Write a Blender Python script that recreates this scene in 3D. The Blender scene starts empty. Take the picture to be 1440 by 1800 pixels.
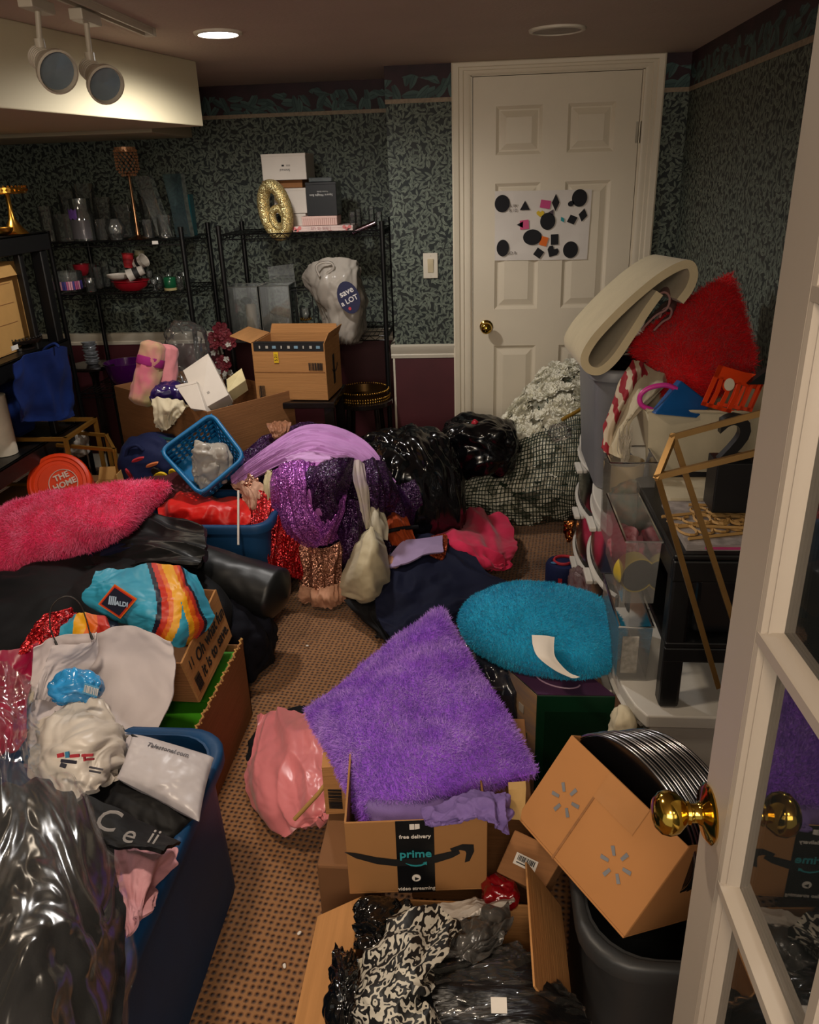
import bpy, math, random
import numpy as np
from mathutils import Matrix, Vector

# ------------------------------------------------------------------ camera, light, exposure
S = bpy.context.scene
COL = S.collection
F_PX, PITCH, ROLL, YAW, CAM_H = 1399.3, .398, -.034, -.094, 1.625
_f0 = np.array([math.sin(YAW), math.cos(YAW), 0]); _r0 = np.array([math.cos(YAW), -math.sin(YAW), 0]); _u0 = np.array([0, 0, 1.])
C_F = _f0*math.cos(PITCH)-_u0*math.sin(PITCH); _u = _u0*math.cos(PITCH)+_f0*math.sin(PITCH)
C_R = _r0*math.cos(ROLL)+_u*math.sin(ROLL); C_U = -_r0*math.sin(ROLL)+_u*math.cos(ROLL)
C_O = np.array([0, 0, CAM_H])
cd = bpy.data.cameras.new('camera'); cam = bpy.data.objects.new('camera', cd); COL.objects.link(cam)
cd.sensor_fit = 'VERTICAL'; cd.sensor_height = 36; cd.lens = F_PX/1800*36; cd.clip_start = .02
cam.matrix_world = Matrix(((C_R[0], C_U[0], -C_F[0], C_O[0]), (C_R[1], C_U[1], -C_F[1], C_O[1]), (C_R[2], C_U[2], -C_F[2], C_O[2]), (0, 0, 0, 1)))
S.camera = cam
S.view_settings.view_transform = 'Standard'; S.view_settings.look = 'None'
S.view_settings.gamma = 1; S.view_settings.use_curve_mapping = False
S.view_settings.exposure = 0.52
S.cycles.transparent_max_bounces = 32
W = bpy.data.worlds.new('world'); S.world = W; W.use_nodes = True
W.node_tree.nodes['Background'].inputs[0].default_value = (1, .93, .85, 1)
W.node_tree.nodes['Background'].inputs[1].default_value = .3

def spot(name, loc, target, power, col, size=.07, angle=120, blend=.6):
    l = bpy.data.lights.new(name, 'SPOT'); l.energy = power; l.color = col; l.shadow_soft_size = size
    l.spot_size = math.radians(angle); l.spot_blend = blend
    o = bpy.data.objects.new(name, l); COL.objects.link(o); o.location = loc
    o.rotation_euler = (Vector(target)-Vector(loc)).to_track_quat('-Z', 'Y').to_euler(); return o
WARM = (1, .82, .62); NEUT = (1, .93, .84)
spot('lamp_far', (-.87, 3.02, 2.07), (-.87, 3.02, 0), 48, (1, .95, .9), .07, 170, .5)       # the lit recessed downlight
spot('lamp_near', (-.75, 1.25, 2.07), (-.72, 1.3, 0), 40, WARM, .08, 140, .8)      # its row goes on towards the camera
spot('lamp_left', (-2.05, 3.1, 1.84), (-2.05, 3.1, 0), 17, WARM, .07, 168, .6)       # one in the soffit's underside
spot('lamp_hall', (.02, -.35, 2.0), (.1, 1.4, .6), 20, WARM, .12, 120, .7)       # hallway lamp behind the camera
al = bpy.data.lights.new('fill_panel', 'AREA'); al.shape = 'RECTANGLE'; al.size = 1.2; al.size_y = .8; al.energy = 22; al.color = (1, .86, .7)
ao = bpy.data.objects.new('fill_panel', al); COL.objects.link(ao); ao.location = (-.3, -1.0, 1.9); ao.rotation_euler = (math.radians(72), 0, 0)       # added fill light behind the camera, brightens the room, no lamp of the hall

# ------------------------------------------------------------------ helpers
def ray(px, py): return C_R*(px-720)/F_PX + C_U*(900-py)/F_PX + C_F
def at(px, py, y=None, z=None, x=None):
    d = ray(px, py)
    t = (y-C_O[1])/d[1] if y is not None else (z-C_O[2])/d[2] if z is not None else (x-C_O[0])/d[0]
    return C_O+d*t
def nrm(v): v = np.asarray(v, float); return v/(np.linalg.norm(v)+1e-12)
RNG = np.random.RandomState(7)

def _h(ix, iy, iz, s):
    n = (ix*374761393+iy*668265263+iz*2147483647+s*974634777) & 0x7fffffff
    n = ((n ^ (n >> 13))*1274126177) & 0x7fffffff
    return (n ^ (n >> 16)) & 0xffff
_GR = RNG.normal(size=(256, 3)); _GR /= np.linalg.norm(_GR, axis=1)[:, None]
def noise(P, seed=0):
    P = np.asarray(P, float); sh = P.shape[:-1]; P = P.reshape(-1, 3)
    i = np.floor(P).astype(np.int64); f = P-i; u = f*f*f*(f*(f*6-15)+10)
    out = np.zeros(len(P))
    for dx in (0, 1):
        for dy in (0, 1):
            for dz in (0, 1):
                g = _GR[_h(i[:, 0]+dx, i[:, 1]+dy, i[:, 2]+dz, seed) % 256]
                d = f-np.array([dx, dy, dz])
                w = (u[:, 0] if dx else 1-u[:, 0])*(u[:, 1] if dy else 1-u[:, 1])*(u[:, 2] if dz else 1-u[:, 2])
                out += w*(g*d).sum(1)
    return (out*1.6).reshape(sh)
def fbm(P, seed=0, o=3):
    P = np.asarray(P, float); return sum(noise(P*2**k, seed+k)*.5**k for k in range(o))
def crease(P, seed=0, o=3):       # sharp valleys between puffed facets
    P = np.asarray(P, float); return .75*_crs(P, seed, o)+.45*_crs(np.stack([P[..., 0]*.8+P[..., 1]*.6, (P[..., 1]*.8-P[..., 0]*.6)*.25, P[..., 2]], -1)*1.7, seed+40, 2)
def _crs(P, seed=0, o=3):
    P = np.asarray(P, float); W_ = P+.5*np.stack([noise(P, seed+9), noise(P, seed+8), noise(P, seed+7)], -1)
    return sum((np.sqrt(noise(W_*1.9**k, seed+k)**2+.0004)*2-.55)*.5**k for k in range(o))

class G:
    def __init__(s): s.V = []; s.F = []; s.M = []; s.U = []; s.n = 0
    def add(s, V, F, mi=0, uv=None):
        V = np.asarray(V, float).reshape(-1, 3); s.V.append(V)
        s.F += [tuple(int(i)+s.n for i in f) for f in F]; s.M += [mi]*len(F)
        s.U.append(np.zeros((len(V), 2)) if uv is None else np.asarray(uv, float).reshape(-1, 2)); s.n += len(V); return s
    def grid(s, P, cu=False, cv=False, mi=0, uv=None, flip=False):
        P = np.asarray(P, float); n, m = P.shape[:2]; F = []
        for i in range(n if cu else n-1):
            for j in range(m if cv else m-1):
                a, b, c, d = i*m+j, ((i+1) % n)*m+j, ((i+1) % n)*m+(j+1) % m, i*m+(j+1) % m
                F.append((a, d, c, b) if flip else (a, b, c, d))
        if uv is None:
            uu, vv = np.meshgrid(np.linspace(0, 1, n), np.linspace(0, 1, m), indexing='ij'); uv = np.stack([uu, vv], -1)
        return s.add(P, F, mi, uv)
    def hexa(s, P8, mi=0):        # 8 corners: bottom 0-3 ccw, top 4-7
        return s.add(P8, [(0, 3, 2, 1), (4, 5, 6, 7), (0, 1, 5, 4), (1, 2, 6, 5), (2, 3, 7, 6), (3, 0, 4, 7)], mi)
    def box(s, a, b, fr=None, mi=0):
        x0, y0, z0 = a; x1, y1, z1 = b
        P = np.array([(x0, y0, z0), (x1, y0, z0), (x1, y1, z0), (x0, y1, z0), (x0, y0, z1), (x1, y0, z1), (x1, y1, z1), (x0, y1, z1)], float)
        if fr is not None: P = fr(P)
        return s.hexa(P, mi)
    def tube(s, path, r, n=8, cap=True, closed=False, mi=0):
        path = np.asarray(path, float); m = len(path); r = np.broadcast_to(np.asarray(r, float), (m,))
        t = np.gradient(path, axis=0) if not closed else np.roll(path, -1, 0)-np.roll(path, 1, 0)
        t /= np.linalg.norm(t, axis=1)[:, None]+1e-12
        up = np.array([0, 0, 1.]) if abs(t[0][2]) < .9 else np.array([1., 0, 0]); a = nrm(np.cross(t[0], up)); R = []
        for k in range(m):
            a = nrm(a-t[k]*(a@t[k])); b = np.cross(t[k], a)
            R.append([path[k]+r[k]*(a*math.cos(q)+b*math.sin(q)) for q in np.arange(n)*2*math.pi/n])
        b0 = s.n; s.grid(np.array(R), closed, True, mi)
        if cap and not closed:
            s.F += [tuple(b0+i for i in range(n)), tuple(b0+(m-1)*n+i for i in reversed(range(n)))]; s.M += [mi]*2
        return s
    def lathe(s, prof, c=(0, 0, 0), n=32, mi=0, ax=None, sx=1, sy=1):   # prof [(r,z)]
        th = np.arange(n)*2*math.pi/n; P = np.array([[(r*math.cos(t)*sx, r*math.sin(t)*sy, z) for t in th] for r, z in prof])
        if ax is not None:
            w = nrm(ax); u = nrm(np.cross(w, (0, 1, 0) if abs(w[1]) < .9 else (1, 0, 0))); v = np.cross(w, u)
            P = P[..., :1]*u+P[..., 1:2]*v+P[..., 2:]*w
        return s.grid(P+np.asarray(c, float), False, True, mi, flip=True)
    def prism(s, poly, O, U, V_, N, t, mi=0):   # poly in (u,v), extruded along N by t
        O, U, V_, N = map(lambda q: np.asarray(q, float), (O, U, V_, N)); k = len(poly)
        A = np.array([O+U*a+V_*b for a, b in poly]); B = A+N*t
        F = [tuple(range(k)), tuple(reversed(range(k, 2*k)))]+[(i, i+k, (i+1) % k+k, (i+1) % k) for i in range(k)]
        return s.add(np.vstack([A, B]), F, mi)

def frame(o, ex, ey, ez):          # unit-length axes given as full vectors; returns map from metres
    o = np.asarray(o, float); B = np.array([nrm(ex), nrm(ey), nrm(ez)])
    return lambda P: o+np.asarray(P, float)@B
def woff(o):
    w = np.zeros(3)
    while o is not None: w += np.array(o.location); o = o.parent
    return w
def mk(name, g, mat, parent=None, smooth=None, bevel=0, sub=0, label=None, origin=None, stuff=False):
    V = np.vstack(g.V)
    if parent is not None: off = woff(parent); loc = (0, 0, 0)
    else:
        loc = np.array([V[:, 0].mean(), V[:, 1].mean(), V[:, 2].min()]) if origin is None else np.asarray(origin, float); off = loc
    me = bpy.data.meshes.new(name); me.from_pydata((V-off).tolist(), [], g.F)
    for m_ in (mat if isinstance(mat, (list, tuple)) else [mat]): me.materials.append(m_)
    if max(g.M) > 0: me.polygons.foreach_set('material_index', g.M)
    uvl = me.uv_layers.new(name='UVMap'); U = np.vstack(g.U); li = np.zeros(len(me.loops), int); me.loops.foreach_get('vertex_index', li)
    uvl.data.foreach_set('uv', U[li].ravel())
    if smooth is not None: me.shade_smooth(); me.set_sharp_from_angle(angle=math.radians(smooth)) if smooth < 180 else None
    me.update()
    o = bpy.data.objects.new(name, me); COL.objects.link(o); o.location = loc
    if parent is not None: o.parent = parent
    if bevel: b = o.modifiers.new('bevel', 'BEVEL'); b.width = bevel; b.segments = 2; b.limit_method = 'ANGLE'; b.angle_limit = math.radians(40)
    if sub: b = o.modifiers.new('sub', 'SUBSURF'); b.levels = sub; b.render_levels = sub
    if label: o['label'] = label
    if stuff: o['kind'] = 'stuff'
    return o
def tag(o, label, cat, group=None, kind=None):
    o['label'] = label; o['category'] = cat
    if group: o['group'] = group
    if kind: o['kind'] = kind
    return o
def thing(name, label, cat, loc, group=None):
    o = bpy.data.objects.new(name, None); COL.objects.link(o); o.location = loc; o.empty_display_size = .05
    return tag(o, label, cat, group)
def solo(name, label, cat, g, mat, group=None, kind=None, **k): return tag(mk(name, g, mat, **k), label, cat, group, kind)
def struct(name, g, mat, **k): o = mk(name, g, mat, **k); o['kind'] = 'structure'; return o
def dup(root, loc, label=None):
    c = root.copy(); COL.objects.link(c); c.location = loc
    if label: c['label'] = label
    for ch in root.children:
        d = ch.copy(); COL.objects.link(d); d.parent = c
        for gch in ch.children: e = gch.copy(); COL.objects.link(e); e.parent = d
    return c

# ------------------------------------------------------------------ materials
def lin(h):
    if isinstance(h, str):
        h = h.lstrip('#'); h = [int(h[i:i+2], 16)/255 for i in (0, 2, 4)]
    return tuple(((c+.055)/1.055)**2.4 if c > .04045 else c/12.92 for c in h[:3])+(1,)
class N:
    def __init__(s, name):
        s.m = bpy.data.materials.new(name); s.m.use_nodes = True; s.t = s.m.node_tree; s.b = s.t.nodes['Principled BSDF']; s.out = s.t.nodes['Material Output']
    def n(s, typ, **k):
        q = s.t.nodes.new('ShaderNode'+typ)
        for a, v in k.items():
            if a.startswith('i_'): q.inputs[a[2:].replace('_', ' ')].default_value = v
            elif a.startswith('j'): q.inputs[int(a[1:])].default_value = v
            else: setattr(q, a, v)
        return q
    def l(s, a, b, ai=0, bi=0):
        s.t.links.new(a.outputs[ai] if isinstance(ai, (int, str)) else ai, b.inputs[bi]); return b
    def math(s, op, a, b=None, c=None):
        q = s.n('Math', operation=op)
        for i, v in enumerate((a, b, c)):
            if v is None: continue
            if isinstance(v, (int, float)): q.inputs[i].default_value = v
            else: s.t.links.new(v, q.inputs[i])
        return q.outputs[0]
    def mix(s, f, a, b):
        q = s.n('MixRGB')
        for i, v in enumerate((f, a, b)):
            if isinstance(v, (int, float)): q.inputs[i].default_value = v
            elif isinstance(v, tuple): q.inputs[i].default_value = v
            else: s.t.links.new(v, q.inputs[i])
        return q.outputs[0]
    def ramp(s, f, stops):
        q = s.n('ValToRGB'); e = q.color_ramp.elements
        while len(e) < len(stops): e.new(.5)
        for k, (p, c) in enumerate(stops): e[k].position = p; e[k].color = c
        s.t.links.new(f, q.inputs[0]); return q.outputs[0]
    def bump(s, h, st, dist=.01):
        q = s.n('Bump'); q.inputs['Strength'].default_value = st; q.inputs['Distance'].default_value = dist
        s.t.links.new(h, q.inputs['Height']); s.t.links.new(q.outputs[0], s.b.inputs['Normal']); return q
_MC = {}
def M(name, col='#808080', rough=.6, metal=0, spec=.5, var=.12, vs=12., bump=.0, bs=60., sheen=0, col2=None, coat=0, alpha=1, trans=0, ior=1.45, stretch=None, sss=0):
    key = name
    if key in _MC: return _MC[key]
    q = N(name); b = q.b; c = lin(col); b.inputs['Roughness'].default_value = rough; b.inputs['Metallic'].default_value = metal
    b.inputs['Specular IOR Level'].default_value = spec; b.inputs['Sheen Weight'].default_value = sheen*.3; b.inputs['Coat Weight'].default_value = coat
    b.inputs['Transmission Weight'].default_value = trans; b.inputs['IOR'].default_value = ior
    tc = q.n('TexCoord'); src = tc.outputs['Object']
    if stretch: mp = q.n('Mapping'); mp.inputs['Scale'].default_value = stretch; q.t.links.new(src, mp.inputs[0]); src = mp.outputs[0]
    nz = q.n('TexNoise'); nz.inputs['Scale'].default_value = vs; nz.inputs['Detail'].default_value = 4; q.t.links.new(src, nz.inputs['Vector'])
    c2 = lin(col2) if col2 else tuple(min(1, x*(1-var)) for x in c[:3])+(1,); c1 = c if col2 else tuple(min(1, x*(1+var)) for x in c[:3])+(1,)
    q.t.links.new(q.ramp(nz.outputs[0], [(.35, c1), (.65, c2)]), b.inputs['Base Color'])
    if bump:
        n2 = q.n('TexNoise'); n2.inputs['Scale'].default_value = bs; n2.inputs['Detail'].default_value = 3; q.t.links.new(src, n2.inputs['Vector']); q.bump(n2.outputs[0], bump, .004)
    _MC[key] = q.m; return q.m
def cloth_mat(name, col, rough=.85, weave=600, sheen=.04, var=.1, col2=None, spec=.2, bump=.15):
    if name in _MC: return _MC[name]
    m = M(name, col, rough, var=var, vs=7, bump=bump, bs=weave, sheen=sheen, spec=spec, col2=col2); return m
def sequin(name, col, col2, scale=260, rough=.22, metal=.75):
    if name in _MC: return _MC[name]
    q = N(name); b = q.b; tc = q.n('TexCoord'); v = q.n('TexVoronoi'); v.inputs['Scale'].default_value = scale; q.t.links.new(tc.outputs['Object'], v.inputs['Vector'])
    sx = q.n('SeparateColor'); q.t.links.new(v.outputs['Color'], sx.inputs[0])
    q.t.links.new(q.ramp(sx.outputs[0], [(.2, lin(col2)), (.75, lin(col)), (1, tuple(min(1, 2.2*x+.05) for x in lin(col)[:3])+(1,))]), b.inputs['Base Color'])
    b.inputs['Roughness'].default_value = rough; b.inputs['Metallic'].default_value = metal
    geo = q.n('NewGeometry'); vm = q.n('VectorMath', operation='MULTIPLY_ADD'); q.t.links.new(v.outputs['Color'], vm.inputs[0]); vm.inputs[1].default_value = (.9, .9, .9); 
    sub = q.n('VectorMath', operation='SUBTRACT'); q.t.links.new(geo.outputs['Normal'], sub.inputs[0]); sub.inputs[1].default_value = (.45, .45, .45); q.t.links.new(sub.outputs[0], vm.inputs[2])
    nn = q.n('VectorMath', operation='NORMALIZE'); q.t.links.new(vm.outputs[0], nn.inputs[0]); q.t.links.new(nn.outputs[0], b.inputs['Normal'])
    _MC[name] = q.m; return q.m
def film(name, tint='#ffffff', haze=.12, hazecol='#c9c9c4', rough=.12, fres=1.45, gl=1.0):   # thin clear or frosted plastic sheet
    if name in _MC: return _MC[name]
    q = N(name); t = q.t; t.nodes.remove(q.b)
    tr = q.n('BsdfTransparent'); tr.inputs[0].default_value = lin(tint); df = q.n('BsdfDiffuse'); df.inputs[0].default_value = lin(hazecol)
    tl = q.n('BsdfTranslucent'); tl.inputs[0].default_value = lin(hazecol); md = q.n('MixShader'); md.inputs[0].default_value = .4; q.l(df, md, 0, 1); q.l(tl, md, 0, 2)
    m1 = q.n('MixShader'); m1.inputs[0].default_value = haze; q.l(tr, m1, 0, 1); q.l(md, m1, 0, 2)
    g = q.n('BsdfGlossy'); g.inputs['Roughness'].default_value = rough; fr = q.n('Fresnel'); fr.inputs[0].default_value = fres
    m2 = q.n('MixShader'); t.links.new(q.math('MULTIPLY', fr.outputs[0], gl), m2.inputs[0]); q.l(m1, m2, 0, 1); q.l(g, m2, 0, 2); q.l(m2, q.out, 0, 0)
    _MC[name] = q.m; return q.m

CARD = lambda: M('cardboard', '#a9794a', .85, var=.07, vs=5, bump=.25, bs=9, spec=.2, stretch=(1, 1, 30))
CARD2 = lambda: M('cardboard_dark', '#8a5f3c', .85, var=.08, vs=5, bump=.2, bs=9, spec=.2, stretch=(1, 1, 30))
CARDIN = lambda: M('cardboard_inside', '#9c7550', .9, var=.06, vs=8, spec=.2)
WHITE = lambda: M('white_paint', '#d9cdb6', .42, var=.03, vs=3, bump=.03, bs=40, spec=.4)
BLACKP = lambda: M('black_plastic', '#0d0d0e', .38, var=.2, vs=4, bump=.05, bs=120)
BLACKM = lambda: M('black_metal', '#0a0a0b', .35, var=.1, spec=.5)
GOLD = lambda: M('gold_metal', '#b98b3c', .28, metal=1, var=.08)
BRASS = lambda: M('brass', '#c9a548', .12, metal=1, var=.05)
GLASS = lambda: film('clear_glass', '#ffffff', .055, '#eef4ee', .05, 1.55, 1.3)
INK = lambda: M('black_ink', '#121214', .6, var=.05)
WPAPER = lambda: M('white_paper', '#d8d0c6', .7, var=.03, vs=8)

# ------------------------------------------------------------------ soft things
def crm(P, n):                     # Catmull-Rom through rows of control points along axis 0
    P = np.asarray(P, float); k = len(P); ext = np.concatenate([[2*P[0]-P[1]], P, [2*P[-1]-P[-2]]]); out = []
    for s in np.linspace(0, k-1-1e-9, n):
        i = int(s); t = s-i; a, b, c, d = ext[i:i+4]
        out.append(.5*((2*b)+(c-a)*t+(2*a-5*b+4*c-d)*t*t+(3*b-a-3*c+d)*t**3))
    return np.array(out)
def surf(ctrl, n, m):
    P = np.array([[at(p[0], p[1], y=p[2]) if len(p) == 3 else at(p[0], p[1], z=p[3]) for p in r] for r in ctrl])
    Q = crm(P, n); return crm(Q.transpose(1, 0, 2), m).transpose(1, 0, 2)
def gnorm(P):
    a = np.gradient(P, axis=0); b = np.gradient(P, axis=1); c = np.cross(a, b); L = np.linalg.norm(c, axis=-1, keepdims=True)+1e-12
    return c/L
def drape(ctrl, n=60, m=60, folds=(.02, 3, 10), amp2=.006, seed=0, mode='fold', thick=.004, wav=0, skip=None):
    P = surf(ctrl, n, m); Nn = gnorm(P)
    if (Nn.mean((0, 1))@(C_O-P.mean((0, 1)))) < 0: Nn = -Nn
    u, v = np.meshgrid(np.linspace(0, 1, n), np.linspace(0, 1, m), indexing='ij')
    a, fu, fv = folds
    q = np.stack([u*fu+seed, v*fv, u*0+seed*3.3], -1); q = q+.35*np.stack([noise(q*.7, 3), noise(q*.7, 4), u*0], -1)
    if mode == 'fold': d = a*(1-np.abs(noise(q, seed))*2.2)*.8+a*.5*noise(q*2.1, seed+1)
    else: d = a*crease(q, seed, 3)
    d = d+amp2*(.6 if mode == 'fold' else .35)*crease(np.stack([u*fu*3, v*fv*2, u*0+seed], -1), seed+5, 2)
    P = P+Nn*d[..., None]
    if wav:
        e = np.stack([noise(np.stack([u*9, v*9, u*0+k], -1), seed+20+k) for k in range(3)], -1); edge = np.maximum(np.abs(u-.5), np.abs(v-.5))*2
        P = P+e*(wav*np.clip((edge-.75)/.25, 0, 1))[..., None]
    Nn2 = gnorm(P)
    if (Nn2*Nn).sum(-1).mean() < 0: Nn2 = -Nn2
    g = G(); g.grid(P); g.grid(P-Nn2*thick, flip=True)
    # close the border
    idx = [(i, 0) for i in range(n)]+[(n-1, j) for j in range(1, m)]+[(i, m-1) for i in range(n-2, -1, -1)]+[(0, j) for j in range(m-2, 0, -1)]
    k = [i*m+j for i, j in idx]; g.F += [(k[i], k[(i+1) % len(k)], k[(i+1) % len(k)]+n*m, k[i]+n*m) for i in range(len(k))]; g.M += [0]*len(k)
    return g
def lump(c, r, rot=0, ex=.9, amp=.03, sc=8, seed=0, floor=None, n=72, mode='crease', st=(1, 1, 1), tilt=0, neck=0, flat=0):
    th = np.linspace(0, 2*math.pi, n*2, endpoint=False); ph = np.linspace(-math.pi/2, math.pi/2, n)
    T, Ph = np.meshgrid(th, ph, indexing='ij'); T = T.T; Ph = Ph.T
    sg = lambda a, e: np.sign(a)*np.abs(a)**e
    D = np.stack([sg(np.cos(Ph), ex)*sg(np.cos(T), ex), sg(np.cos(Ph), ex)*sg(np.sin(T), ex), sg(np.sin(Ph), ex)], -1)
    R = np.asarray(r, float)
    P = D*R; nn = nrm_a(D/R)
    q = P*sc*np.asarray(st, float)
    d = amp*crease(q, seed, 3) if mode == 'crease' else amp*(1-np.abs(noise(q, seed))*2.2)+amp*.4*noise(q*2.3, seed+3)
    low = fbm(P*sc*.35, seed+30, 2)*amp*1.6
    P = P+nn*(d+low)[..., None]
    if neck: k = np.clip((P[..., 2]/R[2]-.45)/.55, 0, 1); P[..., 0] *= 1-neck*k; P[..., 1] *= 1-neck*k
    ct, stt = math.cos(tilt), math.sin(tilt); P = np.stack([P[..., 0]*ct+P[..., 2]*stt, P[..., 1], -P[..., 0]*stt+P[..., 2]*ct], -1)
    cr, sr = math.cos(rot), math.sin(rot); P = np.stack([P[..., 0]*cr-P[..., 1]*sr, P[..., 0]*sr+P[..., 1]*cr, P[..., 2]], -1)+np.asarray(c, float)
    if floor is not None: P[..., 2] = np.where(P[..., 2] < floor+.02, floor+.02*np.exp(np.clip((P[..., 2]-floor-.02)*40, -20, 0)), P[..., 2])
    g = G(); g.grid(P, False, True, flip=True); return g
def nrm_a(V): return V/(np.linalg.norm(V, axis=-1, keepdims=True)+1e-12)
def fur(name, g, n, L, w, mat, parent, comb=(0, 0, -1), cs=.5, seed=1, jit=.35):
    rs = np.random.RandomState(seed); V = np.vstack(g.V); T = []
    for f in g.F:
        for k in range(1, len(f)-1): T.append((f[0], f[k], f[k+1]))
    T = np.array(T); A, B, Cc = V[T[:, 0]], V[T[:, 1]], V[T[:, 2]]; nn = np.cross(B-A, Cc-A); ar = np.linalg.norm(nn, axis=1); nn /= ar[:, None]+1e-15
    ctr = V.mean(0); 
    if ((A-ctr)*nn).sum(1).mean() < 0: nn = -nn
    t = rs.choice(len(T), n, p=ar/ar.sum()); a = rs.rand(n); b = rs.rand(n); fl = a+b > 1; a[fl] = 1-a[fl]; b[fl] = 1-b[fl]
    P = A[t]+(B-A)[t]*a[:, None]+(Cc-A)[t]*b[:, None]; Nn = nn[t]
    cdir = np.asarray(comb, float)*cs+.55*np.stack([noise(P*9+k*7, seed+k) for k in range(3)], -1)+jit*rs.normal(size=(n, 3))
    D = nrm_a(Nn+cdir); D2 = nrm_a(Nn*.5+cdir*1.4); ln = L*(.6+.8*rs.rand(n))[:, None]
    side = nrm_a(np.cross(D, rs.normal(size=(n, 3))))*w*.5
    q1 = P+D*ln*.55; q2 = q1+D2*ln*.45
    Vv = np.stack([P-side, P+side, q1-side*.7, q1+side*.7, q2], 1).reshape(-1, 3)-woff(parent)
    b5 = np.arange(n)[:, None]*5; tri = np.concatenate([b5+np.array([0, 1, 3]), b5+np.array([0, 3, 2]), b5+np.array([2, 3, 4])], 1).reshape(-1)
    me = bpy.data.meshes.new(name); me.vertices.add(len(Vv)); me.vertices.foreach_set('co', Vv.ravel()); me.loops.add(len(tri)); me.loops.foreach_set('vertex_index', tri)
    me.polygons.add(len(tri)//3); me.polygons.foreach_set('loop_start', np.arange(0, len(tri), 3)); me.materials.append(mat); me.update(calc_edges=True)
    o = bpy.data.objects.new(name, me); COL.objects.link(o); o.parent = parent; o['kind'] = 'stuff'; return o
def cushion_g(c4, T, n=40, pinch=.05, seed=0, am=.006, bulge=.5, rnd=0):
    c4 = [np.asarray(c, float) for c in c4]; u, v = np.meshgrid(np.linspace(-1, 1, n), np.linspace(-1, 1, n), indexing='ij')
    uu = u*(1-pinch*np.cos(v*math.pi/2)*np.abs(u)); vv = v*(1-pinch*np.cos(u*math.pi/2)*np.abs(v))
    uu, vv = uu*(1-rnd+rnd*np.sqrt(np.maximum(0, 1-v**2/2))), vv*(1-rnd+rnd*np.sqrt(np.maximum(0, 1-u**2/2)))
    a, b = (uu+1)/2, (vv+1)/2
    P = (c4[0]*((1-a)*(1-b))[..., None]+c4[1]*(a*(1-b))[..., None]+c4[2]*(a*b)[..., None]+c4[3]*((1-a)*b)[..., None])
    N_ = nrm(np.cross(c4[1]-c4[0], c4[3]-c4[0]))
    if N_@(C_O-P.mean((0, 1))) < 0: N_ = -N_
    t = T*((1-u**2)*(1-v**2))**bulge; d = noise(P*7, seed)*am*3+noise(P*16, seed+1)*am
    g = G(); g.grid(P+N_*(t*(1)+d*(t > 0))[..., None]); g.grid(P-N_*(t*1)[..., None], flip=True); return g
def fur_cushion(name, label, c4, T, col, nf, L=.014, w=.0016, comb=(.3, 0, -.6), seed=0, col2=None, group=None, **k):
    g = cushion_g(c4, T, seed=seed, **k); V = np.vstack(g.V); root = thing(name, label, 'cushion', (V[:, 0].mean(), V[:, 1].mean(), V[:, 2].min()), group)
    m1 = M(name+str(seed)+'_cover', col, .9, var=.1, sheen=.4); m2 = M(name+str(seed)+'_fur', col, .55, var=.0, vs=14, col2=col2 or col, sheen=.6, spec=.25)
    mk('cover', g, m1, root, smooth=80); fur('fur_pile', g, nf, L, w, m2, root, comb, seed=seed+3); return root

def text(s, size, O, U, V_, mat, parent, name='lettering', ext=.0006, align='CENTER', label=None, shear=0, bold=0):
    cu = bpy.data.curves.new('txt', 'FONT'); cu.body = s; cu.size = size; cu.extrude = ext; cu.align_x = align; cu.align_y = 'CENTER'; cu.resolution_u = 3; cu.shear = shear; cu.offset = bold
    to = bpy.data.objects.new('txt', cu); COL.objects.link(to); dg = bpy.context.evaluated_depsgraph_get(); me = bpy.data.meshes.new_from_object(to.evaluated_get(dg))
    bpy.data.objects.remove(to); U = nrm(U); V_ = nrm(np.asarray(V_)-U*(np.asarray(V_)@U)); N_ = np.cross(U, V_); off = woff(parent) if parent else np.zeros(3)
    for v in me.vertices: c = v.co; p = np.asarray(O)+U*c.x+V_*c.y+N_*(c.z+.0012)-off; v.co = p
    me.materials.clear(); me.materials.append(mat); o = bpy.data.objects.new(name, me); COL.objects.link(o)
    if parent: o.parent = parent
    if label: o['label'] = label
    return o
def plate_on(name, poly, O, U, V_, mat, parent, t=.0012, label=None, lift=.0006):     # thin flat print or sticker
    U = nrm(U); V_ = nrm(np.asarray(V_)-U*(np.asarray(V_)@U)); N_ = np.cross(U, V_); g = G(); g.prism(poly, np.asarray(O)+N_*lift, U, V_, N_, t); return mk(name, g, mat, parent, label=label)
def rect(w, h, x=0, y=0): return [(x-w/2, y-h/2), (x+w/2, y-h/2), (x+w/2, y+h/2), (x-w/2, y+h/2)]
def ell(a, b, x=0, y=0, n=24): return [(x+a*math.cos(t), y+b*math.sin(t)) for t in np.arange(n)*2*math.pi/n]
def barcode(O, U, V_, w, h, parent, mat=None, n=14, seed=0):
    rs = random.Random(seed); g = G(); U = nrm(U); V_ = nrm(V_); N_ = np.cross(U, V_); x = -w/2
    while x < w/2:
        bw = w/n*rs.choice((.3, .5, .8)); g.prism([(x, -h/2), (x+bw, -h/2), (x+bw, h/2), (x, h/2)], np.asarray(O)+N_*.0006, U, V_, N_, .001); x += bw+w/n*rs.choice((.3, .6))
    return mk('barcode', g, mat or INK(), parent)

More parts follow.
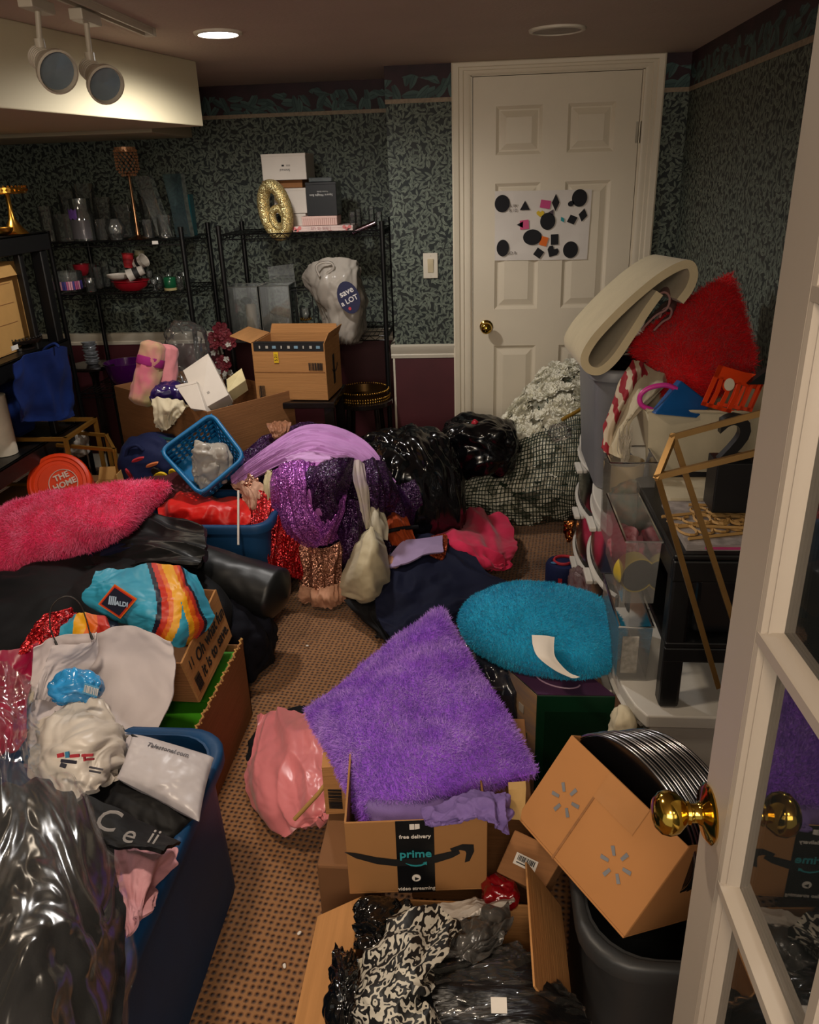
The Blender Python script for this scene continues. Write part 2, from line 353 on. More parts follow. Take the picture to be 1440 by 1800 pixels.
# ------------------------------------------------------------------ the room
YD, YF, XJ, XR, XL, ZC, ZB, ZR, YN = 4.076, 4.57, -.43, .929, -2.95, 2.091, 1.943, .833, -1.2
def leaves(q, vec, scale, off, hl, hw, rnd=1.0):
    mp = q.n('Mapping'); mp.inputs['Location'].default_value = off; q.t.links.new(vec, mp.inputs[0])
    v = q.n('TexVoronoi', voronoi_dimensions='2D'); v.inputs['Scale'].default_value = scale; v.inputs['Randomness'].default_value = rnd; q.t.links.new(mp.outputs[0], v.inputs['Vector'])
    sb = q.n('VectorMath', operation='SUBTRACT'); q.t.links.new(mp.outputs[0], sb.inputs[0]); q.t.links.new(v.outputs['Position'], sb.inputs[1])
    sc = q.n('SeparateColor'); q.t.links.new(v.outputs['Color'], sc.inputs[0]); ang = q.math('MULTIPLY', sc.outputs[0], 6.283)
    vr = q.n('VectorRotate', rotation_type='Z_AXIS'); q.t.links.new(sb.outputs[0], vr.inputs['Vector']); q.t.links.new(ang, vr.inputs['Angle'])
    sp = q.n('SeparateXYZ'); q.t.links.new(vr.outputs[0], sp.inputs[0]); x, y = sp.outputs[0], sp.outputs[1]
    xx = q.math('DIVIDE', x, hl); prof = q.math('MULTIPLY', q.math('SUBTRACT', 1.0, q.math('MULTIPLY', xx, xx)), hw); ay = q.math('ABSOLUTE', y)
    mask = q.math('GREATER_THAN', q.math('SUBTRACT', prof, ay), 0.0); vein = q.math('LESS_THAN', ay, hw*.12)
    shade = q.math('MULTIPLY_ADD', q.math('DIVIDE', y, hw), .32, q.math('MULTIPLY_ADD', sc.outputs[1], .5, .42))
    return mask, vein, shade
def wallpaper(name, axes, border=False):
    q = N(name); tc = q.n('TexCoord'); sp = q.n('SeparateXYZ'); q.t.links.new(tc.outputs['Object'], sp.inputs[0])
    cb = q.n('CombineXYZ'); q.t.links.new(sp.outputs[axes[0]], cb.inputs[0]); q.t.links.new(sp.outputs[2], cb.inputs[1]); vec = cb.outputs[0]
    nz = q.n('TexNoise'); nz.inputs['Scale'].default_value = 9; q.t.links.new(vec, nz.inputs['Vector'])
    if border:
        col = q.ramp(nz.outputs[0], [(.4, lin('#2a1a20')), (.7, lin('#3a2229'))]); ly = [(11, (.3, .2, 0), .052, .019), (12, (1.7, .9, 0), .05, .017), (14, (2.9, 4.1, 0), .045, .015)]; dk, lt = lin('#1c2e30'), lin('#4a625e')
    else:
        col = q.ramp(nz.outputs[0], [(.4, lin('#1d2423')), (.7, lin('#272926'))]); ly = [(34, (.3, .2, 0), .0175, .0052), (34, (1.7, .9, 0), .018, .0054), (36, (2.9, 4.1, 0), .017, .005)]; dk, lt = lin('#2e3531'), lin('#717a6c')
    for s_, of, hl, hw in ly:
        mask, vein, sh = leaves(q, vec, s_, of, hl, hw); lc = q.mix(q.math('MINIMUM', q.math('MAXIMUM', sh, 0.0), 1.0), dk, lt); lc = q.mix(q.math('MULTIPLY', vein, .6), lc, dk)
        if border:
            up = q.math('LESS_THAN', q.math('MULTIPLY_ADD', nz.outputs[0], .12, sp.outputs[2]), .15); mask = q.math('MULTIPLY', mask, up)
        col = q.mix(mask, col, lc)
    q.t.links.new(col, q.b.inputs['Base Color']); q.b.inputs['Roughness'].default_value = .62; q.b.inputs['Specular IOR Level'].default_value = .35
    return q.m
WPX, WPY = wallpaper('wallpaper_leaf_x', (0,)), wallpaper('wallpaper_leaf_y', (1,))
BDX, BDY = wallpaper('wallpaper_border_x', (0,), True), wallpaper('wallpaper_border_y', (1,), True)
BURG = M('burgundy_wainscot', '#4a1c22', .5, var=.1, vs=6, bump=.05, bs=30)
CEIL = M('ceiling_paint', '#b9a797', .75, var=.03, vs=4, bump=.35, bs=70, spec=.3)
SOFF = M('soffit_paint', '#bfb496', .7, var=.02, vs=4, bump=.08, bs=60)

def carpet():
    q = N('carpet'); tc = q.n('TexCoord'); mp = q.n('Mapping'); q.t.links.new(tc.outputs['Object'], mp.inputs[0]); mp.inputs['Rotation'].default_value = (0, 0, .12)
    v = q.n('TexVoronoi', voronoi_dimensions='2D'); v.inputs['Scale'].default_value = 62; v.inputs['Randomness'].default_value = .22; q.t.links.new(mp.outputs[0], v.inputs['Vector'])
    n1 = q.n('TexNoise'); n1.inputs['Scale'].default_value = 220; n1.inputs['Detail'].default_value = 4; q.t.links.new(mp.outputs[0], n1.inputs['Vector'])
    n2 = q.n('TexNoise'); n2.inputs['Scale'].default_value = 2.2; n2.inputs['Detail'].default_value = 3; q.t.links.new(mp.outputs[0], n2.inputs['Vector'])
    d = q.math('MULTIPLY_ADD', n1.outputs[0], .22, v.outputs['Distance'])
    c = q.ramp(d, [(.22, lin('#2b1a14')), (.38, lin('#6f4b31')), (.55, lin('#8f6643'))]); st = q.ramp(n2.outputs[0], [(.30, lin('#a39a92')), (.44, (1, 1, 1, 1))])
    mu = q.n('MixRGB', blend_type='MULTIPLY'); mu.inputs[0].default_value = 1; q.t.links.new(c, mu.inputs[1]); q.t.links.new(st, mu.inputs[2]); q.t.links.new(mu.outputs[0], q.b.inputs['Base Color'])
    q.b.inputs['Roughness'].default_value = .95; q.b.inputs['Specular IOR Level'].default_value = .1; q.b.inputs['Sheen Weight'].default_value = .2
    q.bump(q.math('MINIMUM', d, .55), .8, .012); return q.m
g = G(); g.box((XL-.1, YN, -.08), (XR+.1, YF+.1, 0)); struct('floor', g, carpet())
g = G(); g.box((XL-.1, YN, ZC), (XR+.1, YF+.1, ZC+.08)); struct('ceiling', g, CEIL)
def wall(name, a, b, m): g = G(); g.box(a, b); return struct(name, g, m)
wall('wall_back_right', (XJ, YD, 0), (-.125, YD+.1, ZC), WPX); wall('wall_back_right.001', (.815, YD, 0), (XR+.1, YD+.1, ZC), WPX)
wall('wall_back_left', (XL-.1, YF, 0), (XJ+.1, YF+.1, ZC), WPX); wall('wall_corner', (XJ, YD+.1, 0), (XJ+.1, YF, ZC), WPY)
wall('wall_right', (XR, .1, 0), (XR+.1, YD, ZC), WPY); wall('wall_left', (XL-.1, YN, 0), (XL, YF, ZC), WPY)
wall('wall_hall', (XR, YN, 0), (XR+.1, .1, ZC), SOFF)
# printed border with its beaded stripe, chair rail, wainscot
BEAD = M('border_stripe', '#8d7c66', .6, var=.15, vs=60); tn = [0]
def trim(g, m, **k): tn[0] += 1; return struct('trim_%d' % tn[0], g, m, **k)
for a, b, m in (((XJ-.002, YD-.002), (-.125, YD), BDX), ((.815, YD-.002), (XR, YD), BDX), ((XL, YF-.002), (XJ, YF), BDX), ((XJ-.002, YD), (XJ, YF), BDY), ((XR-.002, .1), (XR, YD), BDY)):
    g = G(); g.box((a[0], a[1], ZB+.012), (b[0], b[1], ZC)); trim(g, m)
    g = G(); g.box((a[0]-.001, a[1]-.001, ZB-.006), (b[0], b[1], ZB+.012)); trim(g, BEAD)
RAILW = M('rail_white', '#cfc6b4', .4, var=.03)
def railprof(x0, y0, x1, y1, nx, ny):
    pr = [(0, -.068), (.008, -.066), (.012, -.05), (.009, -.045), (.016, -.03), (.024, -.012), (.026, -.002), (.018, .002), (0, .003)]
    P = np.array([[(x+nx*d, y+ny*d, ZR+z) for d, z in pr] for x, y in ((x0, y0), (x1, y1))]); g = G(); g.grid(P, flip=(nx+ny*2 > 0)); return g
for a in ((XJ-.02, YD, -.125, YD, 0, -1), (.815, YD, XR, YD, 0, -1), (XL, YF, XJ, YF, 0, -1), (XJ, YF, XJ, YD, -1, 0), (XR, YD, XR, .1, -1, 0)): trim(railprof(*a), RAILW, smooth=40)
for a, b in (((XJ-.003, YD-.003, 0), (-.125, YD, ZR-.06)), ((.815, YD-.003, 0), (XR, YD, ZR-.06)), ((XL, YF-.003, 0), (XJ, YF, ZR-.06)), ((XJ-.003, YD, 0), (XJ, YF, ZR-.06)), ((XR-.003, .1, 0), (XR, YD, ZR-.06))):
    g = G(); g.box(a, b); trim(g, BURG)
g = G(); g.box((XJ-.012, YD-.008, .0), (XJ-.002, YD, ZR-.068)); trim(g, RAILW)        # white corner bead below the rail
for nm, a, b in (('baseboard_back', (XJ, YD-.015, 0), (-.125, YD-.003, .09)), ('baseboard_left', (XL, YN, 0), (XL+.012, YF, .09)), ('baseboard_far', (XL, YF-.015, 0), (XJ, YF-.003, .09)), ('baseboard_right', (XR-.015, .1, 0), (XR-.003, YD, .09))):
    g = G(); g.box(a, b); struct(nm, g, RAILW, bevel=.003)

# six-panel door with casing
DW, DX, DH = .748, -.03, 2.03; wm = WHITE()
door = bpy.data.objects.new('door_1', None); COL.objects.link(door); door.location = (DX+DW/2, YD, 0); door['kind'] = 'structure'; door['label'] = 'cream white six-panel interior door with brass knob at the back'
dy = YD-.006; g = G(); g.box((DX, dy+.011, .01), (DX+DW, dy+.045, DH)); mk('door_slab', g, wm, door)
zz = [at(900, p, y=YD)[2] for p in (186, 272, 322, 543, 607)]
rows = [(zz[1], zz[0]), (zz[3], zz[2]), (.24, zz[4])]; cols = [(DX+.105, DX+.315), (DX+.43, DX+.64)]
zed = [.01, .24, zz[4], zz[3], zz[2], zz[1], zz[0], DH]
for x0, x1 in ((DX, DX+.105), (DX+.315, DX+.43), (DX+.64, DX+DW)): g = G(); g.box((x0, dy, .01), (x1, dy+.012, DH)); mk('stile', g, wm, door)
for k in (0, 2, 4, 6):
    for x0, x1 in cols: g = G(); g.box((x0, dy, zed[k]), (x1, dy+.012, zed[k+1])); mk('rail', g, wm, door)
for z0, z1 in rows:
    for x0, x1 in cols:
        g = G(); L = [(0, .001), (.014, .010), (.02, .010), (.045, .002), (.047, .001)]
        P = np.array([[(x0+i, dy+d, z0+i), (x1-i, dy+d, z0+i), (x1-i, dy+d, z1-i), (x0+i, dy+d, z1-i)] for i, d in L]); g.grid(P, False, True, flip=True); b = g.n-4; g.F.append((b, b+1, b+2, b+3)); g.M.append(0)
        mk('panel', g, wm, door)
kc = at(855, 577, y=dy-.05); g = G(); g.lathe([(.0, 0), (.032, 0), (.033, .004), (.026, .009), (.013, .014), (.011, .03), (.016, .034), (.026, .042), (.029, .053), (.026, .064), (.017, .071), (0, .073)], (kc[0], dy, kc[2]), 28, ax=(0, -1, 0)); mk('door_knob', g, BRASS(), door, smooth=50)
for z in (1.78, 1.02, .25): g = G(); g.lathe([(0, -.045), (.006, -.045), (.006, .045), (0, .045)], (DX+DW+.004, dy-.004, z), 10); g.box((DX+DW-.012, dy-.002, z-.044), (DX+DW+.006, dy+.001, z+.044)); mk('hinge', g, M('steel', '#8d8577', .35, metal=1), door, smooth=40)
def casing(pts, nrmv, w=.085):   # moulded casing swept along an edge: pts inner edge line a->b, outward dir
    pr = [(0, 0), (0, .008), (.012, .012), (.03, .010), (.034, .014), (.05, .013), (.055, .018), (.078, .022), (w, .018), (w, 0)]
    return pr
pr = casing(None, None); xi0, xi1, zi = DX-.012, DX+DW+.012, DH+.006
g = G(); P = []
for cx, cz, ox, oz in ((xi0, 0, -1, 0), (xi0, zi, -1, 1), (xi1, zi, 1, 1), (xi1, 0, 1, 0)):
    P.append([(cx+ox*a, YD-b-.004, min(cz+oz*a, ZC-.001)) for a, b in [(q[0], q[1]) for q in pr]])
P = np.array(P); P[1:3, :, 2] = zi+np.array([q[0] for q in pr])*(ZC-.001-zi)/.085; g.grid(P); trim(g, wm, smooth=30)
for a, b in (((xi0, YD-.004, 0), (DX-.003, YD+.05, DH+.006)), ((DX+DW+.003, YD-.004, 0), (xi1, YD+.05, DH+.006)), ((xi0, YD-.004, DH+.003), (xi1, YD+.05, ZC-.001))): g = G(); g.box(a, b); trim(g, wm)
g = G(); g.box((-.12, YD+.06, 0), (.82, YD+.08, ZC)); trim(g, BLACKP())
# paper collage taped to the door
pa = np.array([at(870, 336, y=dy-.004), at(1041, 333, y=dy-.004), at(1032, 456, y=dy-.004), at(870, 458, y=dy-.004)]); pc = pa.mean(0)
ps = thing('paper_collage', 'white paper sheet with pasted black circles and coloured shapes taped to the door', 'poster', (pc[0], dy-.004, pa[2][2]))
n = 24; u, v = np.meshgrid(np.linspace(0, 1, n), np.linspace(0, 1, n), indexing='ij')
SH = pa[3]*((1-u)*(1-v))[..., None]+pa[2]*(u*(1-v))[..., None]+pa[1]*(u*v)[..., None]+pa[0]*((1-u)*v)[..., None]; SH[..., 1] -= np.abs(noise(np.stack([u*4, v*4, u*0], -1), 3))*.004
g = G(); g.grid(SH); mk('paper_sheet', g, WPAPER(), ps, smooth=80)
CP = lambda px, py: (at(px, py, y=dy-.0095))
bk = M('black_paper', '#17161a', .8, var=.05)
def chip(px, py, kind, a, b, rot, col):
    c = CP(px, py); s_ = 4.15/F_PX; a *= s_; b *= s_
    if kind == 'c': po = ell(a, b)
    elif kind == 'd': po = [(-a, 0), (0, -b), (a, 0), (0, b)]
    elif kind == 't': po = [(-a, -b), (a, -b), (0, b)]
    elif kind == 'h': po = [(0, -b), (a, 0), (a, .6*b), (.5*a, b), (0, .55*b), (-.5*a, b), (-a, .6*b), (-a, 0)]
    else: po = [(-a, -b), (a, -b), (a, b), (-a, b)]
    r = math.radians(rot); po = [(x*math.cos(r)-y*math.sin(r), x*math.sin(r)+y*math.cos(r)) for x, y in po]
    m = bk if col is None else M('paper_'+col[1:], col, .7, var=.04)
    plate_on('paper_cutout', po, c, (1, 0, 0), (0, 0, 1), m, ps, t=.001)
for a in ((883, 358, 'c', 12, 13, 0, None), (923, 361, 't', 8, 7, 0, None), (959, 359, 'q', 8, 6, -10, '#c4467c'), (977, 356, 'd', 6, 13, 0, None), (1019, 348, 'c', 12, 13, 0, None), (1004, 358, 'c', 5, 4, 20, None), (1025, 378, 'd', 7, 10, -10, None), (1006, 386, 'd', 9, 8, 20, None), (989, 386, 'd', 3, 5, 30, '#1f8f95'), (971, 372, 't', 5, 4, -30, '#4a3a44'), (950, 376, 'h', 6, 5, 0, '#d8b62c'), (963, 389, 'c', 12, 13, 0, None), (922, 395, 'q', 7, 7, 5, '#d0527e'), (914, 395, 't', 5, 5, 90, None), (936, 417, 'c', 15, 12, 0, None), (956, 424, 'q', 6, 7, -15, '#dd6a1e'), (975, 421, 'q', 6, 8, 2, None), (884, 436, 'c', 10, 13, 0, None), (947, 445, 'd', 9, 9, 10, None), (971, 443, 'h', 9, 9, -30, None), (1003, 439, 'c', 12, 13, 0, None)): chip(*a)
pen = M('pencil_grey', '#6d655f', .7, var=.05)
for px, py, s_ in ((902, 366, 'A W\nR 10'), (900, 445, 'EO R')): text(s_, .02, CP(px, py), (1, 0, 0), (0, 0, 1), pen, ps)
sq = at(757, 467, y=YD-.003); sw = thing('light_switch', 'cream rocker light switch plate on the leafy wallpaper left of the door', 'light switch', sq)
g = G(); g.box((sq[0]-.036, YD-.008, sq[2]-.06), (sq[0]+.036, YD-.002, sq[2]+.06)); mk('switch_plate', g, RAILW, sw, bevel=.003)
g = G(); g.hexa([(sq[0]-.014, YD-.011, sq[2]-.032), (sq[0]+.014, YD-.011, sq[2]-.032), (sq[0]+.014, YD-.006, sq[2]-.032), (sq[0]-.014, YD-.006, sq[2]-.032), (sq[0]-.014, YD-.016, sq[2]+.032), (sq[0]+.014, YD-.016, sq[2]+.032), (sq[0]+.014, YD-.006, sq[2]+.032), (sq[0]-.014, YD-.006, sq[2]+.032)]); mk('rocker', g, M('switch_white', '#c4b593', .35), sw, bevel=.001)
for dz in (-.048, .048): g = G(); g.lathe([(0, .0015), (.003, .001), (.0035, 0)], (sq[0], YD-.008, sq[2]+dz), 10, ax=(0, -1, 0)); mk('screw', g, RAILW, sw)

# soffits
g = G(); c = at(358, 222, z=1.85); a = at(0, 190, z=1.85); d = nrm((a-c)[:2]); e = c[:2]+d*4.6
g.hexa([(XL, e[1], 1.85), (e[0], e[1], 1.85), (c[0], c[1], 1.85), (XL, c[1], 1.85), (XL, e[1], ZC), (e[0], e[1], ZC), (c[0], c[1], ZC), (XL, c[1], ZC)]); struct('ceiling_soffit', g, SOFF, bevel=.004)
g = G(); g.box((XL, 4.0, 1.855), (at(325, 240, y=4.45)[0], YF, ZC)); struct('ceiling_soffit.001', g, SOFF, bevel=.003)
# recessed ceiling lights
em = N('lamp_glow'); em.b.inputs['Emission Color'].default_value = (1, .96, .9, 1); em.b.inputs['Emission Strength'].default_value = 12
for nm, px, py, lab, mm in (('recessed_light', 383, 57, 'small round recessed ceiling light that is switched on', em.m), ('recessed_light', 980, 51, 'round recessed ceiling light that is off, near the door', M('lamp_off', '#8c7f72', .5))):
    c = at(px, py, z=ZC); r = .065 if px < 500 else .085; o = thing(nm, lab, 'ceiling light', (c[0], c[1], ZC-.012))
    g = G(); g.lathe([(r+.016, 0), (r+.014, -.007), (r+.002, -.009), (r, -.004), (r, 0)], (c[0], c[1], ZC), 40); mk('trim_ring', g, RAILW, o, smooth=50)
    g = G(); g.lathe([(r+.001, -.005), (.001, -.0065)], (c[0], c[1], ZC), 40); mk('lens', g, mm, o)
# track light
TW = M('track_white', '#b9ae9c', .4, var=.03); e0 = at(262, 50, z=ZC); X0 = e0[0]
t = thing('track_rail', 'white ceiling track rail above the soffit corner', 'track light', (X0, 2.2, ZC-.022))
g = G(); g.box((X0-.019, 1.6, ZC-.006), (X0+.019, e0[1], ZC)); g.box((X0-.019, 1.6, ZC-.022), (X0-.011, e0[1], ZC-.006)); g.box((X0+.011, 1.6, ZC-.022), (X0+.019, e0[1], ZC-.006)); mk('channel', g, TW, t, bevel=.001)
g = G(); g.box((X0-.02, e0[1]-.012, ZC-.024), (X0+.02, e0[1]+.006, ZC)); mk('end_cap', g, TW, t, bevel=.002)
def head(px, py, bx, by, fx, fy, lab):
    b = at(px, py, z=ZC-.035); yb = b[1]; xb = b[0]; p0 = at(bx, by, y=yb+.015); pf = at(fx, fy, y=yb-.06); ax = nrm(pf-p0); k_ = np.linalg.norm(pf-p0)/.125
    root = thing('track_spotlight', lab, 'spotlight', (xb, yb, pf[2]-.05), 'track spotlights')
    g = G(); g.box((xb-.019, yb-.06, ZC-.05), (xb+.019, yb+.06, ZC-.0225)); mk('adapter', g, TW, root, bevel=.003)
    top = p0+ax*.03+np.array((0, 0, .035)); g = G(); g.tube([(xb, yb, ZC-.05), ((xb+top[0])/2, (yb+top[1])/2, (ZC-.05+top[2])/2), top], .0075, 8); mk('stem', g, TW, root, smooth=50)
    sc = lambda pr: [(r*k_, z*k_) for r, z in pr]
    g = G(); g.lathe(sc([(0, 0), (.024, 0), (.027, .008), (.027, .05), (.03, .06), (.036, .075), (.05, .1), (.052, .115), (.047, .117), (.045, .105), (.034, .095), (0, .09)]), p0, 28, ax=ax)
    for k in range(5): g.lathe(sc([(.0275, .008+k*.008), (.0295, .009+k*.008), (.0295, .012+k*.008), (.0275, .013+k*.008)]), p0, 28, ax=ax)
    hb = mk('lamp_head', g, TW, root, smooth=35)
    g = G(); g.lathe(sc([(.0, .098), (.044, .104), (.044, .106), (0, .1)]), p0, 28, ax=ax); mk('lens', g, M('lamp_lens', '#7f8b92', .25, metal=.3), hb)
    g = G(); g.tube([top+np.array((0, 0, .012)), p0+ax*.03], .013, 10); mk('pivot', g, TW, root, smooth=50)
head(64, 8, 66, 98, 106, 130, 'left of the two white spotlights hanging from the ceiling track')
head(150, 30, 154, 118, 190, 153, 'right of the two white spotlights hanging from the ceiling track')

# ------------------------------------------------------------------ cartons
def carton(name, label, fr, L, D, H, flaps=None, mat=None, closed=False, t=.004, cat='box', group=None, seam=True):
    m = mat or CARD(); P8 = fr(np.array([(0, 0, 0), (L, D, 0)])); root = thing(name, label, cat, (P8[:, 0].mean(), P8[:, 1].mean(), fr(np.array([(0, 0, 0), (L, 0, 0), (0, D, 0), (L, D, 0)]))[:, 2].min()), group)
    g = G(); g.box((0, 0, 0), (L, D, t), fr)
    g.box((0, 0, t), (L, t, H), fr); g.box((0, D-t, t), (L, D, H), fr); g.box((0, t, t), (t, D-t, H), fr); g.box((L-t, t, t), (L, D-t, H), fr)
    mk('carton_body', g, m, root, bevel=.0015)
    if closed:
        for a, b in ((0, D/2-.001), (D/2+.001, D)): g = G(); g.box((0, a, H), (L, b, H+t), fr); mk('top_flap', g, m, root, bevel=.001)
    for s, (ln, an) in (flaps or {}).items():
        a = math.radians(an); c, q = math.cos(a), math.sin(a)
        def f2(P, s=s, c=c, q=q):
            P = np.asarray(P, float); u, n_, z = P[:, 0], P[:, 1], P[:, 2]; o = q*z+c*n_; h = H+c*z-q*n_
            return fr(np.stack({'f': (u, -o, h), 'b': (u, D+o, h), 'l': (-o, u, h), 'r': (L+o, u, h)}[s], -1))
        w = L if s in 'fb' else D; g = G(); tp = .012
        g.hexa(f2([(.002, -t, 0), (w-.002, -t, 0), (w-.002, 0, 0), (.002, 0, 0), (tp, -t, ln), (w-tp, -t, ln), (w-tp, 0, ln), (tp, 0, ln)])); mk('flap', g, m, root, bevel=.001)
    return root
def rim_frame(A, B, C, zb):       # A,B,C rim corners (world): B the corner nearest, x towards A, y towards C
    ex = A-B; ex[2] = 0; ey = C-B; ey[2] = 0; L = np.linalg.norm(ex); ey = ey-nrm(ex)*(ey@nrm(ex)); D = np.linalg.norm(ey)
    ez = np.cross(nrm(ex), nrm(ey)); up = np.array([0, 0, 1.])
    if ez[2] < 0:                 # keep a right-handed frame
        return frame((A[0], A[1], zb), B-A, ey, up), L, D
    return frame((B[0], B[1], zb), ex, ey, up), L, D

# ------------------------------------------------------------------ wire racks on the far wall
def rack(label, x0, x1, y0, y1, shelves, top):
    root = thing('wire_rack', label, 'shelf', ((x0+x1)/2, (y0+y1)/2, 0)); bm = BLACKM()
    for x in (x0, x1):
        for y in (y0, y1): g = G(); g.tube([(x, y, 0), (x, y, top)], .0125, 10); g.lathe([(.0, .006), (.014, .004), (.014, -.012), (0, -.012)], (x, y, top), 10); mk('post', g, bm, root, smooth=50)
    for z in shelves:
        g = G(); cs = [(x0, y0), (x1, y0), (x1, y1), (x0, y1)]
        for dz in (0, -.022):
            for k in range(4): a, b = cs[k], cs[(k+1) % 4]; g.tube([(a[0], a[1], z+dz), (b[0], b[1], z+dz)], .003, 6)
        for k in range(4):
            a, b = np.array(cs[k]), np.array(cs[(k+1) % 4]); m_ = int(np.linalg.norm(b-a)/.03); m_ += m_ % 2; pts = [(*(a+(b-a)*i/m_), z-(0 if i % 2 else .022)) for i in range(m_+1)]; g.tube(pts, .002, 4)
        sh = mk('wire_shelf', g, bm, root, smooth=60); g = G(); x = x0+.022
        while x < x1-.01: g.tube([(x, y0, z), (x, y1, z)], .0018, 4); x += .024
        for y in (y0+(y1-y0)/3, y0+2*(y1-y0)/3): g.tube([(x0, y, z-.004), (x1, y, z-.004)], .0025, 5)
        mk('shelf_wires', g, bm, sh, stuff=True)
    return root
ZA1, ZA2, ZA3, ZB1, ZB2 = 1.375, 1.12, .6, 1.39, .885
rack('black wire shelf rack on the left of the far wall, full of glassware', -2.16, -1.47, 4.06, 4.48, (.12, ZA3, ZA2, ZA1), 1.43)
rack('black wire shelf rack in the middle of the far wall beside the door wall', -1.28, -.47, 4.06, 4.48, (.12, ZB2, ZB1), 1.43)
tagm = M('price_tag', '#d9d4cc', .6)
solo('shelf_tag', 'small white tag clipped on the front edge of the upper glassware shelf', 'tag', (lambda g: (g.box((-1.62, 4.047, ZA1-.018), (-1.59, 4.05, ZA1-.002)), g)[1])(G()), tagm)

def ware(name, label, cat, prof, c, mat, group=None, n=28, extra=None, smooth=40, sx=1, sy=1, tilt=None):
    g = G(); g.lathe(prof, c, n, sx=sx, sy=sy, ax=tilt); return solo(name, label, cat, g, mat, group, smooth=smooth, origin=c)
def cyl(r, h, w=.003): return [(0, .004), (r-.002, 0), (r, .004), (r, h-.002), (r+.0015, h), (r-.002, h)]
def bowl(r, h, w=.003): return [(0, 0), (r*.4, 0), (r*.75, h*.25), (r*.95, h*.6), (r, h), (r-w, h), (r*.93-w, h*.6), (r*.72, h*.27+w), (r*.38, w), (0, w)]
def goblet(r, h): return [(0, 0), (r*.8, 0), (r*.8, .003), (.004, .008), (.004, h*.45), (r*.7, h*.55), (r, h*.75), (r*.9, h), (r*.9-.002, h), (r-.003, h*.75), (r*.65, h*.57), (0, h*.5)]
def bx(px, y): return at(px, 415, y=y)[0]
gl = GLASS()
# top shelf of the left rack
zt = ZA1+.003
for px, y, r, h, lab in ((130, 4.38, .045, .235, 'tall clear glass cylinder vase at the back left of the upper shelf'), (118, 4.15, .05, .13, 'wide clear glass cylinder vase at the front left of the upper shelf'), (160, 4.33, .055, .27, 'big clear glass cylinder vase behind the purple printed one'), (190, 4.38, .045, .2, 'clear glass cylinder vase left of the gold crystal candle stand'), (182, 4.16, .032, .1, 'short clear glass tumbler on the upper shelf'), (292, 4.2, .035, .11, 'small clear glass vase right of the gold crystal candle stand'), (222, 4.36, .05, .16, 'low wide clear glass cylinder vase just left of the gold crystal candle stand'), (262, 4.2, .028, .09, 'very small clear glass cup right beside the gold candle stand foot'), (88, 4.14, .035, .17, 'slim clear glass cylinder vase at the left front corner of the upper shelf'), (270, 4.36, .05, .23, 'tall clear glass cylinder vase behind the gold crystal candle stand')):
    ware('glass_vase', lab, 'vase', cyl(r, h), (bx(px, y), y, zt), gl)
c = (bx(150, 4.16), 4.16, zt); o = thing('printed_vase', 'clear glass vase with a purple printed patch and frosted lower half on the upper shelf', 'vase', c)
g = G(); g.lathe([(0, 0), (.058, 0), (.06, .12), (.05, .14), (.052, .2), (.049, .2), (.047, .14), (.057, .12), (.055, .005), (0, .005)], c, 32); mk('vase_body', g, gl, o, smooth=40)
th = np.linspace(-2.5, -1.5, 8); g = G(); g.grid(np.array([[(c[0]+.062*math.cos(t), c[1]+.062*math.sin(t), c[2]+z+.006*math.sin(k*2)) for z in (.105, .15)] for k, t in enumerate(th)])); mk('purple_print', g, M('purple_print', '#6d4a9e', .5, var=.2, vs=90), o)
th = np.linspace(-2.9, -.6, 16); g = G(); g.grid(np.array([[(c[0]+.0605*math.cos(t), c[1]+.0605*math.sin(t), c[2]+z) for z in (.01, .1)] for t in th])); mk('frosted_band', g, film('frost_band', '#dcd8dc', .45, '#8c8890', .3), o)
c = (bx(205, 4.14), 4.14, zt)
ware('glass_fishbowl', 'round clear glass bowl with narrow foot in the middle of the upper shelf', 'bowl', [(0, 0), (.03, 0), (.03, .01), (.045, .03), (.05, .06), (.035, .09), (.03, .1), (.027, .1), (.032, .088), (.046, .06), (.04, .032), (0, .012)], c, gl)
c = (bx(243, 4.14), 4.14, zt); o = thing('crystal_candle_stand', 'tall gold candle stand topped with a crystal beaded drum', 'candle stand', c)
gd = M('rose_gold_metal', '#b98a66', .2, metal=1)
g = G(); g.lathe([(0, 0), (.05, 0), (.052, .004), (.03, .012), (.012, .02), (.01, .05), (.008, .06), (.007, .29), (.01, .3), (.02, .31), (0, .315)], c, 24); mk('stem', g, gd, o, smooth=45)
g = G(); th = np.linspace(0, 2*math.pi, 40, endpoint=False); rs = np.random.RandomState(3)
for k in range(9):
    for j in range(15):
        t = j*2*math.pi/15+k*.2; r = .052-.02*max(0, (2-k))*.5; p = np.array(c)+(r*math.cos(t), r*math.sin(t), .3+k*.0135); g.lathe([(0, -.007), (.0065, 0), (0, .007)], p, 6)
g.lathe([(.05, .405), (.051, .425), (.049, .425), (.048, .405)], c, 30)
mk('crystal_drum', g, M('amber_crystal', '#c9946a', .3, metal=.4, var=.35, vs=120), o)
for px, tp, w_, lab, mt, dx in ((318, 305, .105, 'tall clear slanted plastic sleeve at the right end of the upper shelf', film('blue_film', '#b8cfd2', .18, '#6d8286', .12), 0), (285, 308, .085, 'narrow clear tapered vase beside the plastic sleeve on the upper shelf', gl, -.06)):
    x = bx(px, 4.2); g = G(); z1 = at(px, tp, y=4.25)[2]
    for k in range(1): P = np.array([[(x-w_/2+a*w_*.8+(1-z)*0.02+dx*z, 4.2+b*.06, zt+z*(z1-zt)) for a, b in ((.1, 0), (1, 0), (1, 1), (.1, 1))] for z in (0, .5, 1)]); P[2, :, 0] += (P[2, :, 0]-P[2, :, 0].mean())*.25; g.grid(P, False, True)
    solo('plastic_sleeve' if px == 318 else 'tapered_vase', lab, 'vase' if px == 285 else 'sleeve', g, mt)
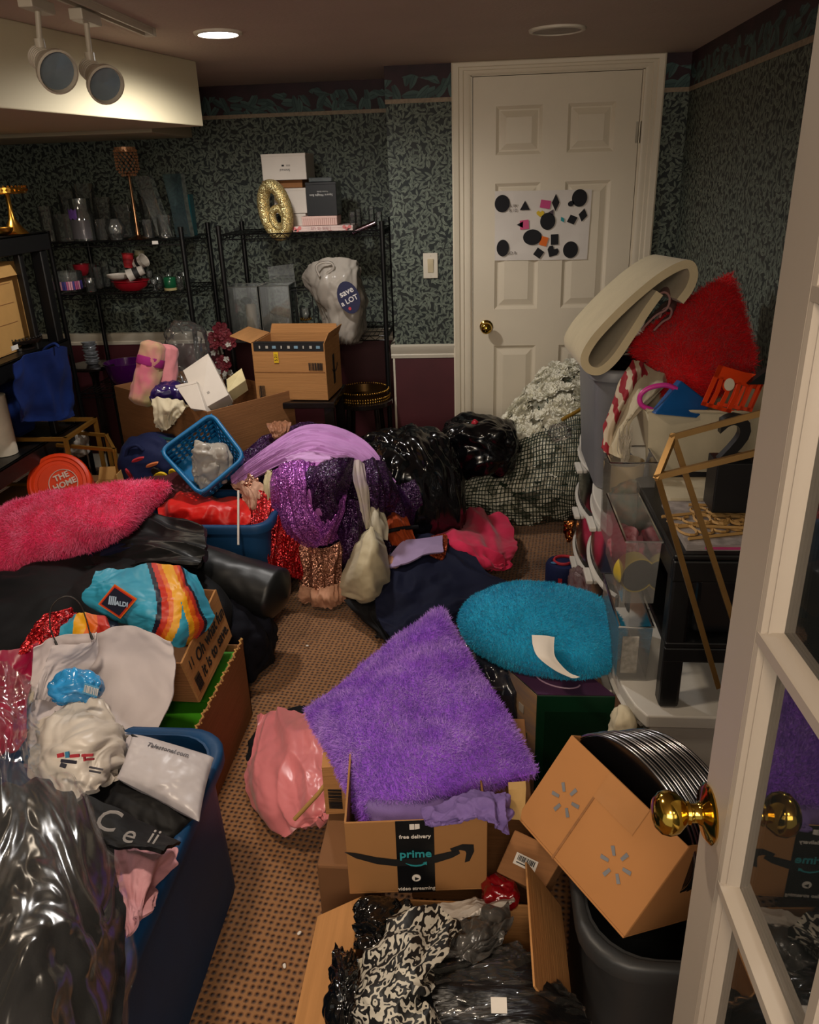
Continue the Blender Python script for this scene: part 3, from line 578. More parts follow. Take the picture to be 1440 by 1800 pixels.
g = G(); g.box((bx(334, 4.33), 4.3, zt), (bx(345, 4.33), 4.36, zt+.2)); solo('teal_bag', 'thin dark teal sleeve at the very end of the upper glassware shelf', 'sleeve', g, M('teal_plastic', '#12474c', .3))
# second shelf of the left rack
z2 = ZA2+.003
b2 = lambda px, y: at(px, 505, y=y)[0]
c = (b2(122, 4.2), 4.2, z2); o = thing('patterned_glass_bowl', 'clear glass bowl with a pink and purple striped band on the lower shelf', 'bowl', c)
g = G(); g.lathe([(0, 0), (.06, 0), (.075, .03), (.075, .1), (.072, .1), (.072, .03), (0, .004)], c, 32); mk('bowl_body', g, gl, o, smooth=40)
pk = [M('band_pink', '#b55a86', .5), M('band_violet', '#4a3f8c', .5), M('band_rose', '#d99ab0', .5)]; g = G()
for k in range(22):
    t = -math.pi*.98+k*math.pi*.98/22; g.grid(np.array([[(c[0]+.0765*math.cos(q), c[1]+.0765*math.sin(q), z2+z) for z in (.012, .055)] for q in (t, t+.11)]), mi=(k*7//3) % 3)
mk('striped_band', g, pk, o)
c = (b2(150, 4.38), 4.38, z2+.06); o = thing('red_bowl', 'red bowl on a clear glass at the back of the lower glassware shelf', 'bowl', (c[0], c[1], z2)); g = G(); g.lathe(bowl(.045, .06), c, 24); mk('bowl', g, M('red_glaze', '#9c1f2c', .25, coat=.3), o, smooth=40); g = G(); g.lathe(cyl(.03, .06), (c[0], c[1], z2), 20); mk('glass_base', g, gl, o, smooth=40)
rs = random.Random(5); small = [(88, 4.14, .03, .09), (160, 4.15, .026, .07), (176, 4.3, .026, .11), (190, 4.38, .026, .13), (168, 4.4, .028, .12), (205, 4.36, .024, .1), (272, 4.14, .022, .055), (280, 4.24, .022, .06), (300, 4.32, .022, .07), (318, 4.16, .024, .065), (326, 4.28, .024, .075), (266, 4.34, .024, .08), (134, 4.40, .032, .12)]
for px, y, r, h in small: ware('drinking_glass', 'small clear drinking glass among the others on the lower glassware shelf', 'glass', goblet(r, h) if rs.random() < .45 else cyl(r, h, .002), (b2(px, y), y, z2), gl, 'clear glasses on the lower glassware shelf', n=20)
c = (b2(231, 4.18), 4.18, z2); RD = M('red_ceramic', '#8f1420', .25, coat=.4)
ware('red_dish', 'wide oval red baking dish under the cups on the lower glassware shelf', 'dish', [(0, 0), (.06, 0), (.085, .02), (.092, .045), (.1, .048), (.1, .052), (.088, .05), (.08, .024), (0, .006)], c, RD, sx=1, sy=.8)
ware('white_bowl', 'shallow white bowl with a red underside in the red dish', 'bowl', bowl(.06, .03), (b2(212, 4.17), 4.17, z2+.054), M('white_glaze', '#c8bfb2', .3))
def cup(label, px, py, y, r0, r1, h, ax, m1, m2, nm='paper_cup'):
    p = at(px, py, y=y); ax = nrm(ax); o = thing(nm, label, 'cup', p); g = G(); g.lathe([(0, 0), (r0, 0), (r1, h), (r1+.002, h), (r1-.002, h-.003), (r0-.002, .004), (0, .003)], p, 24, ax=ax); mk('cup_body', g, m1, o, smooth=40)
    g = G(); f = lambda z: r0+(r1-r0)*z/h+.0008; g.lathe([(f(.3*h), .3*h), (f(.62*h), .62*h)], p, 24, ax=ax); mk('band', g, m2, o, smooth=40); return o
wg = M('white_glaze', '#c8bfb2', .3); cup('red paper cup standing at the back of the red dish', 226, 470, 4.24, .022, .03, .07, (.1, 0, 1), M('red_paper', '#a8242a', .5), M('red_paper2', '#8c1c22', .5))
cup('dark ribbed cup lying across the red dish, white inside', 252, 474, 4.16, .022, .032, .085, (-.85, -.25, -.3), wg, M('dark_sleeve', '#26221f', .6)); cup('white cup with a thin dark stripe lying on top of the cup heap', 240, 466, 4.26, .03, .034, .06, (.8, -.2, .4), wg, M('dark_stripe', '#1c1a1a', .5)); cup('cream cup with green tint upside down behind the white cup', 246, 458, 4.33, .03, .024, .05, (.1, 0, 1), M('cream_cup', '#a8a284', .4), M('green_cup', '#6f7a4a', .4))
c = (b2(300, 4.15), 4.15, z2); o = thing('candle_jar', 'dark green glass candle jar on the lower glassware shelf', 'candle', c); g = G(); g.lathe([(0, .012), (.03, .012), (.034, .02), (.034, .06), (.03, .066), (.027, .066), (0, .06)], c, 28); mk('jar', g, M('green_glass', '#145232', .15, coat=.5), o, smooth=40); g = G(); g.lathe([(0, 0), (.034, 0), (.034, .012), (0, .012)], c, 28); mk('jar_foot', g, M('wax_foot', '#b0a070', .4), o, smooth=40)
# lower shelf of the left rack: bowl, silver stack
c = (at(222, 648, y=4.05)[0], 4.22, ZA3+.003)
p = at(222, 650, y=4.2); g = G(); 
prof = [(0, 0), (.05, 0), (.075, .02), (.1, .07), (.118, .14), (.112, .14), (.095, .07), (.07, .024), (0, .006)]; ware('purple_bowl', 'large translucent purple ribbed bowl on the dark lower shelf', 'bowl', prof, (p[0], 4.2, ZA3+.003), M('purple_plastic', '#4d1058', .15, trans=.3, coat=.4))
zt_ = .72; q_ = at(163, 640, z=zt_); o = thing('round_pedestal_stand', 'round black pedestal stand holding a stack of silver cups', 'stand', (q_[0], q_[1], 0))
g = G(); g.lathe([(0, zt_), (.12, zt_), (.125, zt_-.008), (.12, zt_-.02), (.03, zt_-.04), (.02, zt_-.08), (.02, .08), (.03, .03), (.11, .012), (.11, 0), (0, 0)], (q_[0], q_[1], 0), 32); mk('pedestal', g, M('black_lacquer', '#1a1310', .25, coat=.3), o, smooth=40)
sv = M('silver_foil', '#d5d8dc', .28, metal=.7, var=.2, vs=60)
for k in range(7):
    a = (.1*math.sin(k), .1*math.cos(k*2), 1); g = G(); g.lathe([(0, 0), (.028, 0), (.036, .012), (.04, .015), (.036, .017), (.026, .004), (0, .003)], (q_[0]-.0+.004*math.sin(k*3), q_[1], zt_+.001+k*.0175), 20, ax=a); solo('silver_dish', 'small silver fluted dish in the tilted stack on the black pedestal', 'dish', g, sv, 'silver dishes stacked on the pedestal', smooth=30)

# top shelf of the middle rack
z3 = ZB1+.003
WB = M('white_box', '#c9bfb3', .6, var=.03)
def pbox(name, label, x0p, x1p, ytp, y, z0, dep, mat, ybp=None, cat='box', rot=0, ex_=None):
    a = at(x0p, (ytp+(ybp or ytp))/2, y=y); b = at(x1p, (ytp+(ybp or ytp))/2, y=y); z1 = at((x0p+x1p)/2, ytp, y=y)[2]
    if z0 is None: z0 = at((x0p+x1p)/2, ybp, y=y)[2]
    L = b[0]-a[0]; fr = frame((a[0], y, z0), (math.cos(rot), math.sin(rot), 0), (-math.sin(rot), math.cos(rot), 0), (0, 0, 1)); h = z1-z0
    o = thing(name, label, cat, (a[0]+L/2, y+dep/2, z0)); g = G(); g.box((0, 0, 0), (L, dep, h*.99), fr); mk('box_body', g, mat, o, bevel=.002)
    g = G(); g.box((-.001, -.001, h-.012), (L+.001, dep+.001, h), fr); mk('lid', g, mat, o, bevel=.0015); return o, fr, L, h
zb_ = at(500, 397, y=4.2)[2]
pbox('white_gift_box', 'lowest white box of the stack behind the gold glitter number', 500, 537, 376, 4.2, z3, .2, WB)
z_ = at(500, 376, y=4.2)[2]+.001; pbox('white_gift_box', 'middle white box of the stack behind the gold glitter number', 480, 537, 331, 4.2, z_, .2, WB)
z_ = at(500, 331, y=4.2)[2]+.001; pbox('brown_box', 'flat brown box under the topmost white box on the rack', 461, 531, 317, 4.21, z_, .2, CARD2())
z_ = at(497, 317, y=4.2)[2]+.001; o, fr, L, h = pbox('white_shipping_box', 'topmost white box of the stack on the middle rack, small print on its front', 458, 536, 270, 4.17, z_, .22, WB)
text('Smmuul', .016, fr((L*.52, 0, h*.38)), (-1, 0, 0), (0, 0, -1), INK(), o); plate_on('printed_mark', rect(.012, .008), fr((L*.48, 0, h*.55)), (1, 0, 0), (0, 0, 1), INK(), o); plate_on('printed_mark', rect(.02, .008), fr((L*.6, 0, h*.55)), (1, 0, 0), (0, 0, 1), M('grey_print', '#a59c92', .6), o)
PKB = M('pink_white_box', '#c9a79c', .6, var=.02)
y_ = 4.1; o, fr, L, h = pbox('floral_gift_box', 'long flat pink box with flowers printed at both ends on the rack front', 514, 620, 397, y_, z3, .16, M('blush_box', '#cbb3ab', .55))
text('This is us', .028, fr((L*.48, 0, h*.5)), (-1, 0, 0), (0, 0, -1), M('rose_ink', '#a0716e', .6), o)
for k, (fx, fz) in enumerate(((.03, .6), (.08, .35), (.12, .7), (.9, .4), (.95, .7), (.86, .7))): plate_on('printed_flower', ell(.009, .009, n=7), fr((L*fx, 0, h*fz)), (1, 0, 0), (0, 0, 1), M('pink_flower', '#c96f6c', .6), o)
for k, fx in enumerate((.05, .93)): plate_on('printed_leaf', [(-.01, 0), (0, -.004), (.01, 0), (0, .004)], fr((L*fx, 0, h*.3)), (1, .0, .3), (0, 0, 1), M('dark_leaf', '#2a2f2c', .6), o)
z_ = at(560, 397, y=y_)[2]+.001; o, fr, L, h = pbox('striped_gift_box', 'small pink box with fine vertical stripes under the black box', 530, 592, 380, 4.12, z_, .13, PKB)
for k in range(16): plate_on('stripe', rect(.0025, h*.7), fr((L*(.06+k*.058), 0, h*.42)), (1, 0, 0), (0, 0, 1), M('stripe_pink', '#ad8278', .6), o)
z_ = at(560, 380, y=4.12)[2]+.001; BK = M('black_gloss_box', '#0e0f12', .25, coat=.3)
o, fr, L, h = pbox('black_gift_box', 'black glossy box with upside-down white print on the middle rack', 536, 590, 320, 4.13, z_, .15, BK); wi = M('white_ink', '#b9b6b0', .6)
text('Square Weight Box', .0145, fr((L*.5, 0, h*.62)), (-1, 0, 0), (0, 0, -1), wi, o); text('Premium Quality', .008, fr((L*.55, 0, h*.72)), (-1, 0, 0), (0, 0, -1), wi, o)
g = G(); p = fr((L*.1, .02, h+.001)); g.box((0, 0, 0), (L*.75, .1, .02), frame(p, (1, .05, 0), (-.05, 1, 0), (0, 0, 1))); solo('clear_lid_box', 'flat clear plastic case lying on top of the black box', 'case', g, film('case_film', '#cfd4d4', .3, '#8c9496', .15), bevel=.003)
# glitter number
GLIT = sequin('gold_glitter', '#e2c987', '#8a6c34', 420, .4, .6); cN = at(484, 370, y=4.1); o = thing('glitter_number', 'gold glitter number nine standing on the middle rack', 'number', (cN[0], 4.1, z3))
U = nrm((.85, -.35, 0)); Vv = np.array([-.12, 0, 1.]); t = np.linspace(0, 2*math.pi, 49)[:-1]; g = G()
g.tube([cN+U*.066*math.cos(a)+Vv*.112*math.sin(a)*(1) for a in t], .031, 12, closed=True); mk('outer_ring', g, GLIT, o, smooth=60)
t = np.linspace(-.4, 5.4, 44); g = G(); g.tube([cN+np.array([.014, -.012, -.042])+U*(.046-.004*a)*math.cos(a)+Vv*(.058-.005*a)*math.sin(a) for a in t], .019, 10); mk('inner_curl', g, GLIT, o, smooth=60)
g = G(); g.tube([cN+np.array([.01, .015, -.02])+U*.05*math.cos(a)+Vv*.09*math.sin(a) for a in np.linspace(-1.3, 1.2, 12)], .022, 10); mk('back_curve', g, GLIT, o, smooth=60)
for k, (px, y, h, tl) in enumerate(((622, 4.12, .085, 0), (668, 4.14, .08, 0), (655, 4.3, .1, 0), (632, 4.3, .09, 0))): x = bx(px, y); ware('glass_votive', 'small clear glass votive holder at the right end of the rack top', 'glass', cyl(.016, h, .002), (x, y, z3), gl, 'glass votives on the rack top', n=18)
a = at(620, 409, y=4.12); b = at(660, 392, y=4.12); g = G(); g.tube([a, b], .014, 14); solo('foil_roll', 'shiny patterned foil tube leaning at the right end of the rack top', 'tube', g, M('pink_foil', '#8a7478', .12, metal=1, var=.4, vs=150), smooth=50)
# middle rack, second shelf: glass tanks, lantern, plastic bag
z4 = ZB2+.003; y4 = 4.1
def tank(label, x0p, x1p, ytp, dep, y=y4):
    a = at(x0p, 560, y=y)[0]; b = at(x1p, 560, y=y)[0]; z1 = at(x0p, ytp, y=y)[2]; o = thing('glass_tank', label, 'tank', ((a+b)/2, y+dep/2, z4))
    for q0, q1 in (((a, y, z4), (b, y+.003, z1)), ((a, y+dep-.003, z4), (b, y+dep, z1)), ((a, y, z4), (a+.003, y+dep, z1)), ((b-.003, y, z4), (b, y+dep, z1)), ((a, y, z4), (b, y+dep, z4+.003))): g = G(); g.box(q0, q1); mk('glass_pane', g, gl, o)
    g = G(); sil = M('lead_edge', '#7e7f78', .3, metal=.6)
    for x in (a, b):
        for yy in (y, y+dep): g.tube([(x, yy, z4), (x, yy, z1)], .0022, 5)
    for yy in (y, y+dep): g.tube([(a, yy, z1), (b, yy, z1)], .0022, 5)
    for x in (a, b): g.tube([(x, y, z1), (x, y+dep, z1)], .0022, 5)
    mk('edge_trim', g, sil, o); return a, b, z1
a, b, z1 = tank('left clear glass tank holding a white pillar candle on the middle rack', 404, 457, 505, .15)
def petals(label, x, y, n, r, mat): 
    g = G(); rs = np.random.RandomState(int(x*100) % 97)
    for k in range(n):
        p = np.array((x+rs.normal()*r, y+rs.normal()*r*.7, z4+.006+rs.rand()*.025)); v = nrm(rs.normal(size=3)); u = nrm(np.cross(v, (0, 0, 1))); w = np.cross(u, v)
        g.add([p-u*.009, p-w*.006+v*.003, p+u*.009, p+w*.006+v*.003], [(0, 1, 2, 3)])
    solo('petal_heap', label, 'petals', g, mat, kind='stuff')
petals('heap of cream artificial petals around the white candle in the left tank', (a+b)/2, y4+.07, 90, .025, M('cream_petal', '#b3a68c', .6)); 
g = G(); g.lathe([(0, 0), (.028, 0), (.028, .14), (.02, .15), (0, .148)], ((a+b)/2+.015, y4+.08, z4+.004), 28); solo('pillar_candle', 'white pillar candle standing in the left glass tank', 'candle', g, M('wax_white', '#c2b9a6', .5), smooth=40)
g = lump(((a+b)/2-.005, y4+.08, z4+.17), (.03, .025, .016), 0, 1, .006, 40, 3, n=24); solo('moss_tuft', 'dark green moss tuft on top of the white candle', 'moss', g, M('moss', '#1f3218', .9))
a, b, z1 = tank('right clear glass tank with yellow petals at the bottom on the middle rack', 461, 512, 503, .15)
petals('heap of pale yellow artificial petals in the right glass tank', (a+b)/2+.02, y4+.06, 80, .02, M('yellow_petal', '#b5a36e', .6))
x = at(500, 470, y=4.3)[0]; g = G(); fr = frame((x, 4.32, z4), (1, 0, .1), (0, 1, 0), (-.05, 0, 1)); g.box((-.08, 0, 0), (.06, .004, .33), fr); solo('acrylic_sheet', 'upright clear acrylic sheet behind the glass tanks', 'sheet', g, gl)
a = at(515, 560, y=4.12)[0]; b = at(552, 560, y=4.12)[0]; z1 = at(530, 510, y=4.12)[2]; o = thing('metal_lantern', 'small black metal frame lantern beside the plastic bag', 'lantern', ((a+b)/2, 4.18, z4)); g = G()
for x in (a, b):
    for yy in (4.12, 4.24): g.tube([(x, yy, z4), (x, yy, z1)], .003, 5)
for zz_ in (z4+.003, z1):
    for yy in (4.12, 4.24): g.tube([(a, yy, zz_), (b, yy, zz_)], .003, 5)
    for x in (a, b): g.tube([(x, 4.12, zz_), (x, 4.24, zz_)], .003, 5)
mk('lantern_frame', g, BLACKM(), o); cg = ((a+b)/2, 4.18, z4+.005)
g = G(); g.lathe(goblet(.03, .12), cg, 24); mk('glass_cup', g, gl, o, smooth=40); g = G()
for k in range(24): t = k*math.pi/12; g.lathe([(0, -.005), (.005, 0), (0, .005)], (cg[0]+.027*math.cos(t), cg[1]+.027*math.sin(t), cg[2]+.062+.004*(k % 2)), 6)
mk('gold_bead_ring', g, GOLD(), o)
# the supermarket bag
SB = film('grocery_bag', '#ffffff', .86, '#c9c0b4', .25, 1.4); yb = 4.0
ctrl = [[(540, 470, yb+.1), (565, 455, yb), (600, 452, yb-.02), (628, 458, yb), (632, 470, yb+.12)], [(528, 490, yb+.12), (560, 492, yb-.05), (590, 485, yb-.09), (625, 485, yb-.06), (640, 500, yb+.12)], [(545, 515, yb+.12), (562, 525, yb-.04), (595, 520, yb-.1), (630, 520, yb-.07), (645, 520, yb+.12)], [(560, 545, yb+.12), (575, 550, yb-.03), (605, 555, yb-.09), (632, 550, yb-.06), (645, 555, yb+.12)], [(575, 590, yb+.12), (585, 592, yb-.02), (605, 597, yb-.07), (628, 597, yb-.05), (642, 585, yb+.12)], [(578, 602, yb+.14), (590, 606, yb+.05), (605, 607, yb+.03), (625, 607, yb+.04), (640, 600, yb+.14)]]
o = thing('grocery_bag', 'full white plastic grocery bag with navy oval logo reading save a lot', 'bag', at(600, 600, y=yb)); g = drape(ctrl, 70, 60, (.012, 3, 5), .004, 4, 'crease', .003); mk('bag_body', g, SB, o, smooth=80)
g = lump(at(600, 530, y=yb+.1), (.09, .07, .15), 0, .8, .01, 14, 2, n=30); mk('bag_back', g, SB, o, smooth=80)
oc = at(613, 523, y=yb-.13); Ub = nrm((.95, 0, .3)); Vb = nrm((-.28, .05, 1)); n_ = plate_on('logo_oval', ell(.053, .077), oc, Ub, Vb, M('navy_print', '#12163c', .45), o, label='navy oval logo print')
text('save', .042, oc+Vb*.028-Ub*.002+np.array((0, -.002, 0)), nrm((.9, 0, .42)), Vb, M('white_print', '#cfcac6', .5), o, bold=.0006); text('a LOT', .034, oc-Vb*.014+np.array((0, -.002, 0)), nrm((.9, 0, .42)), Vb, M('white_print', '#cfcac6', .5), o, bold=.0006); plate_on('red_dot', ell(.007, .008), oc-Vb*.05-Ub*.01+np.array((0, -.002, 0)), Ub, Vb, M('red_print', '#b0303a', .5), o)
g = G(); hp = [at(px, py, y=yb-.07) for px, py in ((562, 486), (556, 470), (566, 462), (582, 462), (586, 472), (574, 482))]; g.tube(crm(np.array(hp), 24), .006, 8); mk('handle_loop', g, SB, o, smooth=60)

# ------------------------------------------------------------------ black plastic shelf on the left
BP = BLACKP(); o = thing('plastic_shelf', 'black plastic shelf unit at the left edge, cardboard box and blue tote on it', 'shelf', (-2.2, 3.0, 0))
for z in (1.455, .985, .6, .12): g = G(); g.box((-2.5, 2.3, z-.012), (-1.9, 3.58, z)); g.box((-1.915, 2.3, z-.075), (-1.9, 3.58, z)); g.box((-2.5, 2.3, z-.075), (-2.485, 3.58, z)); g.box((-2.485, 3.565, z-.075), (-1.915, 3.58, z)); mk('shelf_board', g, BP, o, bevel=.004)
for x, y in ((-1.935, 3.53), (-2.465, 3.53), (-1.935, 2.35), (-2.465, 2.35), (-1.935, 3.36)): g = G(); w = .026 if y != 3.36 else .016; g.box((x-w, y-w, 0), (x+w, y+w, 1.38)); mk('post', g, BP, o, bevel=.006)
g = G(); a = at(28, 611, x=-1.896); g.box((-1.8995, a[1]-.03, a[2]-.008), (-1.897, a[1]+.02, a[2]+.01)); solo('shelf_tag', 'small white tag on the black plastic shelf edge above the blue tote', 'tag', g, tagm)
c = at(27, 411, z=1.457); c[2] = 1.457; o = thing('gold_cake_stand', 'gold trumpet-footed stand with a beaded top on the black plastic shelf', 'stand', c); gm = GOLD()
g = G(); g.lathe([(0, 0), (.055, 0), (.05, .006), (.03, .03), (.014, .06), (.009, .1), (.01, .15), (.013, .155), (0, .156)], c, 28); mk('stem', g, gm, o, smooth=45)
g = G(); g.lathe([(0, .156), (.075, .156), (.078, .16), (.078, .18), (.074, .18), (.074, .162), (0, .162)], c, 36)
for k in range(30): t = k*math.pi/15; g.lathe([(0, -.006), (.006, 0), (0, .006)], (c[0]+.079*math.cos(t), c[1]+.079*math.sin(t), c[2]+.17), 6); g.lathe([(0, -.005), (.005, 0), (0, .005)], (c[0]+.076*math.cos(t+.1), c[1]+.076*math.sin(t+.1), c[2]+.184), 6)
mk('beaded_top', g, gm, o)
c = at(3, 414, z=1.457); ware('gold_dish', 'low gold dish beside the gold stand at the left edge', 'dish', bowl(.05, .03), c, gm)
fr = frame((-2.42, 2.75, .987), (1, 0, 0), (0, 1, 0), (0, 0, 1)); o = carton('cardboard_box', 'tall tan cardboard box standing open inside the black plastic shelf', fr, .44, .66, .36, {'r': (.06, 150), 'f': (.1, 40)}, M('tan_card', '#b58a4e', .85, var=.05))
for z in (.12, .2, .28): plate_on('crease_line', rect(.5, .002), fr((.44, .33, z)), (0, 1, 0), (0, 0, 1), CARD2(), o)
c = at(40, 570, x=-1.97); c[2] = .987; c = (-2.0+.0, c[1]-.0, .987); o = thing('black_cake_stand', 'low round black cake stand with beaded rim on the black shelf', 'stand', c)
# lies in front of the carton, over the board edge
g = G(); g.lathe([(0, 0), (.07, 0), (.07, .01), (.03, .016), (.03, .022), (.092, .028), (.096, .034), (.096, .044), (.09, .046), (0, .046)], (-1.995, c[1], .987), 40, sx=.9)
mk('stand_body', g, M('black_lacquer', '#1a1310', .25, coat=.3), o, smooth=35); g = G()
for k in range(36): t = k*math.pi/18; g.lathe([(0, -.005), (.005, 0), (0, .006)], (-1.995+.083*math.cos(t), c[1]+.092*math.sin(t), .987+.05), 6)
mk('bead_rim', g, BP, o)
NB = cloth_mat('royal_blue', '#10265e', .7, 300)
pts = [(28, 640, 3.1), (118, 618, 3.35), (126, 728, 3.3), (50, 735, 3.1)]
fr = frame((-2.36, 2.7, .602), (1, 0, 0), (0, 1, 0), (0, 0, 1)); o = thing('blue_tote_bag', 'royal blue fabric tote bag on the lower board of the black plastic shelf', 'bag', (-2.1, 3.1, .602))
g = drape([[(18, 640, 2.95), (60, 618, 3.1), (100, 608, 3.25), (113, 612, 3.4)], [(22, 680, 2.95), (60, 670, 3.1), (100, 665, 3.25), (122, 665, 3.4)], [(30, 715, 2.97), (60, 718, 3.1), (100, 718, 3.25), (128, 712, 3.4)], [(36, 740, 3.02), (60, 742, 3.1), (100, 738, 3.25), (130, 730, 3.4)]], 40, 40, (.02, 1.5, 3), .003, 2); mk('front_panel', g, NB, o, smooth=80)
g = G(); g.box((-2.4, 2.85, .602), (-2.03, 3.4, .9)); mk('bag_sides', g, NB, o, bevel=.03); 
g = G(); hp = [at(px, py, y=3.2) for px, py in ((72, 625), (80, 612), (95, 604), (104, 610))]; g.tube(crm(np.array(hp), 16), .006, 6); mk('strap', g, NB, o)
c = at(12, 785, z=.605); c = np.array((-2.05, c[1]-.03, .602)); g = G(); g.lathe([(0, 0), (.055, 0), (.055, .25), (.05, .252), (0, .252)], at(14, 790, x=-1.98)*np.array((1, 1, 0))+np.array((-.02, 0, .602)), 28); solo('white_pillar', 'white cylindrical pillar candle at the left edge beside the blue tote', 'candle', g, M('wax_white', '#c2b9a6', .5), smooth=40)

# ------------------------------------------------------------------ cartons, basket and totes behind the heap
def pile_box(name, label, x0, x1, y0, y1, h, m, cat='box', z0=0, bevel=.006): g = G(); g.box((x0, y0, z0), (x1, y1, z0+h)); return solo(name, label, cat, g, m, bevel=bevel)
A, B, C3 = (at(p, q_, z=.72) for p, q_ in ((200, 678), (364, 724), (441, 668))); fr, L, D = rim_frame(A, B, C3, .4)
cb = carton('open_brown_carton', 'big open brown carton holding pink rolls and white boxes, left of the blue basket', fr, L, D, .32, None, CARD2())
ctr = fr(np.array([(L/2, D/2, 0)]))[0]
o = thing('black_tote', 'dark lidded tote under the open brown carton', 'bin', (ctr[0], ctr[1], 0)); g = G(); g.box((-.01, .0, .0), (L, D, .36), lambda P: fr(P)-np.array((0, 0, .4))); mk('tote_body', g, BP, o, bevel=.02); g = G(); g.box((-.015, -.01, .36), (L+.01, D+.01, .395), lambda P: fr(P)-np.array((0, 0, .4))); mk('lid', g, BP, o, bevel=.012)
def roll(label, p0, p1, r, mat, name='rolled_blanket', band=None, seed=0, cat='blanket'):
    p0, p1 = np.array(p0), np.array(p1); ax = nrm(p1-p0); L_ = np.linalg.norm(p1-p0); n = 30; zz_ = np.linspace(0, 1, n); th = np.linspace(0, 2*math.pi, 40, endpoint=False)
    u = nrm(np.cross(ax, (0, 1, .1))); v = np.cross(ax, u); P = []
    for z in zz_:
        e = min(1, (z+.02)*12, (1.02-z)*12)**.5; rr = r*e*(1+.14*noise(np.stack([np.cos(th)*2, np.sin(th)*2, th*0+z*5+seed], -1), seed)+.05*noise(np.stack([np.cos(th)*6, np.sin(th)*6, th*0+z*9], -1), seed))
        P.append(p0+ax*z*L_+rr[:, None]*(u*np.cos(th)[:, None]+v*np.sin(th)[:, None]))
    g = G(); g.grid(np.array(P), False, True); o = thing(name, label, cat, (p0+p1)/2-np.array((0, 0, L_*.5))); mk('roll', g, mat, o, smooth=80)
    if band is not None:
        q_ = p0+ax*L_*band[0]; g = G(); g.lathe([(r*1.03, 0), (r*1.06, .004), (r*1.06, band[1]), (r*1.03, band[1]+.004)], q_, 32, ax=ax); mk('band', g, band[2], o, smooth=50)
    return o
yc = 3.55
tie = cloth_mat('tiedye_pink', '#c4697a', .8, 500, .5, col2='#a9a36b'); MAG = cloth_mat('magenta_band', '#8e2468', .7, 400)
roll('rolled pink and yellow tie-dye blanket tied with a magenta band in the brown carton', at(245, 690, y=3.42)-np.array((0, 0, .06)), at(272, 600, y=3.5), .058, tie, band=(.62, .035, MAG), seed=2)
roll('rolled plain pink blanket behind the tie-dye one in the brown carton', at(288, 690, y=3.5)-np.array((0, 0, .04)), at(294, 606, y=3.58), .05, cloth_mat('soft_pink', '#c97f83', .9, 500, .5), seed=5)
o = thing('purple_packages', 'shiny purple packages under the pink rolls in the brown carton', 'package', at(300, 700, y=3.45)); g = lump(at(295, 700, y=3.45), (.09, .06, .06), .3, .7, .015, 14, 4, n=30); mk('wrap', g, M('purple_wrap', '#2a1a52', .2, coat=.4), o, smooth=60)
def wbox(label, pts, dep, m=WB, name='white_box'):   # face given by 4 px/y points (bl, br, tr, tl), pushed back by dep
    Q = [at(a, b, y=c) for a, b, c in pts]; n_ = nrm(np.cross(Q[1]-Q[0], Q[3]-Q[0])); n_ = n_ if n_@(Q[0]-C_O) > 0 else -n_; o = thing(name, label, 'box', (sum(Q)/4+n_*dep/2)-np.array((0, 0, .08)))
    g = G(); g.hexa([Q[0], Q[1], Q[1]+n_*dep, Q[0]+n_*dep, Q[3], Q[2], Q[2]+n_*dep, Q[3]+n_*dep]); mk('box_body', g, m, o, bevel=.002)
    u = nrm(Q[2]-Q[1]); e = .012; g = G(); B_ = [Q[3]-n_*.0012, Q[2]-n_*.0012, Q[2]+n_*(dep+.0012), Q[3]+n_*(dep+.0012)]; g.hexa([b-u*e for b in B_]+[b+u*.0015 for b in B_]); mk('lid', g, m, o, bevel=.001); return o, Q, n_
o, Q, n_ = wbox('upright white box with faint print leaning in the brown carton', [(352, 722, 3.3), (402, 694, 3.35), (366, 622, 3.45), (322, 652, 3.42)], .08)
plate_on('printed_mark', rect(.012, .05), Q[0]*.35+Q[1]*.3+Q[2]*.15+Q[3]*.2-n_*.001, Q[1]-Q[0], Q[3]-Q[0], M('pale_grey', '#8f8880', .6), o)
wbox('smaller white box lying in front of the upright one in the brown carton', [(335, 718, 3.28), (362, 722, 3.26), (345, 670, 3.36), (308, 678, 3.36)], .09)
wbox('cream card box at the back right of the brown carton', [(400, 690, 3.42), (432, 668, 3.5), (425, 648, 3.55), (398, 668, 3.5)], .06, M('cream_box', '#c2b387', .7))
g = drape([[(268, 702, 3.36), (290, 700, 3.35), (318, 705, 3.33), (330, 715, 3.33)], [(272, 722, 3.33), (290, 720, 3.3), (310, 716, 3.3), (324, 722, 3.3)], [(276, 745, 3.33), (288, 735, 3.3), (304, 728, 3.3), (314, 732, 3.3)], [(286, 756, 3.33), (292, 754, 3.31), (300, 748, 3.31), (304, 742, 3.31)]], 30, 30, (.014, 1.5, 4), .003, 3, wav=.008); solo('cream_cloth', 'cream cloth hanging over the front edge of the brown carton', 'cloth', g, cloth_mat('cream_cloth', '#c8bda2', .85), smooth=80)
g = lump(at(330, 625, y=3.72), (.1, .08, .16), 0, .8, .02, 12, 9, n=36); solo('clear_bag', 'clear plastic bag behind the white boxes of the brown carton', 'bag', g, film('clear_film', '#ffffff', .09, '#c9c9c4', .1, 1.4), smooth=70)

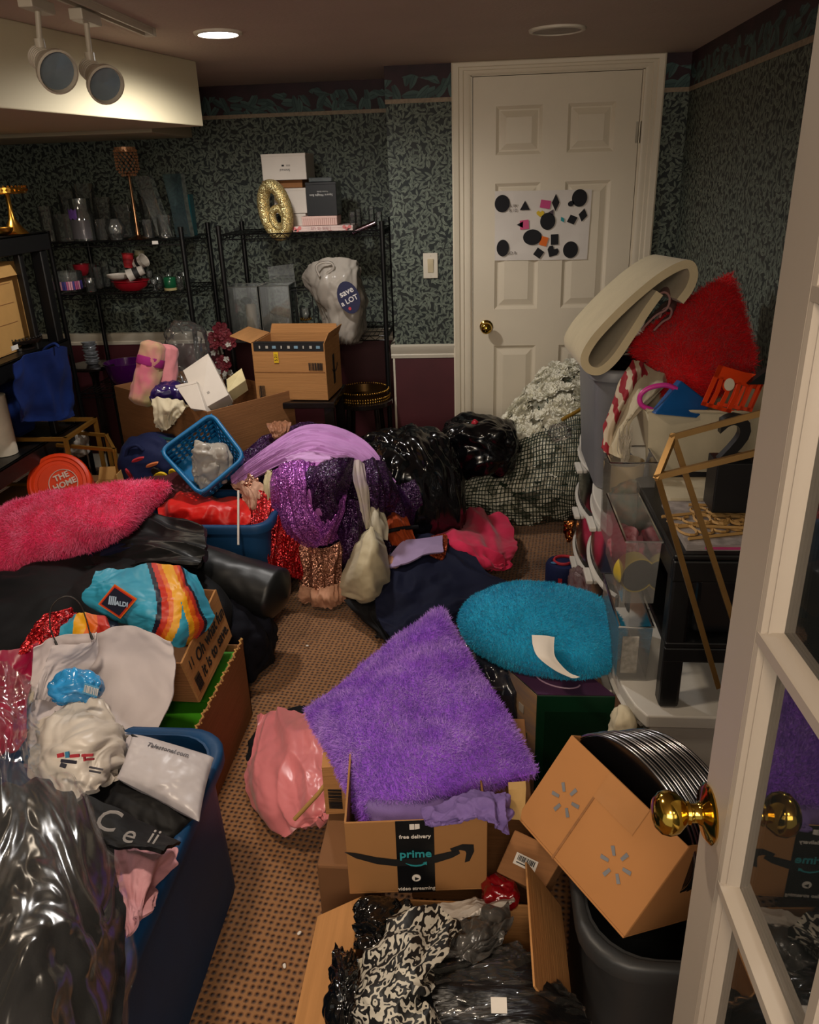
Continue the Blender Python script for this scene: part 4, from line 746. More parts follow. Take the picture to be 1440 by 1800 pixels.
# shipping carton on its dark side table
zt_ = .57; TBm = M('black_lacquer', '#1a1310', .25, coat=.3); yt = 3.62
bl, br = at(452, 702, y=yt), at(578, 714, y=yt-.03); zb_ = bl[2]; o = thing('side_table', 'small dark side table under the taped shipping carton', 'table', (-.85, 3.8, 0))
x0, x1 = bl[0]+.01, br[0]+.03; g = G(); g.box((x0, yt-.05, zb_-.035), (x1, yt+.3, zb_-.005)); mk('table_top', g, TBm, o, bevel=.004)
for x in (x0+.03, x1-.03):
    for y in (yt-.02, yt+.27): g = G(); g.box((x-.022, y-.022, 0), (x+.022, y+.022, zb_-.035)); mk('leg', g, TBm, o, bevel=.003)
H = at(440, 604, y=yt)[2]-zb_; fr = frame((bl[0], yt, zb_), br-bl-np.array((0, 0, (br-bl)[2])), (.03, 1, 0), (0, 0, 1)); L = np.linalg.norm((br-bl)[:2])
ex = nrm((br-bl)*np.array((1, 1, 0))); ey = np.array((-ex[1], ex[0], 0)); fr = frame((bl[0], yt, zb_), ex, ey, (0, 0, 1)); D = .27
o = carton('shipping_carton', 'tan shipping carton with black tape along its top, open flaps, on the dark side table', fr, L, D, H, {'l': (.11, 74), 'r': (.05, 25), 'b': (.045, 10)})
plate_on('crease_line', rect(L-.01, .0025), fr((L/2, 0, H*.5)), ex, (0, 0, 1), CARD2(), o)
g = G(); g.box((.01, -.0015, H-.035), (L-.005, -.0005, H+.002), fr); g.box((.01, -.0015, H), (L-.005, .035, H+.004), fr); mk('black_tape', g, INK(), o)
for k in range(9): plate_on('tape_print', rect(.006+.006*(k % 3), .012), fr((.04+k*L*.1, -.0016, H-.016)), ex, (0, 0, 1), M('tape_blue', '#6f8ea0', .5) if k % 3 == 2 else M('tape_white', '#a9a49a', .5), o)
yl = plate_on('yellow_sticker', rect(.022, .05), fr((L*.33, -.002, H*.76)), ex, (0, 0, 1), M('yellow_label', '#d8b019', .6), o); text('5.21', .02, fr((L*.33, -.003, H*.76)), (0, 0, 1), -ex, INK(), o)
barcode(fr((L*.86, -.002, H*.6)), ex, np.array((0, 0, 1.)), .065, .035, o, seed=1); barcode(fr((L*.09, -.002, H*.14)), ex, np.array((0, 0, 1.)), .03, .06, o, seed=2)
sm = [(-.05, .008), (-.03, -.004), (0, -.01), (.03, -.004), (.045, .008), (.04, .012), (.055, .018), (.056, .002), (.05, .004), (.03, -.012), (0, -.018), (-.03, -.012)]
plate_on('printed_arrow', sm, fr((L, D*.55, H*.45)), ey, (0, 0, 1), INK(), o); plate_on('tape_end', rect(.03, .14), fr((L, D*.5, H*.45)), ey, (0, 0, 1), BP, o)
p = at(520, 745, y=3.9); pile_box('black_storage_box', 'black box standing under the dark side table', x0+.07, x1-.07, yt+.02, yt+.22, .34, M('maroon_box', '#2a1512', .4))
c = at(640, 720, y=4.0); zr_ = .57; c = at(640, 700, z=zr_); o = thing('black_stool', 'round black stool carrying the gold beaded tray', 'stool', (c[0], c[1], 0))
g = G(); g.lathe([(0, zr_-.03), (.14, zr_-.03), (.15, zr_-.025), (.15, zr_-.005), (.14, zr_), (0, zr_)][::-1], (c[0], c[1], 0), 36); mk('stool_top', g, TBm, o, smooth=40)
for k in range(4): t = math.pi/4+k*math.pi/2; g = G(); g.tube([(c[0]+.1*math.cos(t), c[1]+.1*math.sin(t), zr_-.03), (c[0]+.15*math.cos(t), c[1]+.15*math.sin(t), 0)], .014, 8); mk('leg', g, TBm, o, smooth=50)
o = thing('beaded_tray', 'round dark tray with a double rim of gold beads on the black stool', 'tray', (c[0], c[1], zr_)); R_ = .125; g = G(); g.lathe([(0, .001), (R_, .001), (R_+.006, .045), (R_+.002, .045), (R_-.004, .006), (0, .006)], (c[0], c[1], zr_), 44); mk('tray_body', g, M('bronze_tray', '#4a3416', .3, metal=.8), o, smooth=40); g = G()
for zz_, rr, nb in ((.006, R_+.008, 64), (.02, R_+.01, 64), (.05, R_+.006, 64)):
    for k in range(nb): t = k*2*math.pi/nb; q_ = (c[0]+rr*math.cos(t), c[1]+rr*math.sin(t), zr_+zz_); g.lathe([(0, -.006), (.0045, -.003), (.0045, .003), (0, .006)], q_, 5)
mk('gold_beads', g, GOLD(), o, smooth=60)
# garland of red and white artificial flowers between the racks
def bloom_mesh(n1, R_, col, seed, cup=.5, layers=3):
    rs = np.random.RandomState(seed); g = G()
    for l in range(layers):
        k = n1-l; r = R_*(1-.27*l)
        for j in range(k):
            t = j*2*math.pi/k+l*.5+rs.rand()*.2; c_, s_ = math.cos(t), math.sin(t); w = r*.42; el = (.15+.3*l)*cup*2
            def q_(rad, sd, h): return (rad*c_-sd*s_, rad*s_+sd*c_, h+rs.normal()*.0004)
            g.add([q_(r*.08, 0, l*.002), q_(r*.55, -w, r*el*.6), q_(r*.6, 0, r*el*.45), q_(r*.55, w, r*el*.6), q_(r*.95, -w*.6, r*el+.1*r), q_(r*1.05, 0, r*el*.9), q_(r*.95, w*.6, r*el+.1*r)], [(0, 1, 2), (0, 2, 3), (1, 4, 5, 2), (2, 5, 6, 3)])
    return g
rr_ = np.random.RandomState(11)
def orient_bloom(name, me, p, n_, mat, parent, sc=1, spin=0, label=None):
    q_ = bpy.data.objects.new(name, me); COL.objects.link(q_); off = woff(parent); z = Vector(nrm(n_)); q_.rotation_mode = 'QUATERNION'
    q_.rotation_quaternion = z.to_track_quat('Z', 'Y') @ Matrix.Rotation(spin, 4, 'Z').to_quaternion(); q_.scale = (sc,)*3; q_.location = np.asarray(p)-off; q_.parent = parent; return q_
def mesh_of(g, mat, nm):
    o_ = mk(nm, g, mat, origin=(0, 0, 0)); me = o_.data; bpy.data.objects.remove(o_); return me
mr = mesh_of(bloom_mesh(7, .045, 0, 1, .3), M('dark_red_petal', '#5c0d1a', .7), 'red_flower'); mw = mesh_of(bloom_mesh(5, .016, 0, 2, .3, 2), M('white_petal', '#a8a59c', .7), 'white_flower')
o = thing('flower_garland', 'artificial garland of dark red and tiny white flowers hanging between the racks', 'garland', at(395, 690, y=3.98)); g = G(); gp = crm(np.array([at(px, py, y=yy) for px, py, yy in ((386, 572, 4.0), (383, 600, 3.97), (392, 640, 3.96), (400, 690, 3.93), (410, 730, 3.92))]), 30); g.tube(gp, .006, 6); mk('stem', g, M('brown_stem', '#2b1a12', .8), o)
for px, py in ((388, 582), (378, 598), (402, 600), (393, 640)): orient_bloom('red_flower', mr, at(px, py, y=3.92), (rr_.normal()*.4, -1, .3), None, o, 1, rr_.rand()*6)
for k in range(34):
    b_ = gp[rr_.randint(6, 30)]; orient_bloom('white_flower', mw, b_+rr_.normal(size=3)*np.array((.035, .02, .02))+np.array((0, -.03, 0)), (rr_.normal()*.5, -1, rr_.normal()*.5), None, o, 1, rr_.rand()*6)

# gold frames, orange lid, kid bag
GF = M('gold_painted', '#9c6f2e', .45, metal=.6, var=.06)
def bars(label, P, E, w, name='gold_stand', m=None, cat='frame'):
    P = [np.asarray(p, float) for p in P]; o = thing(name, label, cat, np.array((np.mean([p[0] for p in P]), np.mean([p[1] for p in P]), min(p[2] for p in P))))
    for a, b in E:
        A_, B_ = P[a], P[b]; d = nrm(B_-A_); u = nrm(np.cross(d, (0, 0, 1) if abs(d[2]) < .9 else (0, 1, 0))); v = np.cross(d, u); A2 = A_-d*w/2; B2 = B_+d*w/2
        g = G(); g.hexa([A2-u*w/2-v*w/2, A2+u*w/2-v*w/2, A2+u*w/2+v*w/2, A2-u*w/2+v*w/2, B2-u*w/2-v*w/2, B2+u*w/2-v*w/2, B2+u*w/2+v*w/2, B2-u*w/2+v*w/2]); mk('bar', g, m or GF, o)
    return o
def cage(label, px4, zt, zb, w=.016):
    T_ = [at(a, b, z=zt) for a, b in px4]; T_[3] = T_[0]+T_[2]-T_[1]; Bt = [t-np.array((0, 0, zt-zb)) for t in T_]; return bars(label, T_+Bt, [(0, 1), (1, 2), (2, 3), (3, 0), (0, 4), (1, 5), (2, 6), (3, 7), (4, 5), (5, 6), (6, 7), (7, 4)], w)
cage('larger open gold metal cube frame at the left, standing behind the other gold frame', ((-30, 738), (167, 737), (115, 772), (0, 0)), .62, .29)
cage('front gold metal plinth frame standing in front of the orange bucket', ((48, 754), (187, 765), (201, 791), (0, 0)), .56, .29, .014)
pile_box('flat_carton', 'long flat brown carton under the gold frames', -2.3, -1.42, 2.95, 3.65, .285, CARD2())
c = at(103, 850, y=3.1); ax = nrm((.25, -1, .55)); ORG = M('orange_plastic', '#d1390f', .45, var=.06); o = thing('orange_bucket', 'orange round bucket lid with a white stencilled print behind the gold frame', 'bucket', c-np.array((0, -.05, .13))); g = G()
g.lathe([(0, 0), (.085, 0), (.088, -.003), (.1, -.003), (.103, 0), (.115, -.002), (.12, .002), (.132, -.004), (.136, -.012), (.13, -.03), (.12, -.12), (0, -.12)], c, 44, ax=ax); mk('bucket_body', g, ORG, o, smooth=35)
u = nrm(np.cross(ax, (0, 0, 1))); u = -u if u[0] < 0 else u; v = np.cross(ax, u); v = v if v[2] > 0 else -v
wr = M('white_stencil', '#c9b7a8', .6); th = np.linspace(0, 2*math.pi, 40, endpoint=False); g = G(); g.tube([c+ax*.002+u*.06*math.cos(t)+v*.06*math.sin(t)+u*.02 for t in th], .0018, 4, closed=True); mk('print_ring', g, wr, o)
text('THE\nHOME', .036, c+ax*.002+u*.02+v*.012, u*.95+v*.35, v, wr, o, bold=.001)
fr = frame(at(140, 872, y=3.16), (1, .12, 0), (-.12, 1, 0), (0, 0, 1)); carton('small_open_carton', 'small open brown carton right of the orange bucket', frame((at(140, 850, y=3.1)[0], 3.1, .287), (1, .1, 0), (-.1, 1, 0), (0, 0, 1)), .17, .2, .1, {'r': (.09, -5), 'f': (.06, 60), 'b': (.06, 20)}, M('tan_card', '#b58a4e', .85, var=.05))
NV = cloth_mat('navy_kid', '#141c3f', .7, 300); o = thing('kids_bag', 'navy kids bag printed with yellow and black shapes beside the blue basket', 'bag', (-1.33, 3.35, 0))
g = lump(at(262, 822, y=3.22)-np.array((0, -.08, .13)), (.16, .13, .24), .1, .75, .015, 6, 8, n=40); mk('bag_body', g, NV, o, smooth=80)
for px, py, a, b, mt in ((283, 838, .032, .028, 'y'), (262, 845, .022, .018, 'y'), (303, 828, .016, .013, 'y'), (275, 828, .018, .025, 'k'), (243, 806, .03, .006, 'r'), (228, 832, .006, .03, 'r'), (268, 815, .03, .006, 'o')):
    plate_on('printed_patch', ell(a, b, n=14), at(px, py, y=3.12), (.95, 0, .3), (0, -.3, 1), {'y': M('bag_yellow', '#c9a51a', .6), 'k': INK(), 'r': M('bag_red', '#a3242e', .6), 'o': M('bag_orange', '#c06a3a', .6)}[mt], o, t=.012)
g = G(); hp = [at(px, py, y=3.2) for px, py in ((222, 800), (226, 788), (240, 783), (252, 792))]; g.tube(crm(np.array(hp), 16), .008, 8); mk('handle', g, NV, o, smooth=60)
o, Q, n_ = wbox('small clear box with a teal lid beside the blue basket', [(262, 800, 3.25), (312, 806, 3.2), (318, 777, 3.25), (258, 768, 3.3)], .12, film('tub', '#d8dcda', .5, '#98a09e', .2), 'plastic_tub'); g = G(); g.hexa([Q[3]-n_*.006-np.array((0, 0, 0)), Q[2]-n_*.006, Q[2]+n_*.125, Q[3]+n_*.125]+[q_+np.array((0, 0, .012)) for q_ in (Q[3]-n_*.006, Q[2]-n_*.006, Q[2]+n_*.125, Q[3]+n_*.125)]); mk('teal_lid', g, M('teal_lid', '#2b5f66', .35), o)
g = lump(at(122, 782, y=3.5), (.09, .06, .08), 0, .8, .02, 12, 19, n=36); solo('white_plastic_bag', 'small white translucent bag between the gold frames', 'bag', g, film('grocery_bag', '#ffffff', .86), smooth=70)
pile_box('brown_carton', 'brown carton at the left edge below the gold frames', -1.95, -1.55, 2.55, 2.9, .42, CARD())

# blue laundry basket
BLU = M('basket_blue', '#0e6396', .4, var=.04); R4 = [at(372, 727, y=3.12), at(430, 803, y=3.0), at(352, 870, y=2.84), at(282, 793, y=2.98)]
nB = nrm(np.cross(R4[1]-R4[0], R4[3]-R4[0])); nB = nB if nB@(R4[0]-C_O) > 0 else -nB; cen = sum(R4)/4; Bt = [cen+(p-cen)*.8+nB*.13 for p in R4]
o = thing('laundry_basket', 'small blue plastic basket with round holes tipped towards the door way', 'basket', cen+nB*.06-np.array((0, 0, .12)))
def holed(P00, P10, P11, P01, nu, nv, ratio):
    g = G(); t_ = np.arange(8)*math.pi/4+math.pi/8
    f = lambda a, b: P00*(1-a)*(1-b)+P10*a*(1-b)+P11*a*b+P01*(1-a)*b
    for i in range(nu):
        for j in range(nv):
            a0, a1, b0, b1 = i/nu, (i+1)/nu, j/nv, (j+1)/nv; r = ratio(i, j); cs = [(a0, b0), (a1, b0), (a1, b1), (a0, b1)]
            if r <= 0: g.add([f(*c_) for c_ in cs], [(0, 1, 2, 3)]); continue
            ca, cb_ = (a0+a1)/2, (b0+b1)/2; oc_ = [(ca+(a1-a0)/2*r*math.cos(q_), cb_+(b1-b0)/2*r*math.sin(q_)) for q_ in np.arange(8)*math.pi/4]; sq_ = [(a1, cb_), (a1, b1), (ca, b1), (a0, b1), (a0, cb_), (a0, b0), (ca, b0), (a1, b0)]
            g.add([f(*c_) for c_ in oc_+sq_], [(k, k+8, (k+1) % 8+8, (k+1) % 8) for k in range(8)])
    return g
for k in range(4):
    a, b = R4[k], R4[(k+1) % 4]; c_, d_ = Bt[(k+1) % 4], Bt[k]; g = holed(a, b, c_, d_, 9, 5, lambda i, j: 0 if j == 0 or i in (0, 8) else (.62, .8, .5)[(i+2*j) % 3]); w_ = mk('basket_wall', g, BLU, o, smooth=30); s_ = w_.modifiers.new('t', 'SOLIDIFY'); s_.thickness = .003
g = G(); g.add(Bt, [(0, 1, 2, 3)]); w_ = mk('basket_floor', g, BLU, o); s_ = w_.modifiers.new('t', 'SOLIDIFY'); s_.thickness = .003
rim = []
for k in range(4):
    p, a, b = R4[k], R4[k-1], R4[(k+1) % 4]; d1, d2 = nrm(a-p), nrm(b-p)
    for t in np.linspace(0, 1, 6): rim.append(p+d1*.04*(1-t)**2+d2*.04*t**2)
g = G(); g.tube(rim, .009, 8, closed=True); g.tube([q_+nB*.014 for q_ in rim], .006, 6, closed=True); mk('rim', g, BLU, o, smooth=60)
g = lump(cen+nB*.05+np.array((.005, -.03, -.02)), (.075, .05, .1), .3, .8, .022, 13, 21, n=44, tilt=.1); solo('white_plastic_bag', 'crumpled white plastic bag inside the blue basket', 'bag', g, film('grocery_bag', '#ffffff', .86), smooth=60)

# storage totes
def tote(name, label, x0, x1, y0, y1, h, mat, rimw=.02, rimh=.03, taper=.06, R=.07, rot=0, cat='bin', z0=0):
    cx, cy = (x0+x1)/2, (y0+y1)/2; o = thing(name, label, cat, (cx, cy, z0)); cr, sr = math.cos(rot), math.sin(rot)
    def loop(hx, hy, r, z):
        P = []
        for sx, sy, a0 in ((1, -1, -90), (1, 1, 0), (-1, 1, 90), (-1, -1, 180)):
            for t in np.linspace(0, 90, 7): a = math.radians(a0+t); x, y = sx*(hx-r)+r*math.cos(a), sy*(hy-r)+r*math.sin(a); P.append((cx+x*cr-y*sr, cy+x*sr+y*cr, z+z0))
        return P
    hx, hy = (x1-x0)/2, (y1-y0)/2; k = 1-taper; w = .004
    g = G(); g.grid(np.array([loop(hx*k, hy*k, R*.8, 0), loop(hx-rimw, hy-rimw, R, h-rimh), loop(hx-rimw, hy-rimw, R, h), loop(hx-rimw-w, hy-rimw-w, R, h), loop(hx*k-w, hy*k-w, R*.8, .006)]), False, True, flip=True); n0 = 28; g.F += [tuple(range(n0)), tuple(reversed(range(4*n0, 5*n0)))]; g.M += [0, 0]; mk('bin_body', g, mat, o, smooth=50)
    g = G(); g.grid(np.array([loop(hx-rimw-.001, hy-rimw-.001, R, h-.002), loop(hx-rimw+.004, hy-rimw+.004, R, h+.004), loop(hx-.004, hy-.004, R, h+.003), loop(hx, hy, R, h-.004), loop(hx, hy, R, h-rimh), loop(hx-.004, hy-.004, R, h-rimh)]), False, True, flip=True); mk('rim', g, mat, o, smooth=60); return o
NT = M('navy_tote', '#133d66', .5, spec=.3, var=.06, bump=.05, bs=150)
tote('storage_tote', 'navy blue tote in the middle, red satin heaped inside', -1.42, -.8, 2.72, 3.12, .41, NT)
RS = M('red_satin', '#c4150f', .42, sheen=.2, var=.12, vs=4, spec=.4)
g = drape([[(275, 880, 3.05), (330, 868, 3.0), (390, 872, 3.0), (436, 885, 2.95)], [(280, 900, 2.9), (330, 885, 2.85), (390, 885, 2.85), (440, 905, 2.85)], [(285, 930, 2.82), (330, 915, 2.8), (390, 920, 2.8), (440, 925, 2.82)], [(290, 946, 2.81), (340, 946, 2.81), (390, 946, 2.81), (436, 930, 2.82)]], 60, 60, (.022, 2, 4), .004, 6); solo('red_satin', 'bright red satin fabric heaped in the middle navy tote', 'cloth', g, RS, smooth=80)
g = lump((-1.1, 2.95, .3), (.26, .15, .12), 0, .8, .02, 6, 31, n=36); solo('dark_red_velvet', 'dark red velvet fabric behind the red satin in the tote', 'cloth', g, cloth_mat('dark_red_velvet', '#3e0710', .8, 300, .5), smooth=80)
g = drape([[(250, 842, 3.1), (290, 838, 3.1), (330, 832, 3.1), (352, 870, 3.05)], [(250, 862, 3.0), (300, 862, 3.0), (340, 866, 3.0), (380, 878, 3.0)], [(280, 885, 2.95), (310, 880, 2.95), (340, 880, 2.95), (380, 884, 2.98)]], 30, 30, (.012, 1.5, 3), .003, 8); solo('maroon_velvet', 'maroon velvet cloth under the blue basket', 'cloth', g, cloth_mat('dark_red_velvet', '#3e0710', .8, 300, .5), smooth=80)
g = G(); g.tube([at(419, 862, y=2.8), at(419, 958, y=2.66)], .0045, 8); solo('white_hanger_rod', 'thin white plastic rod hanging in front of the red satin', 'rod', g, M('white_plastic', '#c8c0b8', .4), smooth=50)

# ------------------------------------------------------------------ the heap of gowns in the middle
def soft(name, label, cat, g, mat, **k): return solo(name, label, cat, g, mat, smooth=80, **k)
PUR = sequin('dark_purple_sequin', '#3a1448', '#140720', 330, .3, .35); LIL = sequin('lilac_sequin', '#a85bb4', '#6c2c80', 330, .28, .5); REDS = sequin('red_sequin', '#b80d16', '#5e0309', 260, .3, .5); ROSE = sequin('rose_gold_sequin', '#b67f68', '#6b4334', 260, .28, .6)
LAV = cloth_mat('lavender_jersey', '#b07fb5', .8, 500)
g = lump((-.60, 3.22, .27), (.36, .26, .28), 0, .85, .035, 7, 41, floor=0, n=90, mode='fold', st=(1.6, 1.6, .35)); soft('sequin_gown', 'dark purple sequined gown heaped on the floor under the lavender fabric', 'dress', g, PUR)
g = drape([[(425, 800, 3.25), (470, 765, 3.4), (520, 748, 3.5), (560, 745, 3.5)], [(430, 820, 3.15), (480, 790, 3.3), (530, 765, 3.4), (570, 760, 3.4)], [(440, 835, 3.1), (490, 815, 3.2), (540, 790, 3.3), (590, 780, 3.3)]], 40, 60, (.016, 4, 2), .004, 43); soft('purple_sequin_cloth', 'dark purple sequin fabric at the top left of the gown heap', 'cloth', g, PUR)
g = drape([[(468, 745, 3.35), (490, 738, 3.4), (512, 742, 3.35)], [(474, 758, 3.3), (492, 752, 3.3), (506, 760, 3.3)], [(482, 772, 3.28), (492, 770, 3.28), (500, 770, 3.28)]], 30, 30, (.012, 2, 3), .005, 44, 'crease'); soft('bronze_mesh', 'crumpled bronze mesh fabric on top of the gown heap', 'cloth', g, M('bronze_mesh', '#8a5c42', .6, var=.2, vs=60))
g = drape([[(410, 838, 3.02), (470, 790, 3.12), (530, 752, 3.26), (590, 752, 3.3), (650, 785, 3.22), (692, 850, 3.08)], [(408, 848, 3.0), (480, 800, 3.05), (540, 770, 3.12), (595, 778, 3.13), (640, 800, 3.1), (694, 862, 3.02)], [(415, 856, 2.99), (490, 820, 2.99), (545, 798, 3.01), (590, 806, 3.0), (622, 812, 3.02), (690, 866, 3.0)]], 110, 150, (.016, 11, 1.4), .007, 45); soft('lavender_fabric', 'lavender jersey fabric draped in an arch over the gown heap', 'cloth', g, LAV)
g = drape([[(502, 805, 2.99), (540, 795, 2.99), (575, 800, 2.98), (592, 812, 2.98)], [(508, 815, 2.96), (540, 812, 2.95), (568, 815, 2.95), (590, 815, 2.96)], [(515, 822, 2.95), (545, 826, 2.93), (570, 822, 2.94), (588, 818, 2.95)]], 30, 50, (.01, 3, 3), .003, 46, wav=.006); soft('lavender_sleeve', 'short lavender sleeve gathered above the dark purple sequins', 'cloth', g, cloth_mat('lavender_pale', '#bd92c4', .75, 500))
g = drape([[(478, 830, 2.97), (500, 815, 2.93), (530, 810, 2.92), (555, 815, 2.92)], [(474, 865, 2.93), (500, 850, 2.87), (530, 845, 2.85), (545, 850, 2.88)], [(482, 915, 2.92), (505, 905, 2.84), (530, 890, 2.83), (552, 885, 2.86)], [(500, 950, 2.92), (520, 940, 2.84), (545, 925, 2.82), (575, 910, 2.86)], [(520, 966, 2.95), (545, 962, 2.88), (575, 955, 2.86), (600, 945, 2.9)]], 70, 60, (.014, 1.5, 6), .002, 47); soft('lilac_sequin_drape', 'lilac sequin fabric hanging down the left front of the gown heap', 'cloth', g, LIL)
g = drape([[(552, 812, 2.93), (560, 812, 2.93), (572, 814, 2.92)], [(540, 850, 2.86), (552, 852, 2.85), (564, 856, 2.86)], [(548, 890, 2.84), (560, 888, 2.82), (574, 886, 2.84)], [(570, 920, 2.84), (585, 908, 2.82), (598, 895, 2.84)]], 40, 20, (.005, 1, 2), .001, 48); soft('lilac_satin_band', 'smooth lilac satin band beside the lilac sequin fabric', 'cloth', g, cloth_mat('lilac_satin', '#a964ad', .45, 500))
g = drape([[(605, 860, 2.93), (612, 850, 2.92), (606, 842, 2.94)], [(590, 895, 2.85), (600, 890, 2.83), (606, 882, 2.86)], [(572, 925, 2.84), (585, 922, 2.81), (598, 918, 2.84)], [(548, 958, 2.87), (565, 958, 2.84), (585, 955, 2.87)]], 50, 24, (.01, 1, 3), .002, 49); soft('lilac_sequin_scarf', 'curved lilac sequin sash crossing the front of the gown heap', 'cloth', g, LIL)
g = drape([[(548, 820, 2.9), (575, 812, 2.86), (600, 805, 2.87), (622, 805, 2.92)], [(535, 850, 2.86), (560, 845, 2.81), (590, 840, 2.81), (616, 840, 2.88)], [(542, 885, 2.86), (560, 880, 2.81), (585, 875, 2.81), (608, 865, 2.88)], [(562, 918, 2.87), (575, 912, 2.83), (590, 905, 2.83), (600, 895, 2.88)], [(570, 925, 2.88), (578, 922, 2.86), (585, 918, 2.86), (592, 912, 2.89)]], 60, 60, (.014, 2, 4), .003, 50); soft('plum_sequin_fabric', 'rounded dark plum sequin panel at the centre of the gown heap', 'cloth', g, PUR)
g = drape([[(618, 815, 2.93), (628, 808, 2.92), (640, 815, 2.93)], [(622, 845, 2.9), (632, 842, 2.88), (645, 845, 2.9)], [(632, 885, 2.88), (640, 885, 2.86), (650, 885, 2.88)], [(640, 930, 2.87), (645, 930, 2.86), (652, 925, 2.88)]], 50, 24, (.006, 1, 3), .002, 51); soft('cream_scarf', 'narrow cream and lilac scarf hanging down the right front of the heap', 'scarf', g, cloth_mat('cream_scarf', '#b9a9b4', .6, 400, col2='#c4bd95'))
g = drape([[(632, 815, 2.95), (655, 805, 2.95), (675, 815, 3.0), (690, 850, 3.02)], [(640, 850, 2.92), (660, 845, 2.88), (680, 850, 2.92), (697, 872, 2.98)], [(648, 885, 2.92), (665, 880, 2.88), (682, 880, 2.92), (697, 890, 2.98)], [(652, 930, 2.93), (660, 915, 2.91), (672, 895, 2.95), (685, 898, 2.99)]], 60, 50, (.016, 2, 5), .003, 52); soft('plum_sequin_drape', 'dark plum sequin fabric falling on the right side of the heap', 'cloth', g, PUR)
g = drape([[(600, 895, 2.92), (612, 880, 2.88), (625, 880, 2.88), (636, 895, 2.9)], [(596, 930, 2.88), (612, 925, 2.83), (628, 925, 2.83), (640, 930, 2.88)], [(600, 965, 2.85), (612, 965, 2.8), (625, 960, 2.8), (640, 945, 2.86)], [(606, 990, 2.86), (612, 988, 2.82), (620, 978, 2.83), (630, 965, 2.86)]], 50, 40, (.014, 2, 4), .003, 53); soft('plum_sequin_tail', 'pointed tail of plum sequin fabric above the cream bag', 'cloth', g, PUR)
g = drape([[(468, 832, 3.0), (474, 826, 2.97), (480, 830, 2.96)], [(464, 865, 2.95), (470, 860, 2.92), (478, 862, 2.93)], [(470, 905, 2.93), (476, 905, 2.9), (482, 905, 2.92)], [(490, 945, 2.9), (500, 955, 2.88), (512, 960, 2.9)]], 50, 16, (.01, 1, 6), .003, 54, wav=.01); soft('cream_ruffle', 'cream ruffled trim beside the lilac sequin fabric', 'cloth', g, cloth_mat('cream_ruffle', '#b9ac8a', .8, 400))
g = drape([[(405, 852, 3.0), (430, 845, 2.97), (460, 848, 2.97), (470, 860, 2.96)], [(425, 872, 2.95), (440, 868, 2.92), (460, 872, 2.92), (470, 885, 2.92)], [(430, 890, 2.93), (442, 895, 2.9), (455, 900, 2.9), (462, 905, 2.91)], [(432, 900, 2.92), (438, 915, 2.9), (440, 930, 2.9), (441, 940, 2.9)]], 40, 40, (.012, 2, 5), .004, 55, 'crease', wav=.008); soft('peach_tulle', 'pale peach tulle bunched at the left of the gown heap', 'cloth', g, cloth_mat('peach_tulle', '#b58e79', .8, 300))
g = drape([[(425, 838, 3.02), (440, 834, 3.0), (455, 842, 2.98)], [(418, 852, 2.99), (436, 848, 2.96), (454, 852, 2.96)], [(415, 860, 2.98), (436, 862, 2.95), (452, 860, 2.95)]], 24, 24, (.01, 2, 3), .004, 56); soft('gold_sequin_trim', 'small piece of rose gold sequin trim above the peach tulle', 'cloth', g, ROSE)
g = drape([[(450, 862, 2.96), (475, 870, 2.93), (500, 905, 2.92), (520, 940, 2.92)], [(440, 910, 2.88), (468, 915, 2.85), (500, 935, 2.86), (530, 960, 2.88)], [(437, 960, 2.82), (462, 965, 2.79), (495, 975, 2.82), (530, 985, 2.85)], [(432, 985, 2.8), (460, 992, 2.77), (500, 1010, 2.8), (532, 1020, 2.83)]], 70, 80, (.02, 1.2, 8), .003, 57); soft('red_sequin_gown', 'red sequined gown falling in deep folds left of the rose gold skirt', 'dress', g, REDS)
g = drape([[(515, 945, 2.9), (545, 962, 2.86), (575, 962, 2.86), (600, 950, 2.88)], [(525, 985, 2.86), (550, 990, 2.82), (575, 988, 2.82), (600, 980, 2.86)], [(528, 1035, 2.84), (550, 1036, 2.8), (575, 1034, 2.8), (602, 1028, 2.84)]], 60, 60, (.014, 1, 6), .002, 58); soft('rose_gold_skirt', 'rose gold sequin skirt hanging below the lilac sequins', 'skirt', g, ROSE)
g = drape([[(530, 1028, 2.83), (555, 1034, 2.79), (580, 1030, 2.79), (604, 1022, 2.83)], [(528, 1050, 2.82), (555, 1052, 2.77), (580, 1052, 2.77), (606, 1045, 2.82)], [(535, 1058, 2.84), (558, 1064, 2.8), (585, 1066, 2.8), (606, 1058, 2.84)]], 30, 50, (.014, 1, 7), .003, 59, wav=.008); soft('peach_hem', 'peach chiffon hem lying on the carpet under the rose gold skirt', 'cloth', g, cloth_mat('peach_chiffon', '#bf8f74', .8, 300))
g = drape([[(645, 900, 2.9), (660, 888, 2.9), (672, 900, 2.92)], [(648, 920, 2.86), (662, 915, 2.84), (680, 925, 2.88)], [(655, 945, 2.84), (666, 945, 2.82), (680, 950, 2.86)]], 24, 24, (.008, 1, 3), .002, 60); soft('white_cloth', 'white cloth strip above the cream bag beside the orange fabric', 'cloth', g, cloth_mat('white_cloth', '#b8b09c', .8))
CRB = M('cream_bag', '#b9ad8f', .55, var=.05, sheen=.3)
